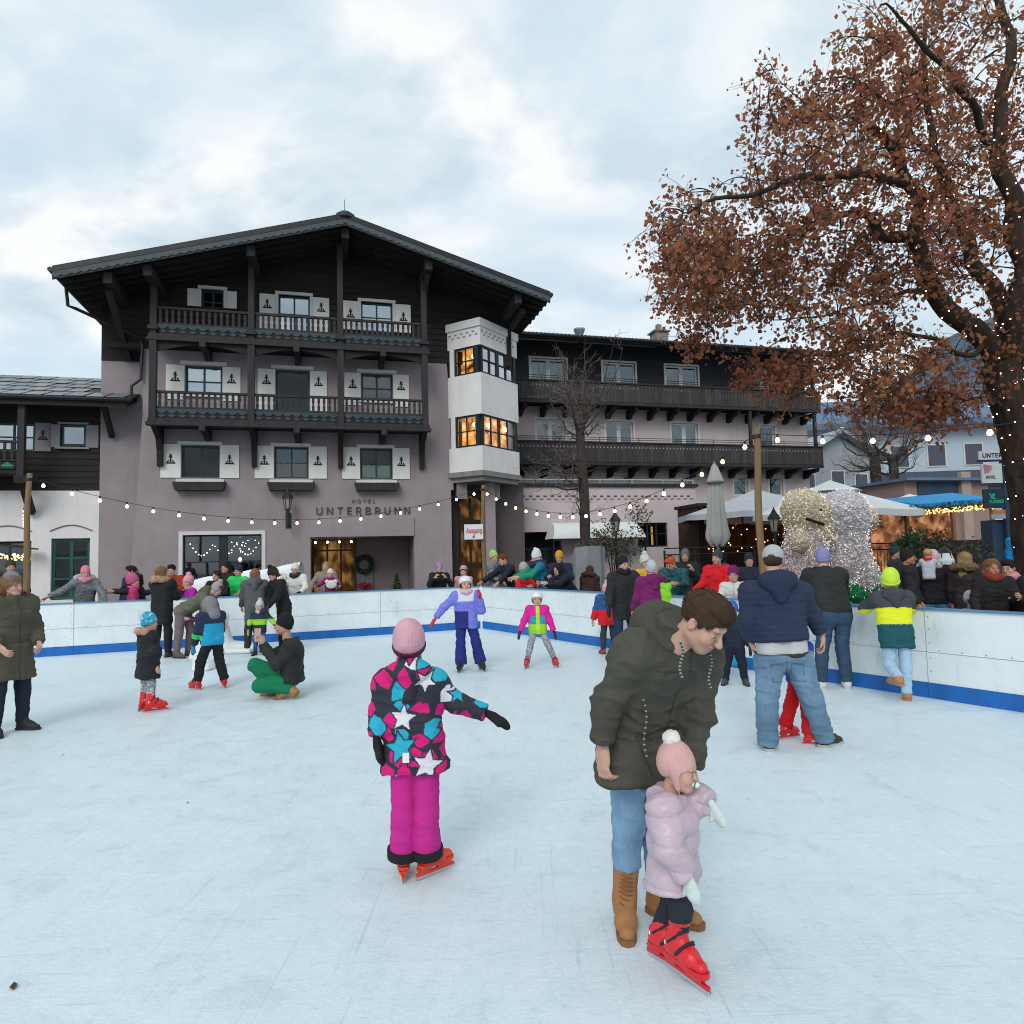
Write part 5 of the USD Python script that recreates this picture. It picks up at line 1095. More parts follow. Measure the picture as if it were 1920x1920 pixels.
        jm = S.get('jmat')
        if not callable(jk) and jm is None and h < .0128: jk = shell(jk, .004)
        if callable(jk): par = put(S.get('jname', 'jacket'), v, f, jm or print_m, col=jk(v, J))
        else: par = put(S.get('jname', 'jacket'), v, f, jm or fabric(jk, S.get('jrough', .8), .09, .3, 60, 'jacket'))
        hd = S.get('hood')
        if hd is not None:                                   # hood lying on the back
            F = Field(nk - .22 * H, nk + .22 * H, h); back = -fw
            F.cone(nk + back * .05 * H + lat * .045 * H, nk + back * .05 * H - lat * .045 * H, .045 * H, .045 * H, .02 * H); F.cone(nk + back * .07 * H - up * .005 * H, nk + back * .075 * H - up * .075 * H, .05 * H, .036 * H, .03 * H)
            for o in (1, -1): F.cone(nk + o * lat * .058 * H + back * .02 * H, nk + o * lat * .04 * H - back * .03 * H - up * .005 * H, .03 * H, .018 * H, .02 * H)
            F.ell(nk + up * .06 * H - back * .01 * H, (.05 * H,) * 3, .02 * H, sub=True); v, f = F.mesh(); v = folds(relax(v, f, 1), f, .008, seed + 9, H)
            put('hood', v, f, jm if jm and not callable(hd) and hd is True else fabric(hd if hd is not True else jk, .85, .09, .3, 60, 'hood')) if not callable(hd) else put('hood', v, f, jm or print_m, col=hd(v, J))
        if S.get('fur') is not None:
            pts = [nk + up * (.012 + .03 * math.cos(a)) * H - fw * (.075 * H) * math.cos(a * .5) * (1 if True else 0) + lat * .085 * H * math.sin(a) - fw * .0 for a in np.linspace(-2.3, 2.3, 15)]
            pts = [nk + up * (.03 - .02 * abs(a) / 2.2) * H - fw * .085 * H * math.cos(a * .75) + lat * .085 * H * math.sin(a) for a in np.linspace(-2.2, 2.2, 15)]
            mb = MB(); mb.tube(pts, .036 * H, 10); v, f = mb.out(); v, f = trimesh.remesh.subdivide(v, f); v, f = trimesh.remesh.subdivide(v, f); n = vnormals(v, f); v = v + n * (.045 * H * (noise(v * 60 / H * 1.7, 3) - .45) * (noise(v * 130, 4)))[:, None]; put('fur_trim', v, f, fabric(S['fur'], .95, .5, .6, 120, 'fur'))
    # headgear, hair, scarf
    for slot, dflt in (('hair', 'hair'), ('hat', 'hat')):
        if S.get(slot) is None: continue
        kind, colr = S[slot][:2]; c2 = S[slot][2] if len(S[slot]) > 2 else None; par = None
        for nm, v, f in headgear(kind, .0055 if hi else .0095):
            cc = colr
            if nm in ('pompom', 'hat_band') and c2 is not None: cc = c2
            if nm == 'hair' and slot == 'hat': cc = S.get('haircol', (.06, .035, .02))
            m = M(f'helmet_{seed}', cc, .3, .04, 5, 0, 50, .5) if nm == 'helmet' else fabric(cc, .9, .25 if nm in ('hair', 'pompom') else .12, .5, 160 if nm != 'hair' else 220, 'hair' if nm == 'hair' else 'knit')
            if nm in ('hat', 'hat_band') and kind != 'hood_up':
                a_ = np.arctan2(v[:, 1] + .015, v[:, 0]); v = v * (1 + (.020 * np.abs(np.sin(a_ * 17)) + .012 * (noise(v * 90, 3) - .5))[:, None] * A(1, 1, .3))
            if nm == 'hair' and slot == 'hair' and h < .0135:
                q2, f2 = strands(v, f, 2600 if hi else 900, .020 if kind[:5] == 'short' else .06, seed, (.3, .75, -.35) if kind[:5] == 'short' else (0, -.2, -1)); f = np.vstack([f, f2 + len(v)]); v = np.vstack([v, q2])
            q = toW(v * A(1.02, 1.02, 1.0)) - base
            if slot == 'hat' and callable(S.get('hatprint')) and nm in ('hat', 'helmet'): part(nm, (q, f), print_m, th, True, col=S['hatprint'](v))
            elif nm == 'pompom' and par is not None: part(nm, (q, f), m, par, True)
            else:
                o = part(nm, (q, f), m, th, True); par = par or o
    if S.get('scarf') is not None:
        F = Field(nk - .16 * H, nk + .2 * H, h * .8); g = [nk + up * .022 * H + lat * .048 * H * math.cos(a) + fw * .05 * H * math.sin(a) + up * .006 * H * math.sin(3 * a) for a in np.linspace(0, 2 * np.pi, 12)]
        for p, q in zip(g[:-1], g[1:]): F.cone(p, q, .024 * H, .024 * H, .02 * H)
        v, f = F.mesh(); put('scarf', folds(v, f, .012, seed + 2, H), f, fabric(S['scarf'], .9, .2, .5, 90, 'scarf'))
    return th, base

def two_tone(stops, mode='t'):
    """cloth dyed in bands: (height on the torso 0 hem .. 1 neck, colour) from below; sleeves follow the last argument"""
    def f(v, J):
        t = (v - J['pel']) @ J['up'] / (np.linalg.norm(J['neck'] - J['pel'])); col = np.zeros((len(v), 3)); col[:] = stops[0][1]
        for a, cc in stops[1:]: col[t > a] = cc
        return col
    return f
def torso_uv(v, J):
    L = np.linalg.norm(J['neck'] - J['pel']); lat = np.cross(J['up'], J['fw']); q = v - J['pel']
    return q @ lat / J['H'], q @ J['up'] / L, q @ J['fw'] / J['H']
def denim(c, pockets=False, seed=3):
    def f(v, J):
        H = J['H']; lat = np.cross(J['up'], J['fw']); q = v - J['pel']; s, t, w = q @ lat / H, q[:, 2] / H, q @ J['f'] / H
        n = noise(v * A(9, 9, 5), seed); k = .72 + .5 * n + .22 * (noise(v * A(90, 90, 16), seed + 2) - .5) + .18 * np.exp(-((t + .16) / .09) ** 2)
        col = A(*c)[None] * k[:, None]
        if pockets:
            for o in (-1, 1):
                u = (s * o - .048) / .030; z = (t + .115) / .042; inside = (np.abs(u) < 1) & (np.abs(z) < 1 - .25 * (1 - np.abs(u)) * (z < 0) * 0) & (w < .01); edge = inside & ((np.abs(u) > .86) | (np.abs(z) > .88)); col[inside] *= .93; col[edge] *= .62
            col[(np.abs(s) < .0035) & (t > -.22) & (w < 0)] *= .6; col[(np.abs(t + .062 + .25 * np.abs(s)) < .003) & (w < 0)] *= .65
        return np.clip(col, 0, 1)
    return f
def shell(c, zip_at=0.0):
    """plain jacket cloth with its seams"""
    def f(v, J):
        s, t, w = torso_uv(v, J); sl = on_sleeve(v, J); k = .88 + .25 * noise(v * 7, 4) + .10 * (noise(v * 60, 6) - .5); col = A(*c)[None] * k[:, None]; tor = sl < 0
        for m in (tor & (np.abs(s - zip_at) < .004) & (w > 0), tor & (np.abs(t - .12) < .012), tor & (np.abs(t - .80) < .008), tor & (np.abs(np.abs(s) - .062 - .12 * (t + .1)) < .003) & (t < .08) & (t > -.2) & (w > 0), (sl > 1.86) & (sl < 1.885)): col[m] *= .55
        return col
    return f
def on_sleeve(v, J):
    """distance along the sleeve 0..2, or -1 on the torso"""
    out = np.full(len(v), -1.0); best = np.full(len(v), 1e9)
    for a, b, o in ((J['chest'], J['pel'], -1), (J['pel'], J['pel'] - J['up'] * .3, -1), (J['neck'], J['chest'], -1)):
        t = np.clip((v - a) @ (b - a) / ((b - a) @ (b - a)), 0, 1); best = np.minimum(best, np.linalg.norm(v - a - t[:, None] * (b - a), axis=1) - .035 * J['H'])
    for s in 'LR':
        for a, b, o in ((J['sh' + s], J['el' + s], 0), (J['el' + s], J['wr' + s], 1)):
            t = np.clip((v - a) @ (b - a) / ((b - a) @ (b - a)), 0, 1); d = np.linalg.norm(v - a - t[:, None] * (b - a), axis=1); m = d < best; best = np.where(m, d, best); out = np.where(m, o + t, out)
    return out
# ---------------------------------------------------------------- the figures, nearest first
OLIVE, NAVY, BLACK, GREY = (.058, .056, .044), (.016, .024, .048), (.014, .014, .017), (.20, .21, .225)
SKIN_F = {}
def pins(**k): return k
# man bending over the toddler
J = pinned(1.82, 3.22, pins(head=(1320, 1163, -.26), neck=(1262, 1192, -.12), shR=(1192, 1222, -.18), elR=(1140, 1315, -.14), wrR=(1130, 1392, -.12), shL=(1314, 1232, .02), elL=(1309, 1335, .02), wrL=(1294, 1440, -.02),
     pel=(1200, 1345, .08), hpR=(1178, 1380, .03), hpL=(1232, 1380, .16), knR=(1178, 1548, .07), anR=(1171, 1690, .13), knL=(1228, 1550, .14), anL=(1236, 1680, .18), toR=(1180, 1740, -.3), toL=(1300, 1720, .06)), 32, 48, 40, roll=0)
J['hdR'] = A(-.02, -.1, -1); J['hdL'] = A(.1, -.05, -1)
bigman, bb = person('man in olive parka and tan boots bending over the toddler in the right foreground', J, dict(jacket=shell(OLIVE, .01), hem=.155, hem_dir=A(-.06, -.22, -1.0), flare_j=1.0, hood=OLIVE, legs=denim((.17, .30, .44)), legs_name='jeans', leg_fold=1.4, shoe=('work_boot', (.33, .15, .055)), sole=(.22, .11, .05), hair=('short_side', (.070, .042, .027)),
     bulk=1.0, belly=1.08, fold=1.7, collar=.045, stubble=True, hands=1.05, leg_r=.90, cuff=-.10, flare=.98), h=.0085)
cord_m = M('speckled_cord', (.05, .05, .055), .8, .1)
for x, y0, y1, dd in ((1275, 1203, 1272, -.33), (1329, 1222, 1292, -.17), (1206, 1312, 1422, -.16)):
    mb = MB(); mb2 = MB(); n = 22
    pts = [at(x + 4 * math.sin(k * .3) + (y - y0) * .07, y, 3.22 + dd) - bb for k, y in enumerate(np.linspace(y0, y1, n))]
    mb.tube(pts, .0055, 6)
    for p in pts[::2]: mb2.sphere(p, .0061, 1)
    c_ = mb.build('draw_cord', cord_m, bigman, True); mb2.build('cord_flecks', fabric((.30, .30, .29), .8, name='flecks'), c_, kind='stuff')
# toddler
J = pinned(.92, 2.93, pins(head=(1272, 1440, 0), neck=(1262, 1497, .0), shR=(1246, 1522, -.075), elR=(1254, 1590, -.15), wrR=(1290, 1644, -.165), shL=(1282, 1512, .07), elL=(1310, 1498, .05), wrL=(1334, 1507, .0),
     pel=(1262, 1640, .0), hpR=(1258, 1650, -.04), hpL=(1268, 1650, .04), knR=(1278, 1708, -.055), anR=(1266, 1760, -.03), knL=(1256, 1705, .05), anL=(1236, 1742, .07), toR=(1320, 1790, -.17), toL=(1290, 1765, -.05)), 62, 62, 8, child=1.0, skate=True)
J['hdR'] = A(.25, -.15, -1); J['hdL'] = A(.45, -.1, -.8)
lilac = (.46, .36, .42); lil_m = M('lilac_quilted_shell', lilac, .38, .06, 9, .25, 30, .5)
tod, tb = person('toddler in lilac quilted jacket, pink pompom hat and red skates', J, dict(jacket=lilac, jmat=lil_m, hem=.02, hem_dir=A(.03, 0, -1), bulk=1.52, quilt=.03, qp=.17, fold=1.0, hood=True, legs=(.022, .026, .036), leg_r=1.12, shoe=('skate', (.62, .012, .02)), feet=1.28, cuff=.03,
     hat=('ear_hat', (.62, .36, .35), (.78, .77, .74)), gloves=(.52, .60, .58), flare_j=1.1, collar=.02, sleeve=1.12), h=.0065)
s_ = J['hh'] / .24; R_ = frame(J['hf'], J['hu']); hp = lambda p: (A(*p) * s_) @ R_ + J['head'] - tb
mb = MB(); mb.sphere(hp((0, .108, -.066)), .013, 2).sphere(hp((0, .1, -.066)), .012, 2, (1.6, 1.6, 1)); p_ = mb.build('pacifier', M('pacifier_white', (.7, .72, .7), .3, .05), tod, True)
mb = MB(); g = np.linspace(0, 2 * np.pi, 17); mb.tube([hp((.026 * math.cos(a), .103, -.066 + .02 * math.sin(a))) for a in g], .0035, 6); mb.build('pacifier_rim', M('pacifier_green', (.05, .30, .08), .3, .05), p_, True)
# girl in the patterned jacket, from behind
J = pinned(1.34, 3.8, pins(head=(767, 1208, .02), neck=(768, 1256, .0), shL=(726, 1284, .0), elL=(713, 1338, .0), wrL=(706, 1384, -.06), shR=(812, 1282, .0), elR=(858, 1318, .02), wrR=(912, 1337, .0),
     pel=(777, 1402, .0), hpL=(757, 1425, .0), hpR=(800, 1425, .0), knL=(757, 1530, -.01), anL=(757, 1600, .02), knR=(799, 1530, -.01), anR=(800, 1598, .02)), 180, 185, 2, child=.6, skate=True)
J['hdR'] = A(.9, 0, -.45); J['hdL'] = A(.12, .05, -1); J['toL'] = J['anL'] + A(-.08, 1, 0); J['toR'] = J['anR'] + A(.75, .65, 0)
_r = np.random.default_rng(23)
import shapely
PAL = np.array([(.60, .008, .17), (.025, .028, .04), (.02, .36, .50), (.62, .62, .68)]); patches = []
for iy in range(11):
    for ix in range(11):                                     # cut patches, roughly one in each square, over charcoal cloth
        c = A(-.42 + ix * .097 + (iy % 2) * .047, .46 + iy * .080) + _r.normal(size=2) * .012; n = int(_r.integers(5, 8)); a_ = np.sort(_r.random(n) * .55 + np.arange(n)) / n * 2 * np.pi + _r.random() * 6; patches.append((Polygon([(c[0] + math.cos(t) * r * .85, c[1] + math.sin(t) * r) for t, r in zip(a_, .028 + .048 * _r.random(n))]).buffer(0), PAL[_r.choice(4, p=[.54, .12, .22, .12])]))
for x, z, r, k, ph in [(-.035, .885, .07, 3, .2), (.085, 1.075, .055, 3, .9), (.09, .64, .08, 3, .1), (-.05, .73, .085, 2, .5), (.25, .99, .045, 2, .3)]:
    patches.append((Polygon([(x + math.cos(ph + j * math.pi / 5) * r * (1 if j % 2 == 0 else .45), z + math.sin(ph + j * math.pi / 5) * r * (1 if j % 2 == 0 else .45)) for j in range(10)]), PAL[k]))
def star_print(v, J):
    x, z = v[:, 0] + .57, v[:, 2]; col = np.tile(PAL[1], (len(v), 1))
    for g, c in patches:
        col[shapely.contains_xy(g.buffer(.008, join_style=2), x, z)] = PAL[1]; col[shapely.contains_xy(g, x, z)] = c
    return col
girl, gb = person('girl from behind in pink, turquoise and black star print jacket with one arm out', J, dict(jacket=star_print, jh=.0046, jmat=print_m, hem=.085, bulk=1.14, fold=1.1, hood=star_print, legs=(.50, .022, .24), leg_r=1.14, flare=1.5, leg_fold=.8, cuff=.005, shoe=('skate', (.72, .045, .015)), feet=.92,
     hat=('beanie', (.60, .33, .40), (.10, .02, .06)), gloves=(.012, .012, .014), collar=.05, flare_j=1.05), h=.0065)
for s in 'LR':
    a_, k_ = J['an' + s], J['kn' + s]; d_ = (a_ - k_) / np.linalg.norm(a_ - k_); mb = MB(); mb.tube([a_ - d_ * .035 - gb, a_ - d_ * .0 - gb, a_ + d_ * .012 - gb], .089, 18); mb.build('trouser_cuff', fabric((.014, .014, .017), .9, name='cuff'), girl, True)
mb = MB(); c_ = at(761, 1421, 3.8 - .145) - gb; mb.box(c_[0] - .017, c_[0] + .017, c_[1] - .004, c_[1] + .004, c_[2] - .025, c_[2] + .025); mb.build('white_tag', M('white_print', (.7, .7, .7)), girl)
# man with the grey cap, from behind
J = pinned(1.83, 6.05, pins(head=(1450, 1047, .02), neck=(1453, 1088, 0), shL=(1408, 1112, 0), elL=(1401, 1165, .0), wrL=(1408, 1200, .08), shR=(1500, 1113, 0), elR=(1523, 1156, .05), wrR=(1541, 1188, .05),
     pel=(1466, 1212, 0), hpL=(1443, 1232, 0), hpR=(1494, 1232, 0), knL=(1438, 1312, -.03), anL=(1440, 1393, 0), knR=(1521, 1310, -.03), anR=(1546, 1382, .06)), 172, 150, 6)
J['toL'] = J['anL'] + A(.05, 1, 0); J['toR'] = J['anR'] + A(1, .55, 0); J['hdR'] = A(.1, .1, -1)
cap, cb = person('man seen from behind in grey cap, quilted navy jacket and blue jeans', J, dict(jacket=(.018, .027, .060), jrough=.6, hem=-.03, waist=-.035, quilt=.006, fold=.9, bulk=1.10, hood=(.018, .027, .060), legs=denim((.115, .20, .29), True, 5), legs_name='jeans', leg_r=1.18, leg_fold=1.5, shoe=('shoe', (.02, .022, .025)), sole=(.4, .42, .4), hat=('cap', (.40, .43, .44)), haircol=(.05, .03, .02), belly=1.12, cuff=.01, flare=1.1), h=.0105)
F = Field(J['pel'] - .3, J['pel'] + .3, .012); lat_ = np.cross(J['up'], J['fw']); W_ = .05 * 1.83
for o in (1, -1): F.cone(J['pel'] + o * lat_ * W_ * .9 - J['up'] * .04, J['pel'] + o * lat_ * W_ * .9 + J['up'] * .1, .131, .131, .04)
F.cut(J['pel'] - J['up'] * .055, -J['up']); v, f = F.mesh(); part('sweater_hem', (v - cb, f), fabric((.45, .46, .46), .9, name='sweater'), cap, True)
F = Field(J['pel'] - .3, J['pel'] + .3, .010)
for o in (1, -1): F.cone(J['pel'] + o * lat_ * W_ * .9 - J['up'] * .12, J['pel'] + o * lat_ * W_ * .9 + J['up'] * .1, .134, .130, .04)
F.cut(J['pel'] - J['up'] * .085, -J['up']); F.cut(J['pel'] - J['up'] * .053, J['up']); v, f = F.mesh(); part('belt', (v - cb, f), fabric((.03, .02, .016), .5, name='belt'), cap, True)

def G(x, y): return ground(x, y)[:2]
def on_ice(label, px, py, H, yaw, S, h=.014, group=None, **k):
    return person(label, pose(H, G(px, py), yaw, **k), S, h, group)
red_sk = ('skate', (.60, .015, .02)); blk_sk = ('black_skate', (.012, .012, .014))
on_ice('child in red trousers and blue jacket before the man with the grey cap', 1504, 1394, 1.12, 95, dict(jacket=(.018, .045, .28), legs=(.50, .008, .012), leg_r=1.15, flare=1.35, leg_fold=1.6, shoe=red_sk, hat=('helmet', (.02, .06, .33)), gloves=(.015, .05, .35), bulk=1.15), skate=True, child=.7, lean=2, aL=((.05, .0, -1), (.0, .1, -1)), aR=((.05, .0, -1), (.0, .1, -1)), lL=((.25, -.1, -1), (.2, -.25, -1)), lR=((.05, .15, -1), (.0, .0, -1)), h=.012)
p1, b1 = on_ice('woman in olive parka, grey beanie and dark jeans at the left edge of the ice', 16, 1374, 1.67, 68, dict(jacket=(.072, .068, .046), hem=.20, hem_dir=A(0, 0, -1), bulk=1.12, fold=1.4, flare_j=1.1, fur=(.20, .12, .07), legs=(.014, .02, .032), denim=True, shoe=('boot', BLACK), hat=('beanie', GREY), hair=('bob', (.28, .16, .07)), gloves=None), .011, head=(6, 4), aL=((.25, .05, -1), (-.3, .75, -.6)), aR=((.3, .0, -1), (-.1, .75, -.55)))
on_ice('person mostly cut off by the left edge, neon green sleeve beside the olive parka', -84, 1384, 1.5, 80, dict(jacket=(.30, .62, .03), legs=(.02, .05, .12), shoe=('boot', BLACK), hat=('beanie', NAVY)), aL=((.1, .5, -.8), (-.1, 1, -.1)), aR=((.1, .6, -.8), (-.1, 1, -.1)))
def hat_dots(v): k = noise(v * 34, 3) + .25 * noise(v * 80, 9); c = np.tile(A(.03, .33, .50), (len(v), 1)); c[k > .78] = (.55, .5, .45); c[k < .33] = (.02, .12, .3); return c
coat, cb_ = on_ice('child in long black coat, bright blue hat and red skates, back to the camera', 276, 1334, 1.15, 140, dict(jacket=BLACK, hem=.19, hem_dir=A(0, 0, -1), bulk=1.22, flare_j=1.15, fur=(.42, .27, .19), legs=lambda v, J: np.where((noise(v * 55) > .5)[:, None], A(.42, .43, .45), A(.17, .18, .2)), legs_name='leggings', shoe=red_sk, feet=1.15, hat=('beanie', (.03, .33, .50)), hatprint=hat_dots), .0115, child=.65, skate=True, head=(-12, 8))
F = Field((-.3, -.35, .4), (.35, .35, 1.0), .012); F.ell((.125, -.10, .70), (.09, .075, .125), .03); v, f = F.mesh(); part('backpack', (folds(v, f, .012, 3, 1.2), f), fabric((.012, .012, .014), .6, name='pack'), coat, True)
on_ice('woman in black coat with fur hood standing by the boards behind the child in black', 303, 1232, 1.70, 165, dict(jacket=BLACK, hem=.17, hem_dir=A(0, 0, -1), bulk=1.1, fur=(.36, .23, .14), legs=BLACK, shoe=('boot', BLACK), hair=('long', (.16, .09, .045))), .015, aL=((.1, .5, -.9), (-.3, .8, .2)), aR=((.1, .5, -.9), (-.3, .8, .2)))
on_ice('person in olive jacket and plaid trousers bending down beside the boards', 343, 1232, 1.72, 88, dict(jacket=(.105, .105, .07), hem=.02, fold=1.3, hood=(.09, .09, .06), legs=(.15, .115, .125), shoe=('boot', (.10, .055, .045)), hair=('short', (.10, .05, .03)), hat=('ear_hat', (.33, .30, .30))), .0125, lean=62, head=(15, 10), aL=((.1, .25, -1), (.0, .5, -.8)), aR=((.1, .3, -1), (.0, .5, -.8)), lL=((.1, .2, -1), (.05, -.15, -1)), lR=((.05, -.05, -1), (.05, -.1, -1)))
def blue_boy(v, J):
    s, t, w = torso_uv(v, J); sl = on_sleeve(v, J); col = np.tile(A(.015, .30, .52), (len(v), 1)); col[(t > .62) | (sl >= 0)] = (.017, .025, .06); col[(sl > 1.05) & (sl < 1.4)] = (.03, .55, .13); return col
on_ice('child in turquoise and navy jacket with grey hood, on red skates beside white skating aids', 398, 1291, 1.28, -132, dict(jacket=blue_boy, hem=.06, bulk=1.14, legs=BLACK, leg_r=1.15, leg_fold=1.5, flare=1.2, shoe=red_sk, hat=('hood_up', (.20, .21, .225)), gloves=(.03, .2, .32)), .0105, child=.55, skate=True, head=(20, 12), lean=8, aL=((.25, .1, -1), (.1, .35, -1)), aR=((.2, .35, -1), (.0, .8, -.5)), lL=((.25, .28, -1), (.15, .0, -1)), lR=((.1, -.05, -1), (.15, -.28, -1)))
on_ice('small child in pink hat and dark red suit held by the bending person', 381, 1228, .98, -60, dict(jacket=(.10, .04, .045), legs=(.25, .015, .02), shoe=('boot', (.3, .02, .03)), hat=('beanie_pom', (.62, .28, .33)), gloves=(.6, .3, .35)), .015, child=.95, aL=((.3, .5, -.3), (.1, .7, .2)), aR=((.3, .5, -.3), (.1, .7, .2)))
on_ice('woman with brown hair in long grey coat, seen from behind against the left boards', 478, 1224, 1.62, 200, dict(jacket=(.085, .09, .10), hem=.20, hem_dir=A(0, 0, -1), bulk=1.08, hood=(.085, .09, .10), legs=(.03, .03, .035), shoe=('boot', BLACK), hair=('bob', (.20, .10, .05))), .015, lean=10, aL=((.2, .4, -1), (.1, .6, -.6)), aR=((.2, .4, -1), (.1, .5, -.8)))
on_ice('small child in navy and lime jacket standing below the woman in the long grey coat', 487, 1228, 1.0, 10, dict(jacket=two_tone([(0, (.014, .02, .04)), (.30, (.28, .55, .03)), (.62, (.014, .028, .05))]), legs=(.02, .08, .22), shoe=('boot', BLACK), hat=('ear_hat', (.5, .5, .56)), scarf=(.45, .47, .55), gloves=(.25, .4, .05), bulk=1.15), .013, child=.9, aL=((.7, .1, -.7), (.4, .3, -.5)), aR=((.5, .2, -1), (.1, .4, -1)))
on_ice('woman in black coat and black pompom hat with white hood trim, on the ice', 534, 1222, 1.66, -50, dict(jacket=(.012, .012, .014), hem=.16, hem_dir=A(0, 0, -1), fur=(.62, .60, .55), legs=BLACK, shoe=('boot', BLACK), hat=('beanie_pom', (.018, .016, .018)), hair=('bob', (.05, .03, .02)), gloves=(.02, .03, .06)), .013, lean=16, head=(-5, 22), aL=((.15, .4, -1), (-.1, .7, -.7)), aR=((.3, .2, -1), (.0, .6, -.8)))
# man crouching with a phone
J = pinned(1.80, 8.86, pins(head=(532, 1171, 0), neck=(547, 1203, 0), shL=(549, 1212, -.19), elL=(519, 1246, -.22), wrL=(494, 1208, -.06), shR=(546, 1212, .19), elR=(516, 1238, .16), wrR=(490, 1206, .05),
     pel=(548, 1268, 0), hpL=(547, 1272, -.09), knL=(486, 1286, -.17), anL=(546, 1292, -.14), hpR=(546, 1272, .09), knR=(478, 1247, .14), anR=(520, 1297, .12), toL=(512, 1304, -.2), toR=(480, 1300, .12)), -84, -80, 2)
J['freeL'] = True; J['suL'] = A(.75, 0, .66); J['toL'] = J['anL'] + A(-.62, -.05, -.78)
J['hdL'] = A(-.25, .3, .9); J['hdR'] = A(-.2, -.25, .9); J['pnL'] = A(-.6, .7, 0); J['pnR'] = A(-.6, -.6, 0)
cr, crb = person('man crouching in green trousers and black jacket, taking a photo with his phone', J, dict(jacket=(.017, .019, .021), jrough=.5, hem=.036, fold=1.3, bulk=1.05, legs=(.006, .165, .072), leg_r=1.1, leg_fold=1.3, shoe=('boot', (.30, .15, .05)), sole=(.25, .12, .04), hat=('beanie', (.012, .012, .013)), handL='grip', handR='grip', stubble=True, skin=(.85, .8, .8)), .0095)
ph = thing('phone', 'pale phone held upright by the crouching man', 'phone', at(484, 1190, 8.86)); mb = MB(); mb.box(-.045, .035, -.006, .006, -.09, .08); mb.build('case', M('phone_case', (.45, .30, .26), .4, .05), ph); mb = MB(); mb.box(-.03, -.005, .006, .010, .04, .07); mb.build('camera', M('lens_black', (.01, .01, .01), .2, .05), ph)
# skaters further back
def purple_top(v, J):
    s, t, w = torso_uv(v, J); sl = on_sleeve(v, J); col = np.tile(A(.16, .18, .60), (len(v), 1)); tor = sl < 0
    col[tor & (t > .72)] = (.55, .58, .66); col[tor & (t < .34) & (s < .02) & (w > -.02)] = (.018, .022, .16); return col
on_ice('girl skater in violet and white jacket and white helmet, hand at her face', 876, 1258, 1.44, 6, dict(jacket=purple_top, hem=.09, bulk=1.12, legs=(.018, .026, .17), leg_r=1.15, flare=1.6, leg_fold=1.3, cuff=.01, shoe=blk_sk, hat=('helmet', (.62, .64, .66)), haircol=(.03, .02, .015), scarf=(.55, .42, .46), gloves=(.50, .045, .06)), .0105, child=.4, skate=True, head=(10, -2), aR=((.75, .05, -.6), (.6, .1, -.75)), aL=((.35, .15, -.9), (-.1, .45, .95)), lL=((.22, .05, -1), (.22, -.1, -1)), lR=((.06, .05, -1), (.0, -.05, -1)))
def pg_top(v, J):
    s, t, w = torso_uv(v, J); sl = on_sleeve(v, J); col = np.tile(A(.62, .012, .26), (len(v), 1)); tor = sl < 0
    col[tor & (t < .62)] = (.02, .30, .34); col[tor & (t < .22)] = (.26, .60, .02); col[tor & (np.abs(s) < .022) & (w > 0)] = (.42, .62, .04); return col
on_ice('small girl in pink and lime jacket and white helmet, legs spread on red skates', 1010, 1251, 1.17, 2, dict(jacket=pg_top, hem=.075, bulk=1.14, legs=lambda v, J: np.where((noise(v * 45) > .52)[:, None], A(.36, .35, .40), A(.20, .20, .24)), shoe=('skate', (.50, .03, .05)), hat=('helmet', (.64, .66, .66)), haircol=(.10, .05, .03), gloves=(.05, .02, .04)), .0105, child=.7, skate=True, aL=((.42, .05, -1), (.35, .15, -1)), aR=((.55, .05, -1), (.4, .15, -1)), lL=((.42, .05, -1), (.42, -.05, -1)), lR=((.26, .05, -1), (.22, -.05, -1)))
on_ice('boy from behind in blue hooded jacket with red lower half and striped hat', 1142, 1226, 1.22, 182, dict(jacket=two_tone([(0, (.62, .012, .025)), (.42, (.02, .085, .235))]), hem=.08, bulk=1.42, hood=(.018, .075, .21), legs=(.035, .045, .055), shoe=('boot', (.25, .06, .05)), hat=('beanie_pom', (.55, .45, .42), (.4, .4, .42)), hatprint=lambda v: np.where((np.sin(v[:, 2] * 260) > 0)[:, None], A(.55, .10, .12), A(.6, .55, .52))), .0115, child=.6, aL=((.4, .1, -1), (.3, .2, -1)), aR=((.35, .0, -1), (.25, .1, -1)))
on_ice('man in black jacket and black beanie facing the camera beside the striped hat', 1174, 1240, 1.68, 12, dict(jacket=(.018, .019, .021), hem=.13, bulk=1.08, legs=(.016, .035, .07), denim=True, shoe=('boot', BLACK), hat=('beanie', (.014, .014, .015)), scarf=(.015, .015, .017), gloves=BLACK), .0125, head=(14, 4), aL=((.3, .0, -1), (.1, .5, -.5)), aR=((.3, .2, -1), (.3, .5, -.9)))
on_ice('woman in plum coat and pale grey beanie seen from behind on the ice', 1227, 1250, 1.60, 195, dict(jacket=(.155, .010, .105), hem=.19, hem_dir=A(0, 0, -1), bulk=1.1, hood=(.15, .01, .10), legs=(.04, .035, .045), shoe=('boot', BLACK), hat=('beanie', (.42, .46, .50))), .0125, aL=((.2, .3, -1), (.0, .6, -.8)), aR=((.35, .3, -1), (.1, .4, -1)))
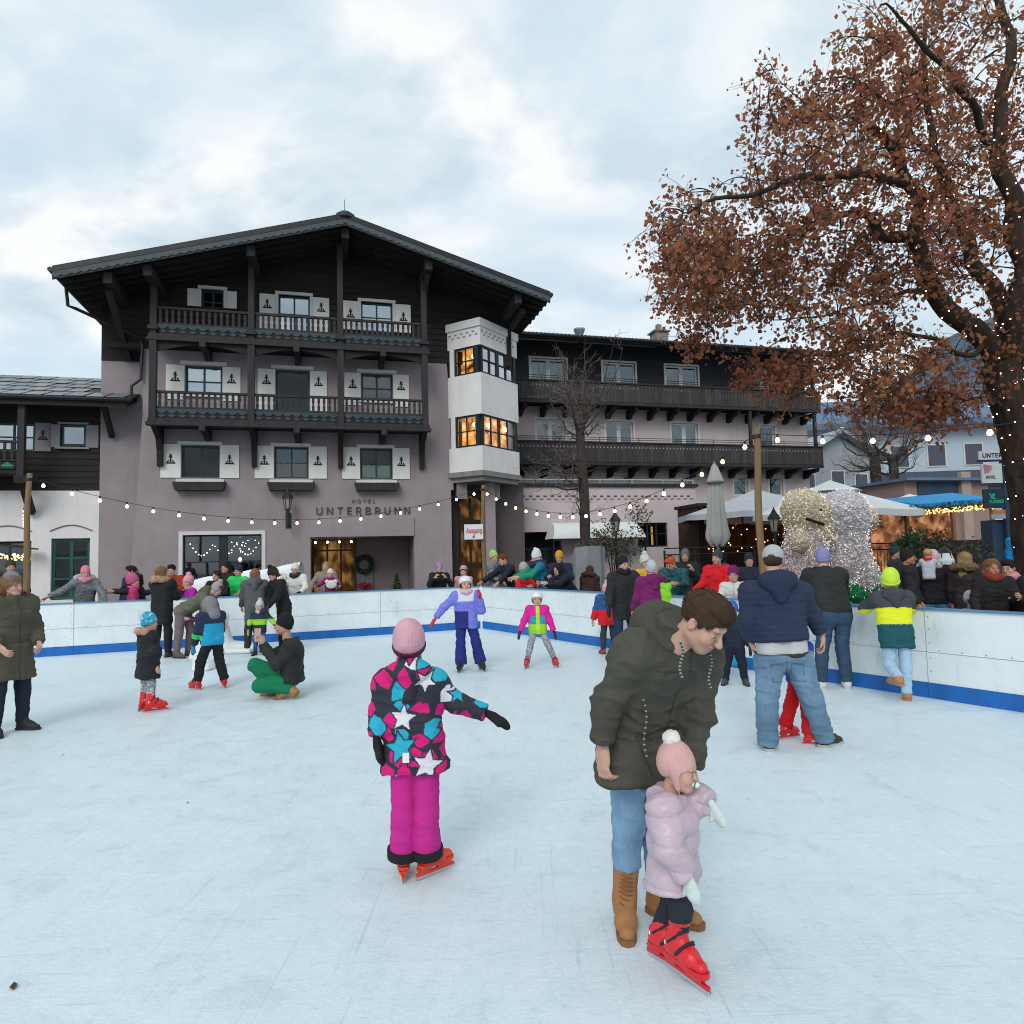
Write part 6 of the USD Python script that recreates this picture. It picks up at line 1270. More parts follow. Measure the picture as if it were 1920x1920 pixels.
bag = thing('lime_bag', 'lime green cloth bag hanging beside the plum coat', 'bag', ground(1249, 1250) + A(0, 0, 0)); F = Field((-.22, -.14, .55), (.22, .14, 1.35), .014); F.cone((0, 0, 1.22), (.02, 0, .80), .13, .045, .03, flat=(A(0, 1, 0), 1.6)); F.cut((0, 0, 1.27), (0, 0, 1)); v, f = F.mesh(); part('pouch', (folds(v, f, .02, 5, 1.7), f), fabric((.22, .58, .03), .8, name='lime'), bag, True); mb = MB(); mb.tube([(-.05, 0, 1.25), (-.06, -.05, 1.36), (.03, -.05, 1.38), (.06, 0, 1.25)], .012, 6); mb.build('strap', fabric((.05, .1, .03)), bag, True)
on_ice('small child in navy snowsuit and blue knitted hat beside the turquoise skating aid', 1379, 1283, 1.06, -18, dict(jacket=(.014, .018, .038), hem=.03, bulk=1.22, legs=(.013, .016, .03), leg_r=1.22, leg_fold=1.6, shoe=('snow_boot', (.05, .055, .06)), hat=('beanie', (.02, .11, .45)), hatprint=lambda v: np.where(((np.hypot(v[:, 0], v[:, 2] - .07) < .026) & (np.hypot(v[:, 0], v[:, 2] - .07) > .012) & (v[:, 1] > 0))[:, None], A(.6, .65, .7), A(.02, .11, .45)), gloves=(.02, .02, .03)), .0105, child=.85, aL=((.35, .1, -1), (.2, .2, -1)), aR=((.3, .35, -.9), (.1, .7, -.5)), lL=((.2, 0, -1), (.12, 0, -1)), lR=((.2, 0, -1), (.12, 0, -1)))
on_ice('person in black jacket, lilac hat and white shoes leaning over the right boards', 1572, 1292, 1.78, 178, dict(jacket=(.02, .021, .022), hem=.03, bulk=1.08, legs=denim((.03, .06, .11), True, 7), legs_name='jeans', leg_fold=1.3, flare=1.1, shoe=('shoe', (.58, .6, .6)), sole=(.5, .5, .5), hat=('beanie', (.22, .22, .42))), .0105, lean=24, head=(-25, 6), aL=((.3, .6, -.7), (-.2, .9, .1)), aR=((.35, .6, -.7), (-.3, .9, .1)), lL=((.14, .14, -1), (.1, -.06, -1)), lR=((.02, .16, -1), (.06, -.06, -1)))
on_ice('child in neon yellow beanie and yellow and teal jacket hanging on the right boards', 1688, 1313, 1.47, 168, dict(jacket=two_tone([(-.5, (.008, .075, .095)), (.26, (.66, .72, .02)), (.66, (.05, .05, .06))]), hem=.10, bulk=1.16, hood=(.05, .05, .06), legs=(.36, .52, .66), denim=True, shoe=('shoe', (.36, .18, .08)), sole=(.35, .2, .1), hat=('beanie', (.52, .75, .06))), .0105, child=.55, lean=10, head=(-15, 0), aL=((.3, .6, -.4), (-.2, .9, .1)), aR=((.3, .6, -.4), (-.2, .9, .1)), lL=((.02, .10, -1), (.0, -.9, -.25)), lR=((.02, .05, -1), (-.02, -.03, -1)))

# ---------------------------------------------------------------- spectators behind the boards
def crowd(label, px, top, d, yaw, S, h=.019, group='spectators behind the rink boards', dH=.0, base=0.0, **k):
    p = at(px, top, d); H = p[2] - base + .01 + dH; c = k.pop('child', 0.0 if H > 1.35 else .7)
    J = pose(H, (p[0], p[1]), yaw, child=c, **k)
    if base: 
        for q in list(J):
            if isinstance(J[q], np.ndarray) and q[:2] in ('pe', 'hp', 'kn', 'an', 'to', 'ne', 'ch', 'sh', 'el', 'wr', 'he'): J[q] = J[q] + A(0, 0, base)
    S.setdefault('legs', BLACK); S.setdefault('shoe', ('boot', BLACK)); return person(label, J, S, h, None)
LEAN = dict(lean=16, aL=((.3, .55, -.75), (-.35, .85, .1)), aR=((.3, .55, -.75), (-.35, .85, .1)))
FOLD = dict(aL=((.25, .35, -.9), (-.6, .7, .2)), aR=((.25, .35, -.9), (-.6, .7, .2)))
crowd('man in dark beanie and dark jacket behind the woman in the olive parka', 20, 1052, 14.6, 50, dict(jacket=(.02, .02, .035), hat=('beanie', (.05, .045, .03)), stubble=True), **FOLD)
crowd('woman in grey patterned jacket, pink hat and pink scarf leaning on the left boards', 158, 1062, 14.4, 40, dict(jacket=lambda v, J: np.where((noise(v * 40) > .5)[:, None], A(.11, .13, .15), A(.17, .19, .21)), hat=('beanie', (.62, .20, .26)), scarf=(.55, .25, .32), fur=(.4, .4, .42)), h=.015, lean=14, aR=((.9, .25, -.6), (.75, .1, -.3)), aL=((.4, .5, -.8), (.1, .6, -.7)))
crowd('person in navy jacket and violet hat beside the dark-haired man', 236, 1066, 15.0, 150, dict(jacket=(.03, .04, .085), hat=('beanie', (.13, .11, .22)), hood=(.03, .04, .085)), lean=14, head=(20, 20), aL=((.2, .5, -.8), (0, .8, .1)), aR=((.2, .5, -.8), (0, .8, .1)))
crowd('dark-haired man in black jacket with a child in pink, left of the fur-hooded woman', 264, 1059, 15.0, -50, dict(jacket=(.013, .014, .02), hair=('short', (.02, .015, .012)), hood=BLACK, skin=(.8, .75, .72)), **LEAN)
crowd('small child in bright pink face scarf between the violet hat and the dark-haired man', 250, 1078, 14.7, 120, dict(jacket=(.45, .04, .16), hat=('beanie', (.5, .1, .25)), scarf=(.6, .06, .22)), child=.8)
crowd('blond girl partly hidden behind the fur-hooded woman', 300, 1062, 15.6, 100, dict(jacket=(.08, .05, .04), hair=('long', (.28, .17, .08))))
crowd('dark-haired man in rust red jacket behind the left boards', 327, 1057, 15.2, 10, dict(jacket=(.28, .03, .012), hair=('short', (.02, .014, .012))), **LEAN)
crowd('child in magenta jacket with pale pink fluffy hat beside the rust red jacket', 352, 1081, 15.0, -20, dict(jacket=(.34, .02, .32), hat=('beanie_pom', (.66, .28, .38)), scarf=(.6, .25, .35)), child=.8, aL=((.3, .5, -.6), (0, .9, .1)), aR=((.3, .5, -.6), (0, .9, .1)))
crowd('woman with curly dark hair in black jacket leaning on the boards with clasped hands', 416, 1072, 15.3, -8, dict(jacket=(.010, .010, .012), hair=('curly', (.030, .014, .010))), h=.014, dH=.06, lean=22, head=(0, -8), aL=((.4, .55, -.7), (-.75, .7, -.1)), aR=((.4, .55, -.7), (-.75, .7, -.1)))
crowd('dark-haired woman standing behind the curly-haired woman in black', 423, 1056, 15.9, -20, dict(jacket=(.02, .016, .016), hair=('long', (.02, .013, .01))))
crowd('child in bright green jacket and dark hat behind the left boards', 447, 1064, 15.7, -15, dict(jacket=(.02, .52, .11), hat=('beanie', (.02, .03, .06)), legs=(.1, .1, .1)), dH=.02, aL=((.5, .4, -.7), (-.2, .8, -.3)), aR=((.5, .4, -.7), (-.2, .8, -.3)))
crowd('woman in white coat, white beanie and dark scarf leaning on the left boards', 557, 1060, 15.9, 0, dict(jacket=(.60, .61, .58), hat=('beanie', (.64, .62, .60)), scarf=(.03, .03, .035), gloves=BLACK), h=.014, dH=.04, lean=14, aL=((.35, .5, -.8), (-.2, .8, -.3)), aR=((.3, .5, -.8), (-.3, .8, -.2)))
crowd('woman in beige coat behind the child in the entrance doorway', 611, 1054, 16.9, 0, dict(jacket=(.22, .20, .165), hair=('bob', (.30, .20, .10))), aL=((.5, .4, -.8), (-.1, .6, -.3)), aR=((.5, .4, -.8), (-.1, .6, -.3)))
kid, kb = crowd('child in magenta jacket with a white animal face on the chest at the boards', 619, 1067, 16.35, 0, dict(jacket=(.22, .012, .10), hat=('beanie', (.62, .52, .58)), hood=(.2, .01, .09), legs=(.02, .03, .08)), h=.013, dH=-.02, base=.45, child=.8, aL=((.7, .3, -.6), (.2, .6, -.1)), aR=((.7, .3, -.6), (.2, .6, -.1)))
mb = MB(); c_ = at(621, 1096, 16.2) - kb; mb.sphere(c_, (.13, .03, .10), 2).sphere(c_ + A(-.10, 0, .07), (.05, .025, .05), 2).sphere(c_ + A(.10, 0, .07), (.05, .025, .05), 2); mb.build('white_face_patch', fabric((.62, .62, .62), .9, name='plush'), kid, True)
crowd('person in black jacket and violet hat with hands at the mouth, alone by the entrance', 822, 1056, 17.0, 15, dict(jacket=(.013, .013, .015), hat=('beanie', (.30, .20, .42))), h=.015, lean=10, aL=((.35, .5, -.8), (-.6, .5, .8)), aR=((.35, .5, -.8), (-.5, .6, .8)))
crowd('child in pink top and dark pompom hat directly behind the violet skater', 869, 1062, 17.5, 0, dict(jacket=(.5, .25, .28), hat=('beanie_pom', (.45, .3, .3), (.03, .025, .02))), child=.6)
crowd('person in grey hoodie and lime green hat by the corner of the rink', 926, 1034, 17.3, 70, dict(jacket=(.17, .185, .20), hat=('beanie', (.34, .52, .14)), hood=(.17, .185, .20)), h=.015, aL=((.2, .3, -1), (0, .8, -.4)), aR=((.2, .3, -1), (0, .8, -.4)))
crowd('person in navy jacket with dark red hair bending over the boards near the corner', 966, 1040, 16.9, -55, dict(jacket=(.014, .016, .032), hair=('short', (.16, .035, .02))), h=.015, dH=.1, lean=30, head=(0, 0), aL=((.3, .7, -.5), (.2, .8, -.5)), aR=((.6, .5, -.5), (.5, .6, -.5)))
crowd('small child in red jacket, bobble hat and cream scarf peering over the boards', 974, 1057, 16.45, 35, dict(jacket=(.60, .018, .03), hat=('beanie', (.35, .36, .34)), scarf=(.55, .50, .38)), h=.015, dH=.02, child=.7, **LEAN)
crowd('person in grey and white bobble hat behind the child in red', 1004, 1033, 17.0, 20, dict(jacket=(.03, .03, .04), hat=('beanie_pom', (.25, .27, .3), (.5, .5, .52)), scarf=(.5, .12, .14)))
def teal_green(v, J): t = np.clip((v[:, 0] - J['neck'][0]) * 5 + .5, 0, 1)[:, None]; return (1 - t) * A(.01, .22, .12) + t * A(.008, .13, .24)
crowd('person in green to blue jacket and white hat bending over the right boards', 1024, 1035, 15.6, -70, dict(jacket=teal_green, hat=('tall_beanie', (.58, .60, .62)), scarf=(.02, .03, .06)), h=.014, dH=.08, lean=24, head=(150, 0), aL=((.2, .7, -.5), (-.2, .8, -.1)), aR=((.3, .7, -.5), (-.2, .8, -.2)))
crowd('person in navy jacket and mustard yellow beanie behind the right boards', 1051, 1033, 15.7, -15, dict(jacket=(.016, .02, .045), hat=('beanie', (.60, .28, .02))), h=.015, **LEAN)
crowd('child in navy hat with a pink scarf beside the person in navy', 1056, 1062, 15.0, -40, dict(jacket=(.02, .022, .05), hat=('beanie', (.02, .018, .05)), scarf=(.6, .22, .33)), h=.015, child=.6, **LEAN)
crowd('person in dark navy coat slumped over the right boards, head down', 1074, 1066, 14.9, -60, dict(jacket=(.012, .013, .024), hat=('hood_up', (.012, .013, .024))), h=.015, dH=.22, lean=36, aL=((.2, .8, -.4), (-.3, .8, .1)), aR=((.2, .8, -.4), (-.3, .8, .1)))
crowd('person in dark brown fur-hooded coat in front of the grey metal sheet', 1100, 1060, 15.3, 150, dict(jacket=(.035, .02, .018), hat=('hood_up', (.05, .028, .022)), fur=(.05, .03, .025)), h=.016, lean=18)
crowd('child in yellow jacket and white hat behind the plum coat', 1210, 1042, 14.2, 20, dict(jacket=(.60, .38, .03), hat=('beanie_pom', (.58, .60, .60))), child=.5)
crowd('person with orange red hair in teal checked jacket leaning over the right boards', 1268, 1045, 13.3, -30, dict(jacket=lambda v, J: np.where((noise(v * 22) > .5)[:, None], A(.012, .05, .065), A(.02, .10, .11)), hair=('short', (.50, .08, .025))), h=.014, dH=.06, lean=20, head=(-20, 25), **{k: v for k, v in LEAN.items() if k != 'lean'})
crowd('man in grey hat with phone behind the orange-haired person', 1284, 1032, 14.2, -20, dict(jacket=(.02, .02, .026), hat=('beanie', (.12, .14, .14)), stubble=True), h=.015, aL=((.2, .4, -.9), (-.3, .6, .8)), aR=((.25, .3, -1), (0, .5, -.8)))
crowd('person in black beanie and grey jacket left of the orange-haired person', 1256, 1044, 14.4, 160, dict(jacket=(.13, .13, .14), hat=('beanie', (.014, .014, .016))))
crowd('man in bright red jacket and dark grey beanie at the right boards', 1344, 1034, 12.0, -48, dict(jacket=(.60, .012, .018), hood=(.03, .045, .09), hat=('beanie', (.05, .055, .06)), stubble=True), h=.013, aL=((.3, .35, -.9), (0, .8, -.3)), aR=((.3, .35, -.9), (0, .8, -.3)))
crowd('child in white jacket and purple hat at the right boards beside the red jacket', 1376, 1063, 11.4, -25, dict(jacket=(.56, .58, .58), hat=('beanie', (.16, .015, .11)), gloves=(.02, .02, .025)), h=.012, child=.5, lean=10, aL=((.3, .5, -.8), (-.2, .8, -.2)), aR=((.3, .5, -.8), (-.2, .8, -.3)))
crowd('person in dark bobble hat behind the child in white', 1404, 1040, 12.2, -10, dict(jacket=(.02, .025, .045), hat=('beanie', (.03, .03, .035))), h=.015)
crowd('dark-haired child with green top between the navy jacket and the leaning person', 1518, 1062, 10.3, 10, dict(jacket=(.02, .34, .12), hair=('bob', (.012, .012, .014))), h=.013, child=.5, **LEAN)
crowd('small girl in pale pink jacket beside the leaning person in black', 1536, 1072, 9.9, -10, dict(jacket=(.55, .36, .36), hair=('bob', (.10, .05, .03))), h=.013, child=.6, **LEAN)
crowd('man in dark coat and dark cap walking behind the boy in neon yellow', 1702, 1032, 10.6, 55, dict(jacket=(.018, .018, .02), hem=.16, hem_dir=A(0, 0, -1), hat=('beanie', (.02, .016, .016)), skin=(.75, .62, .55), stubble=True), h=.013, aL=((.2, .1, -1), (.0, .4, -1)), aR=((.2, .1, -1), (0, .4, -1)))
crowd('person in dark green bobble hat far behind the man in the dark coat', 1679, 1026, 13.5, 40, dict(jacket=(.03, .035, .04), hat=('beanie_pom', (.03, .06, .06))))
wm, wb_ = crowd('woman in black jacket, pink hat and blue jeans with a child on her shoulders', 1748, 1034, 11.2, 165, dict(jacket=(.010, .010, .014), hat=('beanie', (.62, .42, .45)), scarf=(.5, .45, .5), legs=(.07, .19, .34), denim=True), h=.013, aL=((.3, .2, -.9), (.0, .5, .9)), aR=((.3, .1, -1), (.1, .4, -.9)))
crowd('blond toddler with red scarf carried on the shoulders of the woman in the pink hat', 1738, 1018, 11.1, 150, dict(jacket=(.45, .50, .56), hair=('short', (.50, .33, .16)), scarf=(.6, .02, .03), legs=(.1, .1, .12)), h=.013, base=.98, child=1.0, dH=.0, lL=((.3, .9, -.3), (.1, .1, -1)), lR=((.3, .9, -.3), (.1, .1, -1)), aL=((.3, .5, -.4), (0, .8, 0)), aR=((.3, .5, -.4), (0, .8, 0)))
crowd('small child in dusty pink coat and pink pointed hat on the paving', 1777, 1071, 11.5, 20, dict(jacket=(.36, .16, .16), hem=.15, hem_dir=A(0, 0, -1), hat=('tall_beanie', (.62, .42, .48)), fur=(.45, .38, .36)), h=.014, child=.8)
crowd('blond woman in dark coat with fur hood, back turned, right of the child in pink', 1808, 1036, 10.8, 130, dict(jacket=(.03, .022, .024), hem=.17, hem_dir=A(0, 0, -1), hair=('long', (.34, .24, .12)), fur=(.16, .11, .06)), h=.013, head=(20, 10))
crowd('woman with long curly reddish hair and rust scarf at the right boards', 1855, 1060, 8.9, -12, dict(jacket=(.012, .012, .013), hair=('curly', (.20, .095, .05)), scarf=(.20, .035, .02), skin=(.85, .72, .65)), h=.012, dH=.08, lean=8, aL=((.35, .3, -.9), (-.3, .7, .2)), aR=((.3, .1, -1), (0, .4, -.8)))
crowd('small child in grey and violet striped hat just above the right boards', 1822, 1112, 9.1, 0, dict(jacket=(.3, .3, .32), hat=('beanie', (.42, .42, .45), (.2, .17, .36))), h=.013, child=1.0)
crowd('person in black jacket with dark hair and pink scarf at the right edge', 1898, 1058, 9.0, -60, dict(jacket=(.013, .014, .02), hair=('short', (.02, .015, .014)), scarf=(.50, .22, .28)), h=.013, dH=.06, lean=10, **FOLD)
crowd('person in bright blue jacket far back at the right edge by the sign post', 1908, 990, 15.5, -30, dict(jacket=(.01, .20, .48), hat=('hood_up', (.01, .20, .48)), legs=(.015, .03, .06)), h=.017, base=.55)
# ---------------------------------------------------------------- trees
bark_m = M('dark_bark', (.036, .024, .017), .9, .6, 8, 1.0, 16, stretch=(1, 1, .3))
bark_g = M('grey_bark', (.046, .038, .034), .9, .35, 9, .6, 30, stretch=(1, 1, .35))
leaf_ms = []
for k, c in enumerate(((.60, .25, .145), (.45, .18, .11), (.64, .33, .17))):
    n = {'o': ('geometry', {}), 'r': ('rgb_ramp', {'ramp': [(0, tuple(A(*c) * .6)), (1, tuple(A(*c) * 1.3))]}), 'd': ('diffuse_bsdf', {}), 't': ('translucent_bsdf', {}), 'm': ('mix_closure', {'fac': .5})}
    leaf_ms.append(usdkit.material(stage, f'/World/Looks/dry_leaf_{k}', n, [('o.random_per_island', 'r.fac'), ('r.color', 'd.color'), ('r.color', 't.color'), ('d.BSDF', 'm.closure1'), ('t.BSDF', 'm.closure2')], surface='m.closure'))

def smooth_path(pts, n):
    pts = np.asarray(pts, float); t = np.linspace(0, 1, len(pts)); q = np.linspace(0, 1, n)
    from scipy.interpolate import CubicSpline
    return CubicSpline(t, pts)(q) if len(pts) > 2 else np.stack([np.interp(q, t, pts[:, i]) for i in range(3)], 1)

TD = 12.0
tbase = at(1968, 1170, TD) * A(1, 1, 0)
tree = thing('brown_leaved_tree', 'tall tree with dry brown leaves and lights wound round its trunk, right', 'tree', tbase)
P = lambda x, y, d=0.0: at(x, y, TD + d)
trunk_pts = [tbase - A(0, 0, .2), P(1947, 975), P(1927, 850), P(1904, 765), P(1872, 680)]
limbs = [  # (points, start radius, end radius)
    ([P(1872, 682), P(1800, 598, -.2), P(1745, 540, -.4), P(1726, 450, -.5), P(1712, 370, -.6), P(1676, 290, -.9), P(1630, 240, -1.3)], .20, .06),
    ([P(1726, 455, -.5), P(1668, 440, -.4), P(1632, 412, -.3), P(1580, 398, -.2), P(1490, 440, .3), P(1400, 500, .7)], .11, .02),
    ([P(1700, 345, -.7), P(1640, 330, -1.2), P(1560, 328, -1.8), P(1470, 346, -2.3), P(1360, 368, -2.6), P(1290, 400, -2.8)], .085, .015),
    ([P(1872, 672), P(1876, 560, .2), P(1832, 470, .5), P(1790, 390, .8), P(1756, 300, 1.0), P(1742, 200, 1.2), P(1735, 60, 1.4)], .17, .04),
    ([P(1890, 715, .0), P(1910, 600, -.3), P(1914, 480, -.5), P(1890, 360, -.6), P(1876, 250, -.7), P(1884, 120, -.7), P(1880, -60, -.8)], .22, .06),
    ([P(1840, 650, -.2), P(1790, 655, -.8), P(1700, 622, -1.2), P(1620, 650, -1.6), P(1560, 660, -1.9)], .05, .012),
    ([P(1905, 640, .3), P(1990, 520, .8), P(2080, 400, 1.2), P(2180, 300, 1.6)], .18, .05),
    ([P(1800, 600, -.2), P(1725, 548, .8), P(1660, 560, 1.6), P(1560, 590, 2.4), P(1450, 600, 3.0)], .06, .012),
    ([P(1760, 300, 1.0), P(1680, 210, 1.6), P(1610, 150, 2.0), P(1520, 150, 2.2)], .06, .012),
    ([P(1885, 300, -.6), P(1800, 160, -1.2), P(1720, 70, -1.6), P(1650, 10, -1.8)], .07, .015),
    ([P(1898, 760, -.1), P(1820, 745, -.6), P(1750, 738, -1.2), P(1660, 750, -1.6)], .035, .01)]
mb = MB(); tp = smooth_path(trunk_pts, 26); tr_r = np.interp(np.linspace(0, 1, 26), [0, .08, .3, .8, 1], [.50, .40, .37, .33, .27])
mb.tube(tp, tr_r, 18); v, f = mb.out(); nn = vnormals(v, f); v, f = trimesh.remesh.subdivide(*trimesh.remesh.subdivide(v, f)); nn = vnormals(v, f); v = v + nn * (.06 * (noise(v * A(6, 6, 1.6)) - .5) + .035 * (1 - np.abs(2 * noise(v * A(14, 14, 2.5), 4) - 1)) + .02 * (noise(v * A(30, 30, 8)) - .5))[:, None]
part('trunk', (v - tbase, f), bark_m, tree, True)
segs, seg_r = [], []
for pts, r0, r1 in limbs:
    q = smooth_path(pts, 30); q[1:-1] += (np.stack([noise(q[1:-1] * 1.7, s) for s in (1, 2, 3)], 1) - .5) * .25; r = np.linspace(r0, r1, 30)
    mb = MB(); mb.tube(q - tbase, r, 9); mb.build('limb', bark_m, tree, True); segs.append(q); seg_r.append(r)
nodes = np.vstack(segs); node_r = np.hstack(seg_r)
# twig tips fill the lobes of the crown; each grows from the nearest limb
lobes = [(1395, 500, .3, 185, 125, 2.6, 300), (1300, 450, -1.5, 90, 105, 1.8, 110), (1300, 560, -.5, 75, 75, 1.6, 70), (1550, 330, -.6, 165, 150, 3.0, 300), (1430, 190, .0, 45, 70, .9, 26), (1500, 210, .3, 60, 70, 1.2, 40), (1650, 150, .3, 115, 160, 3.0, 230), (1800, 170, .2, 170, 230, 3.4, 380), (1790, 430, .0, 130, 130, 3.0, 210),
         (1560, 560, .5, 190, 90, 2.8, 230), (1640, 700, -.6, 200, 90, 2.2, 260), (1450, 700, .4, 80, 50, 1.4, 90), (1700, 760, -.3, 150, 40, 1.4, 90), (1310, 640, -.2, 40, 35, .8, 20), (1890, 640, .0, 90, 110, 1.6, 60), (2060, 300, .5, 210, 330, 3.6, 260), (1770, 770, -1.2, 110, 50, 1.2, 40), (1660, 470, .4, 110, 90, 2.4, 110)]
tips = []
for x, y, d, rx, ry, rd, n in lobes:
    u = rng.normal(size=(n, 3)); u /= np.linalg.norm(u, axis=1, keepdims=True); u *= rng.random((n, 1)) ** .38
    for a in u[:max(8, int(n * (.42 if x > 1480 else .50)))]: tips.append(P(x + rx * a[0], y + ry * a[1], d + rd * a[2]))
tips = np.array(tips)
from scipy.spatial import cKDTree
tw = [[], []]; leafv = [[], [], []]; order = np.argsort(cKDTree(nodes).query(tips)[0]); grown = [nodes]; kd = cKDTree(nodes); pool = nodes.copy()
mbt = MB(); mbb = MB()
for ii, t in enumerate(tips[order]):
    if ii % 40 == 0: kd = cKDTree(pool)
    dd, j = kd.query(t); a = pool[j]
    mid = (a + t) / 2 + A(0, 0, .10 * dd) + rng.normal(size=3) * .07 * dd; q = smooth_path([a, mid, t], 8)
    if dd > .25: mbt.tube(q - tbase, np.linspace(min(.008 + .010 * dd, .03), .004, 8), 4, False)
    pool = np.vstack([pool, q[3:]])
    nl = int(rng.integers(17, 32)); s = rng.random(nl) ** .6; b = np.stack([np.interp(s, np.linspace(0, 1, 8), q[:, i]) for i in range(3)], 1)
    bu = np.vstack([t + rng.normal(size=(4, 3)) * .17, q[4:7] + rng.normal(size=(3, 3)) * .12]); c = bu[rng.integers(0, 7, nl)] + rng.normal(size=(nl, 3)) * .052
    for e in bu: mbb.tube(np.array([q[5], (q[5] + e) / 2 + rng.normal(size=3) * .02, e]) - tbase, [.005, .004, .003], 3, False)
    for _ in range(1):                                       # bare twigs beyond the leaves
        e = t + rng.normal(size=3) * .15 + A(0, 0, .10); mbb.tube(np.array([t, (t + e) / 2 + rng.normal(size=3) * .03, e]) - tbase, [.0045, .0035, .0025], 3, False)
    L = .038 + .036 * rng.random((nl, 1)); d1 = rng.normal(size=(nl, 3)); d1[:, 2] -= .8; d1 /= np.linalg.norm(d1, axis=1, keepdims=True); d2 = np.cross(d1, rng.normal(size=(nl, 3))); d2 /= np.linalg.norm(d2, axis=1, keepdims=True); d3 = np.cross(d1, d2)
    m = [c, c + d1 * L * .55 + d2 * L * .62 + d3 * L * .22, c + d1 * L * 1.25 + d2 * L * .25 - d3 * L * .1, c + d1 * L * 1.45, c + d1 * L * 1.2 - d2 * L * .28 - d3 * L * .05, c + d1 * L * .6 - d2 * L * .6 + d3 * L * .25]
    leafv[int(rng.choice(3, p=[.5, .3, .2]))].append(np.stack(m, 1))
mbt.build('branches', bark_m, tree, True, kind='stuff'); mbb.build('twigs', bark_m, tree, kind='stuff')
for k in range(3):
    m = np.vstack(leafv[k]); n = len(m); i = np.arange(n)[:, None, None] * 6; f = (i + np.array([[0, 1, 3], [1, 2, 3], [0, 3, 5], [3, 4, 5]])[None]).reshape(-1, 3)
    part('leaves', (m.reshape(-1, 3) - tbase, f), leaf_ms[k], tree, kind='stuff')
mb = MB(); wire = MB()
for q, r, dens in [(tp, tr_r, 26)] + [(segs[i], seg_r[i], w) for i, w in ((0, 15), (3, 12), (4, 15), (6, 10))]:
    L = np.linalg.norm(np.diff(q, axis=0), axis=1).sum(); turns = L * dens / 9; N = int(L * dens * (1.0 if r[0] > .3 else .8)); s = np.linspace(0.02, .97, N)
    c = np.stack([np.interp(s, np.linspace(0, 1, len(q)), q[:, i]) for i in range(3)], 1); rr = np.interp(s, np.linspace(0, 1, len(r)), r); a = s * turns * 2 * np.pi + rng.normal(size=N) * .25
    t = np.gradient(q, axis=0).mean(0); t /= np.linalg.norm(t); e1 = np.cross(t, A(0, 1, 0)); e1 /= np.linalg.norm(e1); e2 = np.cross(t, e1)
    w = c + (rr + .022)[:, None] * (np.cos(a)[:, None] * e1 + np.sin(a)[:, None] * e2)
    for p in w: mb.sphere(p - tbase, .0125, 1)
    s2 = np.linspace(.02, .97, int(turns * 14)); c = np.stack([np.interp(s2, np.linspace(0, 1, len(q)), q[:, i]) for i in range(3)], 1); rr = np.interp(s2, np.linspace(0, 1, len(r)), r); a = s2 * turns * 2 * np.pi
    wire.tube(c + (rr + .012)[:, None] * (np.cos(a)[:, None] * e1 + np.sin(a)[:, None] * e2) - tbase, .005, 3, False)
mb.build('fairy_lights', Glow('fairy_warm', (1, .72, .45), 5.0), tree, kind='stuff'); wire.build('light_cable', metal_d, tree, kind='stuff')

def bare_tree(name, label, x, ybase, ytop, d, trunk_w, spread, n1, seed, mat, straight=True, yfork=None):
    r_ = np.random.default_rng(seed); b = at(x, 1100, d) * A(1, 1, 0); top = at(x, ytop, d)[2]; fork = at(x, yfork, d)[2]
    t = thing(name, label, 'tree', b); mb = MB(); q = smooth_path([A(0, 0, -.1), A(.03, 0, fork * .5), A(-.05, 0, fork)], 10); mb.tube(q, np.linspace(trunk_w, trunk_w * .7, 10) * (1 + .3 * np.exp(-np.arange(10) / 1.0)), 12); v, f = mb.out(); nn = vnormals(v, f); mb = MB(); mb.add(v + nn * (.05 * (noise(v * A(9, 9, 3)) - .5))[:, None], f); mb.sphere((-.05, 0, fork), trunk_w * .85, 2); mb.build('trunk', mat, t, True)
    mbr, mtw = MB(), MB()
    for k in range(n1):
        lowb = k < n1 * .45; z0 = fork * (.42 + .55 * r_.random()) if lowb else fork * (.93 + .1 * r_.random()); a = r_.random() * 2 * np.pi; L = (top - z0) * (.75 + .35 * r_.random()) if not lowb else spread * (.55 + .6 * r_.random())
        out = spread * (.25 + .55 * r_.random()) * (1 if not lowb else 1.0); p0 = A(-.03, 0, z0); dirx = A(math.cos(a), math.sin(a), 0)
        e = p0 + dirx * out + A(0, 0, L * (1 if not lowb else .28)); c = smooth_path([p0, p0 + dirx * out * .55 + A(0, 0, L * (.3 if not lowb else .02)), e], 9); c[1:] += r_.normal(size=(8, 3)) * .04
        mbr.tube(c, np.linspace(trunk_w * (.16 if not lowb else .2), .008, 9), 5)
        for m in range(11):
            s = .25 + .75 * r_.random(); p = np.array([np.interp(s, np.linspace(0, 1, 9), c[:, i]) for i in range(3)]); dr = r_.normal(size=3) * A(1, 1, .7) + A(0, 0, .5 if not lowb else .15) + dirx * .4; dr /= np.linalg.norm(dr); l = (.35 + .6 * r_.random()) * spread * .42
            w = smooth_path([p, p + dr * l * .5 + r_.normal(size=3) * .05, p + dr * l + A(0, 0, .1 * l)], 5); mtw.tube(w, np.linspace(.011, .004, 5), 3, False)
            for _ in range(3):
                p2 = w[int(r_.integers(1, 5))]; d2 = dr + r_.normal(size=3) * .7; d2 /= np.linalg.norm(d2); mtw.tube(np.array([p2, p2 + d2 * l * .28, p2 + d2 * l * .5 + A(0, 0, .04)]), [.006, .005, .003], 3, False)
    mbr.build('branches', mat, t, True, kind='stuff'); mtw.build('twigs', M('twig_brown', (.13, .105, .092), .9, .3, 9), t, kind='stuff'); return t
bare_tree('bare_tree', 'bare pollarded tree with thin upright twigs standing before the pink wing', 1099, 1040, 655, 22.0, .19, 2.0, 24, 4, bark_g, yfork=800)
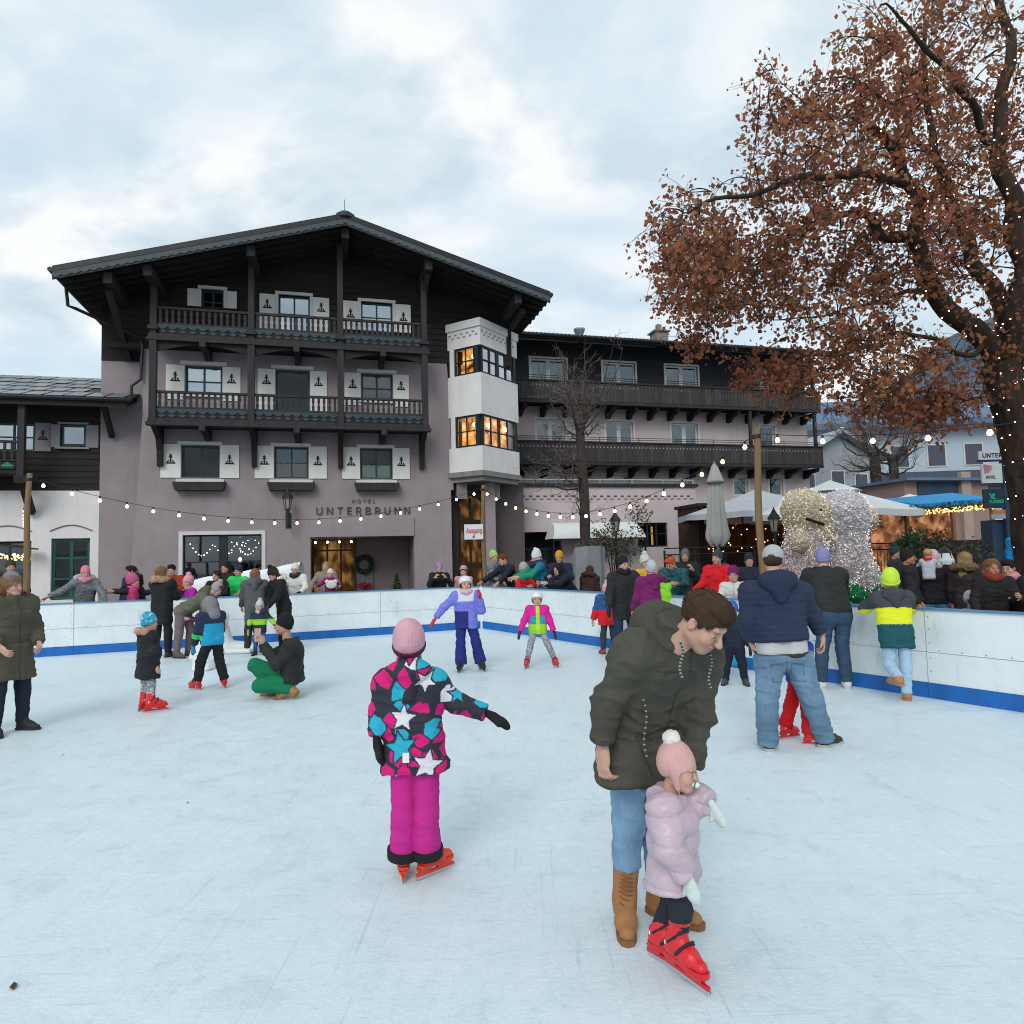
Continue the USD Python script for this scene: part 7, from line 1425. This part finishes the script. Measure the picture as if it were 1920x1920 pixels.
bare_tree('bare_tree', 'bare forked tree behind the large white parasol, its left trunk', 1655, 1040, 745, 33.0, .32, 2.9, 22, 8, bark_g, yfork=850)
bare_tree('bare_tree', 'bare tree behind the large white parasol, right-hand dark trunk', 1690, 1040, 760, 32.0, .28, 2.5, 20, 9, bark_g, yfork=860)
sh = thing('metal_sheet', 'grey metal sheet bent round the foot of the bare tree', 'metal sheet', at(1108, 1100, 20.6) * A(1, 1, 0)); mb = MB()
q = [(-.62, .1), (-.45, -.12), (-.1, -.2), (.3, -.15), (.42, 0)]
hts = [1.55, 1.95, 1.98, 1.98, 1.9]; v = [(x, y, z) for (x, y), h_ in zip(q, hts) for z in (0, h_)]; v2 = [(x, y + .03, z) for x, y, z in v]
mb.add(v, [[2 * i, 2 * i + 2, 2 * i + 3, 2 * i + 1] for i in range(4)]); mb.add(v2, [[2 * i + 1, 2 * i + 3, 2 * i + 2, 2 * i] for i in range(4)]); mb.build('sheet', M('galvanised', (.22, .235, .25), .5, .2, 2, .1, 10, metallic=.4), sh); mb = MB(); mb.tube([(.42, .0, 0), (.42, .0, 1.95)], .025, 6); mb.build('post', steel_m, sh)
shrub_m = M('shrub_olive', (.075, .072, .048), .9, .5, 9)
def shrub(label, x, y, d, r, n, flat=1.0, mat=None, top=None):
    b = at(x, 1100, d) * A(1, 1, 0); c = at(x, y, d); t = thing('shrub', label, 'shrub', b); mb = MB()
    for k in range(7): e = c - b + rng.normal(size=3) * r * .45; mb.tube([A(0, 0, 0), A(e[0] * .3, e[1] * .3, e[2] * .6), e], [.03, .02, .008], 5)
    mb.build('stems', bark_g, t, True); mb = MB()
    for k in range(9): tuft(mb, c - b + rng.normal(size=3) * r * A(.5, .5, .4 * flat), r * .55, n // 9, .055, flat)
    mb.build('foliage', mat or shrub_m, t, kind='stuff')
shrub('sparse olive shrub between the bare tree and the pink wing', 1150, 1025, 21.5, .9, 1600)
shrub('round dark shrub behind the woman carrying a child on her shoulders', 1768, 1035, 16, .62, 1300)
shrub('bright green bushy shrub on the railing left of the market stall', 1715, 1022, 17, .45, 1000, mat=M('shrub_green', (.04, .09, .035), .9, .5, 9))
con = thing('potted_conifer', 'small cone-shaped conifer beside the hotel entrance', 'plant', fac_at(3.95, 0, -.6)); mb = MB()
for k in range(9): z = .35 + k * .1; tuft(mb, (0, 0, z), .30 * (1 - k / 9.5), 90, .05, .5)
mb.build('foliage', leafy, con, kind='stuff'); mb = MB(); mb.lathe([(.12, 0), (.17, .28), (.15, .28), (.0, .26)], n=12); mb.tube([(0, 0, .2), (0, 0, 1.1)], .02, 5); mb.build('pot', stone_m, con)
wr = thing('wreath', 'dark round wreath with red flowers below on the wall beside the hotel door', 'wreath', fac_at(2.80, 1.55, -2.05)); mb = MB()
for k in range(28): a = k / 28 * 2 * np.pi; tuft(mb, (.3 * math.cos(a), 0, .3 * math.sin(a)), .11, 34, .05)
mb.build('foliage', leafy, wr, kind='stuff'); mb = MB(); tuft(mb, (0, -.05, -.85), .3, 240, .05, .5); mb.build('red_flowers', M('red_flower', (.35, .03, .03), .8, .4, 9), wr, kind='stuff')

# ---------------------------------------------------------------- poles, strings of bulbs, lamps
pole_m = M('pole_wood', (.20, .125, .065), .8, .35, 6, .5, 30, stretch=(3, 3, .25))
poles = [(54, 895, 13.9), (905, 915, 18.2), (1418, 813, 10.75)]
ptop = [at(x, y, d) for x, y, d in poles] + [A(8.1, 6.2, 3.45), A(-16.5, 23.0, 3.8)]
for p, lb, r in zip(ptop[:3], ('wooden pole with string lights behind the left boards', 'wooden pole holding the red and white sign at the rink corner', 'wooden pole with string lights behind the right boards, by the closed parasol'), (.058, .058, .056)):
    t = thing('wooden_pole', lb, 'pole', p * A(1, 1, 0)); mb = MB(); q = [A(0, 0, z) + A(.02 * math.sin(z * 2), .015 * math.cos(z * 3), 0) for z in np.linspace(0, p[2] + .08, 12)]; mb.tube(q, np.linspace(r * 1.15, r * .9, 12), 10); mb.build('shaft', pole_m, t, True)
    mb = MB(); mb.tube([A(0, 0, p[2] - .08), A(0, 0, p[2] - .02)], r + .012, 10); mb.build('cable_tie', metal_d, t)
bulb_m = usdkit.material(stage, '/World/Looks/bulb_glass', {'lw': ('layer_weight', {'blend': .35}), 'r': ('rgb_ramp', {'ramp': [(0, (1.0, .82, .58)), (.6, (1.0, .66, .34)), (1, (.8, .40, .15))]}), 'e': ('emission', {'strength': 2.6})}, [('lw.facing', 'r.fac'), ('r.color', 'e.color')], surface='e.emission')
for a, b, n, sag, lb in ((ptop[0], ptop[1], 20, .86, 'string of warm bulbs across the hotel front between left and corner pole'), (ptop[1], ptop[2], 19, .95, 'string of warm bulbs from the corner pole to the right pole'), (ptop[2], ptop[3], 9, .30, 'string of warm bulbs from the right pole towards the big tree'), (ptop[0], ptop[4], 16, .75, 'string of warm bulbs leading away from the left pole')):
    s = thing('string_lights', lb, 'string lights', a); t = np.linspace(0, 1, 40); w = np.stack([(b - a)[i] * t for i in range(3)], 1); w[:, 2] -= 4 * sag * t * (1 - t)
    mb = MB(); mb.tube(w, .006, 5); mb.build('cable', M('cable_black', (.02, .02, .022), .6, .1), s)
    for k in range(n):
        u = (k + .5) / n; p = A(*(np.interp(u, t, w[:, i]) for i in range(3))); mb = MB(); mb.lathe([(0, -.088), (.023, -.083), (.037, -.062), (.037, -.046), (.023, -.018), (.016, -.008)], p + A(0, 0, -.035), 10); bl = mb.build('bulb', bulb_m, s, True)
        mb = MB(); mb.tube([p + A(0, 0, .012), p + A(0, 0, -.045)], .017, 7); mb.build('socket', M('cable_black', (.02, .02, .022)), bl)
sg = thing('exit_board', 'white board reading Ausgang in red, fixed to the corner pole', 'sign', ptop[1] + A(0, -.1, 0)); ct = at(888, 997, 18.05) - ptop[1] - A(0, -.1, 0); mb = MB(); mb.box(ct[0] - .25, ct[0] + .25, -.01, .012, ct[2] - .20, ct[2] + .20); mb.build('board', M('board_white', (.62, .63, .66), .5, .05), sg)
m = text_mesh('Ausgang', .10, .006, True); v = np.asarray(m.vertices); k_ = .42 / (v[:, 0].max() - v[:, 0].min()); part('lettering', (np.stack([v[:, 0] * k_ + ct[0] - .20, -.012 - v[:, 2], v[:, 1] * 1.25 + ct[2] - .03], 1), np.asarray(m.faces)), M('red_print', (.42, .03, .03), .6, .05), sg)
mb = MB(); mb.poly([(ct[0] - .02, ct[2] - .09), (ct[0] - .02, ct[2] - .13), (ct[0] - .05, ct[2] - .13), (ct[0], ct[2] - .17), (ct[0] + .05, ct[2] - .13), (ct[0] + .02, ct[2] - .13), (ct[0] + .02, ct[2] - .09)][::-1], -.016, -.012); mb.build('arrow', M('red_print', (.42, .03, .03)), sg)
def street_lamp(label, x, ytop, d):
    p = at(x, ytop, d); t = thing('street_lamp', label, 'street lamp', p * A(1, 1, 0)); m1, m2 = MB(), MB(); lantern_head(m1, m2, (0, 0, p[2] - .72), .95); m1.tube([(0, 0, 0), (0, 0, p[2] - .72)], .04, 8); m1.lathe([(.12, 0), (.1, .5), (.05, .7)], n=8); m1.build('post', metal_d, t); m2.build('lamp_glass', M('frosted_glass', (.30, .29, .23)), t)
street_lamp('black street lamp beside the bare tree in front of the white canopy', 1153, 955, 22.5)
street_lamp('black street lamp between the right wooden pole and the gold figure', 1450, 948, 19.0)

# ---------------------------------------------------------------- parasols, stalls, railing
para_w = M('parasol_white', (.60, .64, .645), .85, .06, 2, .15, 20); para_g = M('parasol_grey', (.42, .45, .485), .85, .08, 2, .15, 20)
def parasol(label, xa, ya, d, rad, drop, mat, n=8, vent=True, square=False, rot=0.0):
    p = at(xa, ya, d); t = thing('parasol', label, 'parasol', p * A(1, 1, 0)); z = p[2]; mb = MB(); rings = 6; v = []
    for i in range(rings + 1):
        s = i / rings
        for k in range(n * 4):
            a = k / (n * 4) * 2 * np.pi + rot; w = (k % 4) / 4; sagk = .035 * math.sin(math.pi * w) * s; rr = rad * s * (1 - (.06 * math.sin(math.pi * w) if n > 4 else (1 - 1 / max(abs(math.cos(a - rot - round((a - rot) / (np.pi / 2)) * np.pi / 2)), .1) * 1.0) * .0)); v.append((rr * math.cos(a), rr * math.sin(a), z - drop * s ** .92 - sagk))
    m = n * 4; q = [[i * m + k, i * m + (k + 1) % m, (i + 1) * m + (k + 1) % m, (i + 1) * m + k] for i in range(rings) for k in range(m)]
    mb.add(v, [x[::-1] for x in q]); mb.build('canopy', mat, t, 40); e = v[-m:]; mb = MB(); lo = [(x, y, zz - .20) for x, y, zz in e]; mb.add(e + lo, [[k, (k + 1) % m, m + (k + 1) % m, m + k][::-1] for k in range(m)]); mb.build('valance', mat, t, 40)
    if vent:
        vv = [(0, 0, z + .14)] + [(rad * .36 * math.cos(a), rad * .36 * math.sin(a), z - drop * .27) for a in np.linspace(0, 2 * np.pi, 17)[:-1]]; mb = MB(); mb.add(vv, [[0, 1 + k, 1 + (k + 1) % 16] for k in range(16)]); mb.build('vent_cap', mat, t, True)
    mb = MB(); mb.tube([(0, 0, 0), (0, 0, z - .05)], .04, 8); mb.build('pole', steel_m, t)
    for k in range(n): a = k / n * 2 * np.pi + rot; mb = MB(); mb.bar((.05 * math.cos(a), .05 * math.sin(a), z - .75), (rad * .55 * math.cos(a), rad * .55 * math.sin(a), z - drop * .58 - .03), .025, .025); mb.build('strut', pole_m, t)
parasol('open pale grey parasol over the bar, behind the closed parasol', 1418, 917, 25.5, 3.0, .95, para_g, vent=False, rot=.3)
parasol('large open white parasol with a vented top behind the light figures', 1556, 908, 23.0, 2.75, 1.0, para_w, rot=.1)
parasol('smaller open white parasol at the left edge of the large white one', 1492, 930, 24.3, 1.9, .7, para_w, vent=False)
parasol('farther flat white parasol between the big white one and the shop', 1705, 926, 27.0, 1.45, .42, para_w, vent=False)
cp = at(1339, 868, 20.0); t = thing('closed_parasol', 'closed pale grey parasol tied round its pole before the bar', 'parasol', cp * A(1, 1, 0)); z = cp[2]
prof = [(.02, 0), (.10, -.12), (.225, -.50), (.245, -.56), (.12, -.60), (.20, -.85), (.235, -1.4), (.28, -1.9), (.32, -2.12), (.30, -2.3), (.22, -2.42), (.05, -2.4)]
v, m = [], 40
for i, (r, dz) in enumerate(prof):
    for k in range(m): a = k / m * 2 * np.pi; v.append((r * (1 + (.16 if i > 3 else .05) * math.cos(8 * a) + .06 * math.sin(3 * a + i)) * math.cos(a), r * (1 + (.16 if i > 3 else .05) * math.cos(8 * a) + .06 * math.sin(3 * a + i)) * math.sin(a), z + dz + (.05 * math.cos(8 * a) if i > 8 else 0)))
mb = MB(); mb.add(v, [[i * m + k, (i + 1) * m + k, (i + 1) * m + (k + 1) % m, i * m + (k + 1) % m] for i in range(len(prof) - 1) for k in range(m)]); mb.build('canopy', M('parasol_beige', (.40, .41, .39), .9, .08, 3, .3, 25), t, 50)
mb = MB(); mb.tube([(0, 0, 0), (0, 0, z + .05)], .035, 8); mb.build('pole', steel_m, t); mb = MB(); mb.lathe([(.26, z - .60), (.265, z - .56), (.24, z - .54)], n=20); mb.build('tie_strap', M('strap_grey', (.2, .21, .2), .8, .1), t)
bx = at(1392, 1100, 27.5) * A(1, 1, 0); bar_ = thing('bar_hut', 'dark timber bar hut with amber fairy lights under the grey parasol', 'stall', bx, math.radians(12)); mb = MB(); mb.box(-2.0, 2.6, 1.2, 1.4, 0, 3.5).box(-2.0, -1.85, -.4, 1.2, 0, 3.5).box(2.45, 2.6, -.4, 1.2, 0, 3.5); mb.build('wall', M('bar_wood', (.05, .022, .012), .8, .4, 4, .3, 20), bar_); mb = MB(); mb.box(-2.1, 2.7, -.6, 1.5, 3.5, 3.62); mb.build('roof', timber, bar_); mb = MB(); mb.box(-1.9, 2.5, -.5, -.1, 0, 1.5); mb.build('counter', timber, bar_)
for x in (-1.9, -.1, 1.3, 2.5): mb = MB(); mb.box(x - .06, x + .06, -.55, -.43, 1.5, 3.5); mb.build('post', timber, bar_)
mb = MB()
for k in range(150): mb.sphere((-1.9 + 4.4 * rng.random(), -.62 + .1 * rng.random(), 3.18 + .18 * rng.random() ** 2 - .05), .028, 1)
for k in range(60): mb.sphere((-1.8 + 4.2 * rng.random(), .9, 1.7 + 1.2 * rng.random()), .026, 1)
mb.build('fairy_lights', Glow('amber_glow2', (1, .50, .14), 3.2), bar_, kind='stuff')
st = thing('market_stall', 'market stall with bright blue awning and amber lights in front of the terracotta shop', 'stall', at(1776, 1100, 22) * A(1, 1, 0), math.radians(10)); mb = MB(); mb.add([(-1.3, -.5, 3.05), (1.5, -.5, 3.22), (1.5, 1.2, 3.55), (-1.3, 1.2, 3.35), (-1.3, -.5, 2.92), (1.5, -.5, 3.08), (1.5, 1.2, 3.45), (-1.3, 1.2, 3.2)], [[0, 1, 2, 3], [4, 7, 6, 5], [0, 4, 5, 1], [1, 5, 6, 2], [3, 2, 6, 7], [0, 3, 7, 4]]); mb.build('awning', M('awning_blue', (.015, .24, .52), .7, .12, 2), st); mb = MB(); mb.box(-1.7, 1.5, 1.1, 1.2, 0, 3.1); 
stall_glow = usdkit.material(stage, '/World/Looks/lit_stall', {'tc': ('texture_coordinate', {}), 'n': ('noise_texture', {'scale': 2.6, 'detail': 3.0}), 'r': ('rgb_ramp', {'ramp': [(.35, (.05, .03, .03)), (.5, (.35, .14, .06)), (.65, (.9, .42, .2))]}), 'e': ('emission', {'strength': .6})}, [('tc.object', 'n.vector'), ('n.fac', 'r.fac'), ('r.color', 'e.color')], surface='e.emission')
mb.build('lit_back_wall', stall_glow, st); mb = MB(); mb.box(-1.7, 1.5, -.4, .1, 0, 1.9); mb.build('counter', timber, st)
for x in (-1.65, .0, 1.45): mb = MB(); mb.box(x - .05, x + .05, -.45, -.35, 1.9, 3.0); mb.build('post', pole_m, st)
mb = MB()
for k in range(160): x = -1.7 + 3.2 * rng.random(); mb.sphere((x, -.52, 2.86 + .06 * x + .14 * (rng.random() - .5)), .022, 1)
mb.build('fairy_lights', Glow('amber_glow2', (1, .5, .14), 3.2), st, kind='stuff'); mb = MB()
for k in range(14): tuft(mb, (-1.6 + k * .23, -.5, 2.88 + .014 * k), .16, 40, .05)
mb.build('garland', leafy, st, kind='stuff')
rl = thing('terrace_railing', 'dark railing of the raised terrace behind the crowd', 'railing', at(1450, 1100, 22.0) * A(1, 1, 0), math.radians(8)); mb = MB()
for z in (1.86, 1.66): mb.tube([(-3.6, 0, z), (5.4, 0, z)], .022, 6)
mb.build('rail', metal_d, rl)
for k in range(10): mb = MB(); mb.box(-3.6 + k - .02, -3.56 + k, -.02, .02, .0, 1.8); mb.build('post', metal_d, rl)
for k in range(75): mb = MB(); mb.box(-3.5 + k * .118, -3.488 + k * .118, -.006, .006, .9, 1.62); mb.build('bar', metal_d, rl)
mb = MB(); mb.box(-3.6, 5.4, .05, .4, 0, .9); mb.build('terrace_edge', stone_m, rl)

# ---------------------------------------------------------------- glittering light figures
def tinsel(name, c):
    n = {'tc': ('texture_coordinate', {}), 'v': ('voronoi_texture', {'scale': 16.0, 'randomness': 1.0}), 'r': ('rgb_ramp', {'ramp': [(.0, tuple(np.minimum(A(*c) * 1.7, .9))), (.35, tuple(A(*c) * 1.1)), (.7, tuple(A(*c) * .7))]}), 'b': ('bump', {'strength': .7, 'distance': .05}), 'p': ('principled_bsdf', {'roughness': .4, 'metallic': .1})}
    return usdkit.material(stage, '/World/Looks/' + name, n, [('tc.object', 'v.vector'), ('v.distance', 'r.fac'), ('r.color', 'p.base_color'), ('v.distance', 'b.height'), ('b.normal', 'p.normal')], surface='p.BSDF')
gold, rose, lil, grn = tinsel('tinsel_gold', (.70, .61, .43)), tinsel('tinsel_rose', (.62, .50, .50)), tinsel('tinsel_lilac', (.72, .68, .70)), tinsel('tinsel_green', (.01, .22, .08))
FDp = 19.5
def fig_part(nm, prims, mat, t, base, glow, n_l, seed, cutz=None):
    lo = np.min([np.minimum(a, b) - max(r0, r1) for a, b, r0, r1 in prims], 0) - .15; hi = np.max([np.maximum(a, b) + max(r0, r1) for a, b, r0, r1 in prims], 0) + .15; F = Field(lo, hi, .045)
    for a, b, r0, r1 in prims: F.cone(a, b, r0, r1, .12)
    v, f = F.mesh(); n = vnormals(v, f); d = v + n * (.06 * (noise(v * 14, seed) - .4) + .04 * (noise(v * 30, seed) - .5))[:, None]; o = part(nm, (d - base, f), mat, t, True); r_ = np.random.default_rng(seed); i = r_.integers(0, len(v), n_l); mb = MB()
    for p, q in zip(v[i], n[i]): mb.sphere(p + q * .05 + r_.normal(size=3) * .015 - base, .008 + .009 * r_.random() ** 3, 1)
    part('light_points', mb.out(), glow, o, kind='stuff')
gw, gc = Glow('points_gold', (1, .88, .62), .95), Glow('points_white', (1, .94, .92), .95)
q = lambda x, y, d=0.0: at(x, y, FDp + d)
b1 = q(1510, 1100) * A(1, 1, 0); t1 = thing('light_figure', 'glittering figure with gold head and rose body holding a gold stick', 'light figure', b1)
fig_part('head', [(q(1507, 958), q(1512, 968), .62, .62), (q(1530, 1002, -.2), q(1548, 1006, -.2), .22, .14)], gold, t1, b1, gw, 700, 3)
fig_part('body', [(q(1508, 1010), q(1508, 1090), .50, .62), (q(1490, 1020), q(1486, 1080), .28, .30), (q(1532, 1020), q(1538, 1085), .2, .26)], rose, t1, b1, gc, 1000, 4); fig_part('gold_ball', [(q(1497, 1016, -.55), q(1499, 1018, -.55), .27, .27)], gold, t1, b1, gw, 90, 5)
mb = MB(); mb.tube([q(1511, 1030, -.6) - b1, q(1530, 1082, -.6) - b1], .03, 6); mb.build('stick', gold, t1); mb = MB(); mb.tube([q(1511, 972, -.62) - b1, q(1528, 978, -.72) - b1, q(1544, 983, -.62) - b1], .045, 6); mb.sphere(q(1538, 956, -.55) - b1, .06, 2); mb.build('dark_features', M('matt_black', (.012, .012, .012), .8, .05), t1); 
b2 = q(1598, 1100) * A(1, 1, 0); t2 = thing('light_figure', 'glittering lilac figure with flared dress, green hem and a gold ear', 'light figure', b2)
fig_part('head', [(q(1582, 962), q(1586, 972), .66, .64), (q(1603, 1000), q(1606, 1002), .33, .3)], lil, t2, b2, gc, 700, 6)
fig_part('dress', [(q(1590, 1000), q(1585, 1060), .45, .40), (q(1595, 1020), q(1625, 1088), .38, .36), (q(1585, 1040), q(1578, 1088), .3, .32)], tinsel('tinsel_pearl', (.62, .56, .56)), t2, b2, gc, 1100, 7); fig_part('ear', [(q(1622, 966, .2), q(1630, 976, .2), .28, .24)], gold, t2, b2, gw, 90, 8); fig_part('hem', [(q(1632, 1092), q(1628, 1112), .30, .26), (q(1580, 1100), q(1600, 1112), .3, .3)], grn, t2, b2, Glow('points_green', (.3, 1, .5), 1.6), 130, 9)

# ---------------------------------------------------------------- sign post on the right
sp = at(1866, 1100, 17.0) * A(1, 1, 0); so = thing('sign_post', 'dark blue sign post with hotel, green and orange panels before the big tree', 'sign', sp); navy_p = M('post_navy', (.022, .045, .085), .5, .2, 2, .1, 10); X = lambda x: at(x, 950, 17.0)[0] - sp[0]; Z = lambda y, x=1862: at(x, y, 17.0)[2]
mb = MB(); mb.box(X(1882), X(1890), -.06, .06, 0, Z(845)); mb.box(X(1862), X(1890), .08, .5, 0, Z(975)); mb.build('post', navy_p, so)
for y0, y1, x0, x1, m, nm in ((846, 862, 1840, 1925, M('panel_white', (.55, .6, .62), .4, .05), 'name_panel'), (870, 906, 1843, 1881, M('panel_white', (.55, .6, .62)), 'hotel_panel'), (917, 953, 1843, 1882, M('panel_deep_teal', (.008, .03, .045), .4, .05), 'teal_panel'), (956, 964, 1858, 1882, M('panel_orange', (.50, .17, .06), .5, .2, 3), 'orange_panel'), (964, 973, 1856, 1882, M('panel_grey', (.3, .32, .36), .5, .1), 'grey_panel'), (873, 906, 1892, 1903, M('panel_pink_white', (.5, .36, .42), .5, .2, 3), 'side_panel'), (917, 955, 1892, 1910, M('panel_magenta', (.35, .03, .28), .5, .1), 'magenta_panel')):
    mb = MB(); mb.box(X(x0), X(x1), -.05, .0, Z(y1), Z(y0)); pn = mb.build(nm, m, so)
    if nm in ('name_panel', 'hotel_panel'): mb = MB(); mb.box(X(x0) - .03, X(x1) + .03, -.03, .02, Z(y1) - .05, Z(y1)); mb.build('panel_frame', navy_p, so)
ink = M('ink_black', (.02, .025, .03), .6, .05)
def word(s, x0, x1, y0, y1, mat, nm='lettering'):
    m = text_mesh(s, 1.0, .006, True); v = np.asarray(m.vertices); a, b = m.bounds; part(nm, (np.stack([X(x0) + (v[:, 0] - a[0]) / (b[0] - a[0]) * (X(x1) - X(x0)), -.052 - v[:, 2], Z(y1) + (v[:, 1] - a[1]) / (b[1] - a[1]) * (Z(y0) - Z(y1))], 1), np.asarray(m.faces)), mat, so)
word('UNTERBRUNN', 1846, 1922, 850, 858.5, ink); word('HOTEL', 1850, 1868, 892, 898, ink)
tl = M('print_mint', (.03, .42, .30), .5, .05); word('PLANBERG', 1853, 1880, 937.5, 944, tl); mb = MB()
for a, b in (((1854, 925), (1858, 935)), ((1858, 935), (1865, 935)), ((1856, 930), (1864, 926)), ((1859, 933), (1863, 929))): mb.bar((X(a[0]), -.054, Z(a[1])), (X(b[0]), -.054, Z(b[1])), .005, .03, (0, 1, 0)) if False else mb.bar((X(a[0]), -.056, Z(a[1])), (X(b[0]), -.056, Z(b[1])), .03, .006, (0, -1, 0))
mb.build('emblem', tl, so, kind='stuff'); mb = MB()
for k in range(5): a = .2 + k * .3; c = A(X(1847), 0, Z(872)); mb.bar((c[0], -.054 - .0015 * k, c[2]), (c[0] + .22 * math.cos(-a), -.054 - .0015 * k, c[2] + .22 * math.sin(-a)), .035, .003, (0, -1, 0))
mb.build('flower_print', M('print_rose', (.45, .16, .25), .5, .1), so, kind='stuff')

# ---------------------------------------------------------------- skating aids and snowy slope
plastic_w = M('aid_white', (.66, .70, .71), .4, .06, 3)
def aid(name, label, x, y, prims, mat, cat='skating aid', h=.014, eyes=None):
    b = ground(x, y); t = thing(name, label, cat, b); F = Field(np.min([np.minimum(p[0], p[1]) - max(p[2:4]) for p in prims], 0) - .05, np.max([np.maximum(p[0], p[1]) + max(p[2:4]) for p in prims], 0) + .05, h)
    for p in prims: F.cone(p[0], p[1], p[2], p[3], .05)
    F.cut((0, 0, 0.003), (0, 0, -1)); v, f = F.mesh(); part('shell', (relax(v, f, 2), f), mat, t, True)
    if eyes:
        mb = MB()
        for e in eyes: mb.sphere(e, .016, 1)
        mb.build('eye', ink, t, kind='stuff')
    return t
pg = aid('penguin_aid', 'white penguin-shaped skating aid beside the child in turquoise', 382, 1256, [(A(0, 0, .10), A(0, 0, .42), .17, .14), (A(0, 0, .45), A(0, -.02, .66), .11, .10), (A(-.14, 0, .4), A(-.2, -.02, .2), .05, .035), (A(.14, 0, .4), A(.2, -.02, .2), .05, .035), (A(-.09, -.12, .03), A(.09, -.12, .03), .05, .05)], plastic_w, eyes=[(-.04, -.118, .68), (.04, -.118, .68)])
mb = MB(); mb.add([(0, -.2, .64), (-.03, -.1, .64), (.03, -.1, .64), (0, -.1, .67)], [[0, 2, 3], [0, 3, 1], [0, 1, 2]]); mb.build('beak', M('beak_orange', (.6, .2, .03), .5, .05), pg); mb = MB(); mb.tube([(-.22, .05, .55), (-.12, .14, .6), (.12, .14, .6), (.22, .05, .55)], .018, 7); mb.build('handle', metal_d, pg)
aid('seal_aid', 'long white animal-shaped skating aid by the left boards', 452, 1224, [(A(-.28, 0, .12), A(.30, 0, .10), .13, .10), (A(-.26, 0, .15), A(-.34, 0, .62), .12, .075), (A(-.36, 0, .66), A(-.28, -.04, .70), .09, .07), (A(.30, 0, .12), A(.40, 0, .34), .08, .05), (A(-.2, -.14, .05), A(.2, -.14, .05), .06, .05)], plastic_w)
aq = aid('turquoise_aid', 'turquoise wedge-shaped skating aid beside the small child in navy', 1360, 1262, [(A(-.1, 0, .03), A(.16, .0, .14), .03, .03), (A(.16, 0, .14), A(-.06, .02, .46), .03, .03), (A(-.1, 0, .03), A(-.06, .02, .46), .03, .03), (A(-.05, 0, .1), A(-.03, 0, .36), .05, .03), (A(.0, 0, .12), A(-.02, 0, .28), .05, .04)], M('aid_turquoise', (.02, .36, .55), .4, .06, 3))
# snow-covered slope behind the left boards
p0, p1 = at(345, 1092, 17.6), at(565, 1056, 18.6); rp = thing('snowy_rail', 'snow-covered sloping rail behind the left boards under the shop window', 'rail', p0 * A(1, 1, 0)); g = np.linspace(0, 1, 30); base_ = p0 * A(1, 1, 0); w = np.array([p0 + (p1 - p0) * t - base_ for t in g]); w[:, 2] += .04 * (np.array([float(noise(A(t * 9, 2, 2))) for t in g]) - .5) - .1
v = []
for k, c in enumerate(w): hh = .10 + .05 * float(noise(A(g[k] * 14, 7, 1))); v += [(c[0] + .02, c[1] - .28, c[2] - .26), (c[0], c[1] - .25, c[2] - .02), (c[0], c[1] - .1, c[2] + hh), (c[0], c[1] + .1, c[2] + hh * .9), (c[0], c[1] + .25, c[2] - .02), (c[0], c[1] + .28, c[2] - .26)]
mb = MB(); mb.add(v, [[6 * i + j, 6 * i + 6 + j, 6 * i + 7 + j, 6 * i + 1 + j] for i in range(29) for j in range(5)]); mb.build('snow', snow_m, rp, True); mb = MB(); mb.add(np.vstack([np.stack([w[:, 0], w[:, 1] - .2, np.full(30, 0.0)], 1), np.stack([w[:, 0], w[:, 1] - .2, w[:, 2] - .2], 1)]), [[i, i + 1, 31 + i, 30 + i] for i in range(29)]); mb.build('side_wall', plaster, rp)
flash = thing('camera_flash', 'small bright phone light above the child in green', 'light', at(450, 1049, 15.8)); mb = MB(); mb.box(-.05, .05, .012, .022, -.09, .06); mb.build('phone', metal_d, flash); mb = MB(); mb.sphere((0, 0, 0), .045, 2, (1, .25, 1)); mb.build('lamp', Glow('flash_white', (1, .97, .9), 6.0), flash)
lt = thing('glass_lantern', 'large white glass lantern standing behind the woman with the pink hat', 'lantern', at(1775, 1100, 12.4) * A(1, 1, 0)); zt, zb = at(1775, 1036, 12.4)[2], at(1775, 1066, 12.4)[2]; mb = MB(); mb.lathe([(.0, zb), (.13, zb), (.15, (zb + zt) / 2), (.1, zt), (0, zt)], n=10); mb.build('glass', M('milk_glass', (.55, .62, .62), .3, .1, 6), lt); mb = MB(); mb.tube([(0, 0, 0), (0, 0, zb)], .03, 6); mb.lathe([(.16, zb - .03), (.16, zb)], n=10); mb.lathe([(.12, zt), (.05, zt + .08), (0, zt + .1)], n=10)
for k in range(5): a = k * 2 * np.pi / 5; mb.bar((.155 * math.cos(a), .155 * math.sin(a), zb), (.11 * math.cos(a), .11 * math.sin(a), zt), .015, .015)
mb.build('frame', metal_d, lt)
# ---------------------------------------------------------------- bits lying on the ice
for k, (x, y) in enumerate(((26, 1852), (352, 1506), (118, 1416))):
    p = ground(x, y) + A(0, 0, .004); t = thing('fallen_leaf', ('curled dry leaf on the ice at the lower left edge', 'small dry leaf on the ice left of the girl in the star print', 'dry leaf on the ice in front of the woman in the olive parka')[k], 'leaf', p, rng.random() * 6); s = (.026, .012, .013)[k]
    part('blade', (np.array([(-s, 0, 0), (-.3 * s, .6 * s, .3 * s), (.5 * s, .45 * s, .1 * s), (1.2 * s, 0, .25 * s), (.4 * s, -.5 * s, .05 * s), (-.4 * s, -.4 * s, .35 * s)]), np.array([[0, 5, 1], [1, 5, 4], [1, 4, 2], [2, 4, 3]])), M('leaf_scrap', (.07, .045, .03), .9, .4, 30), t)
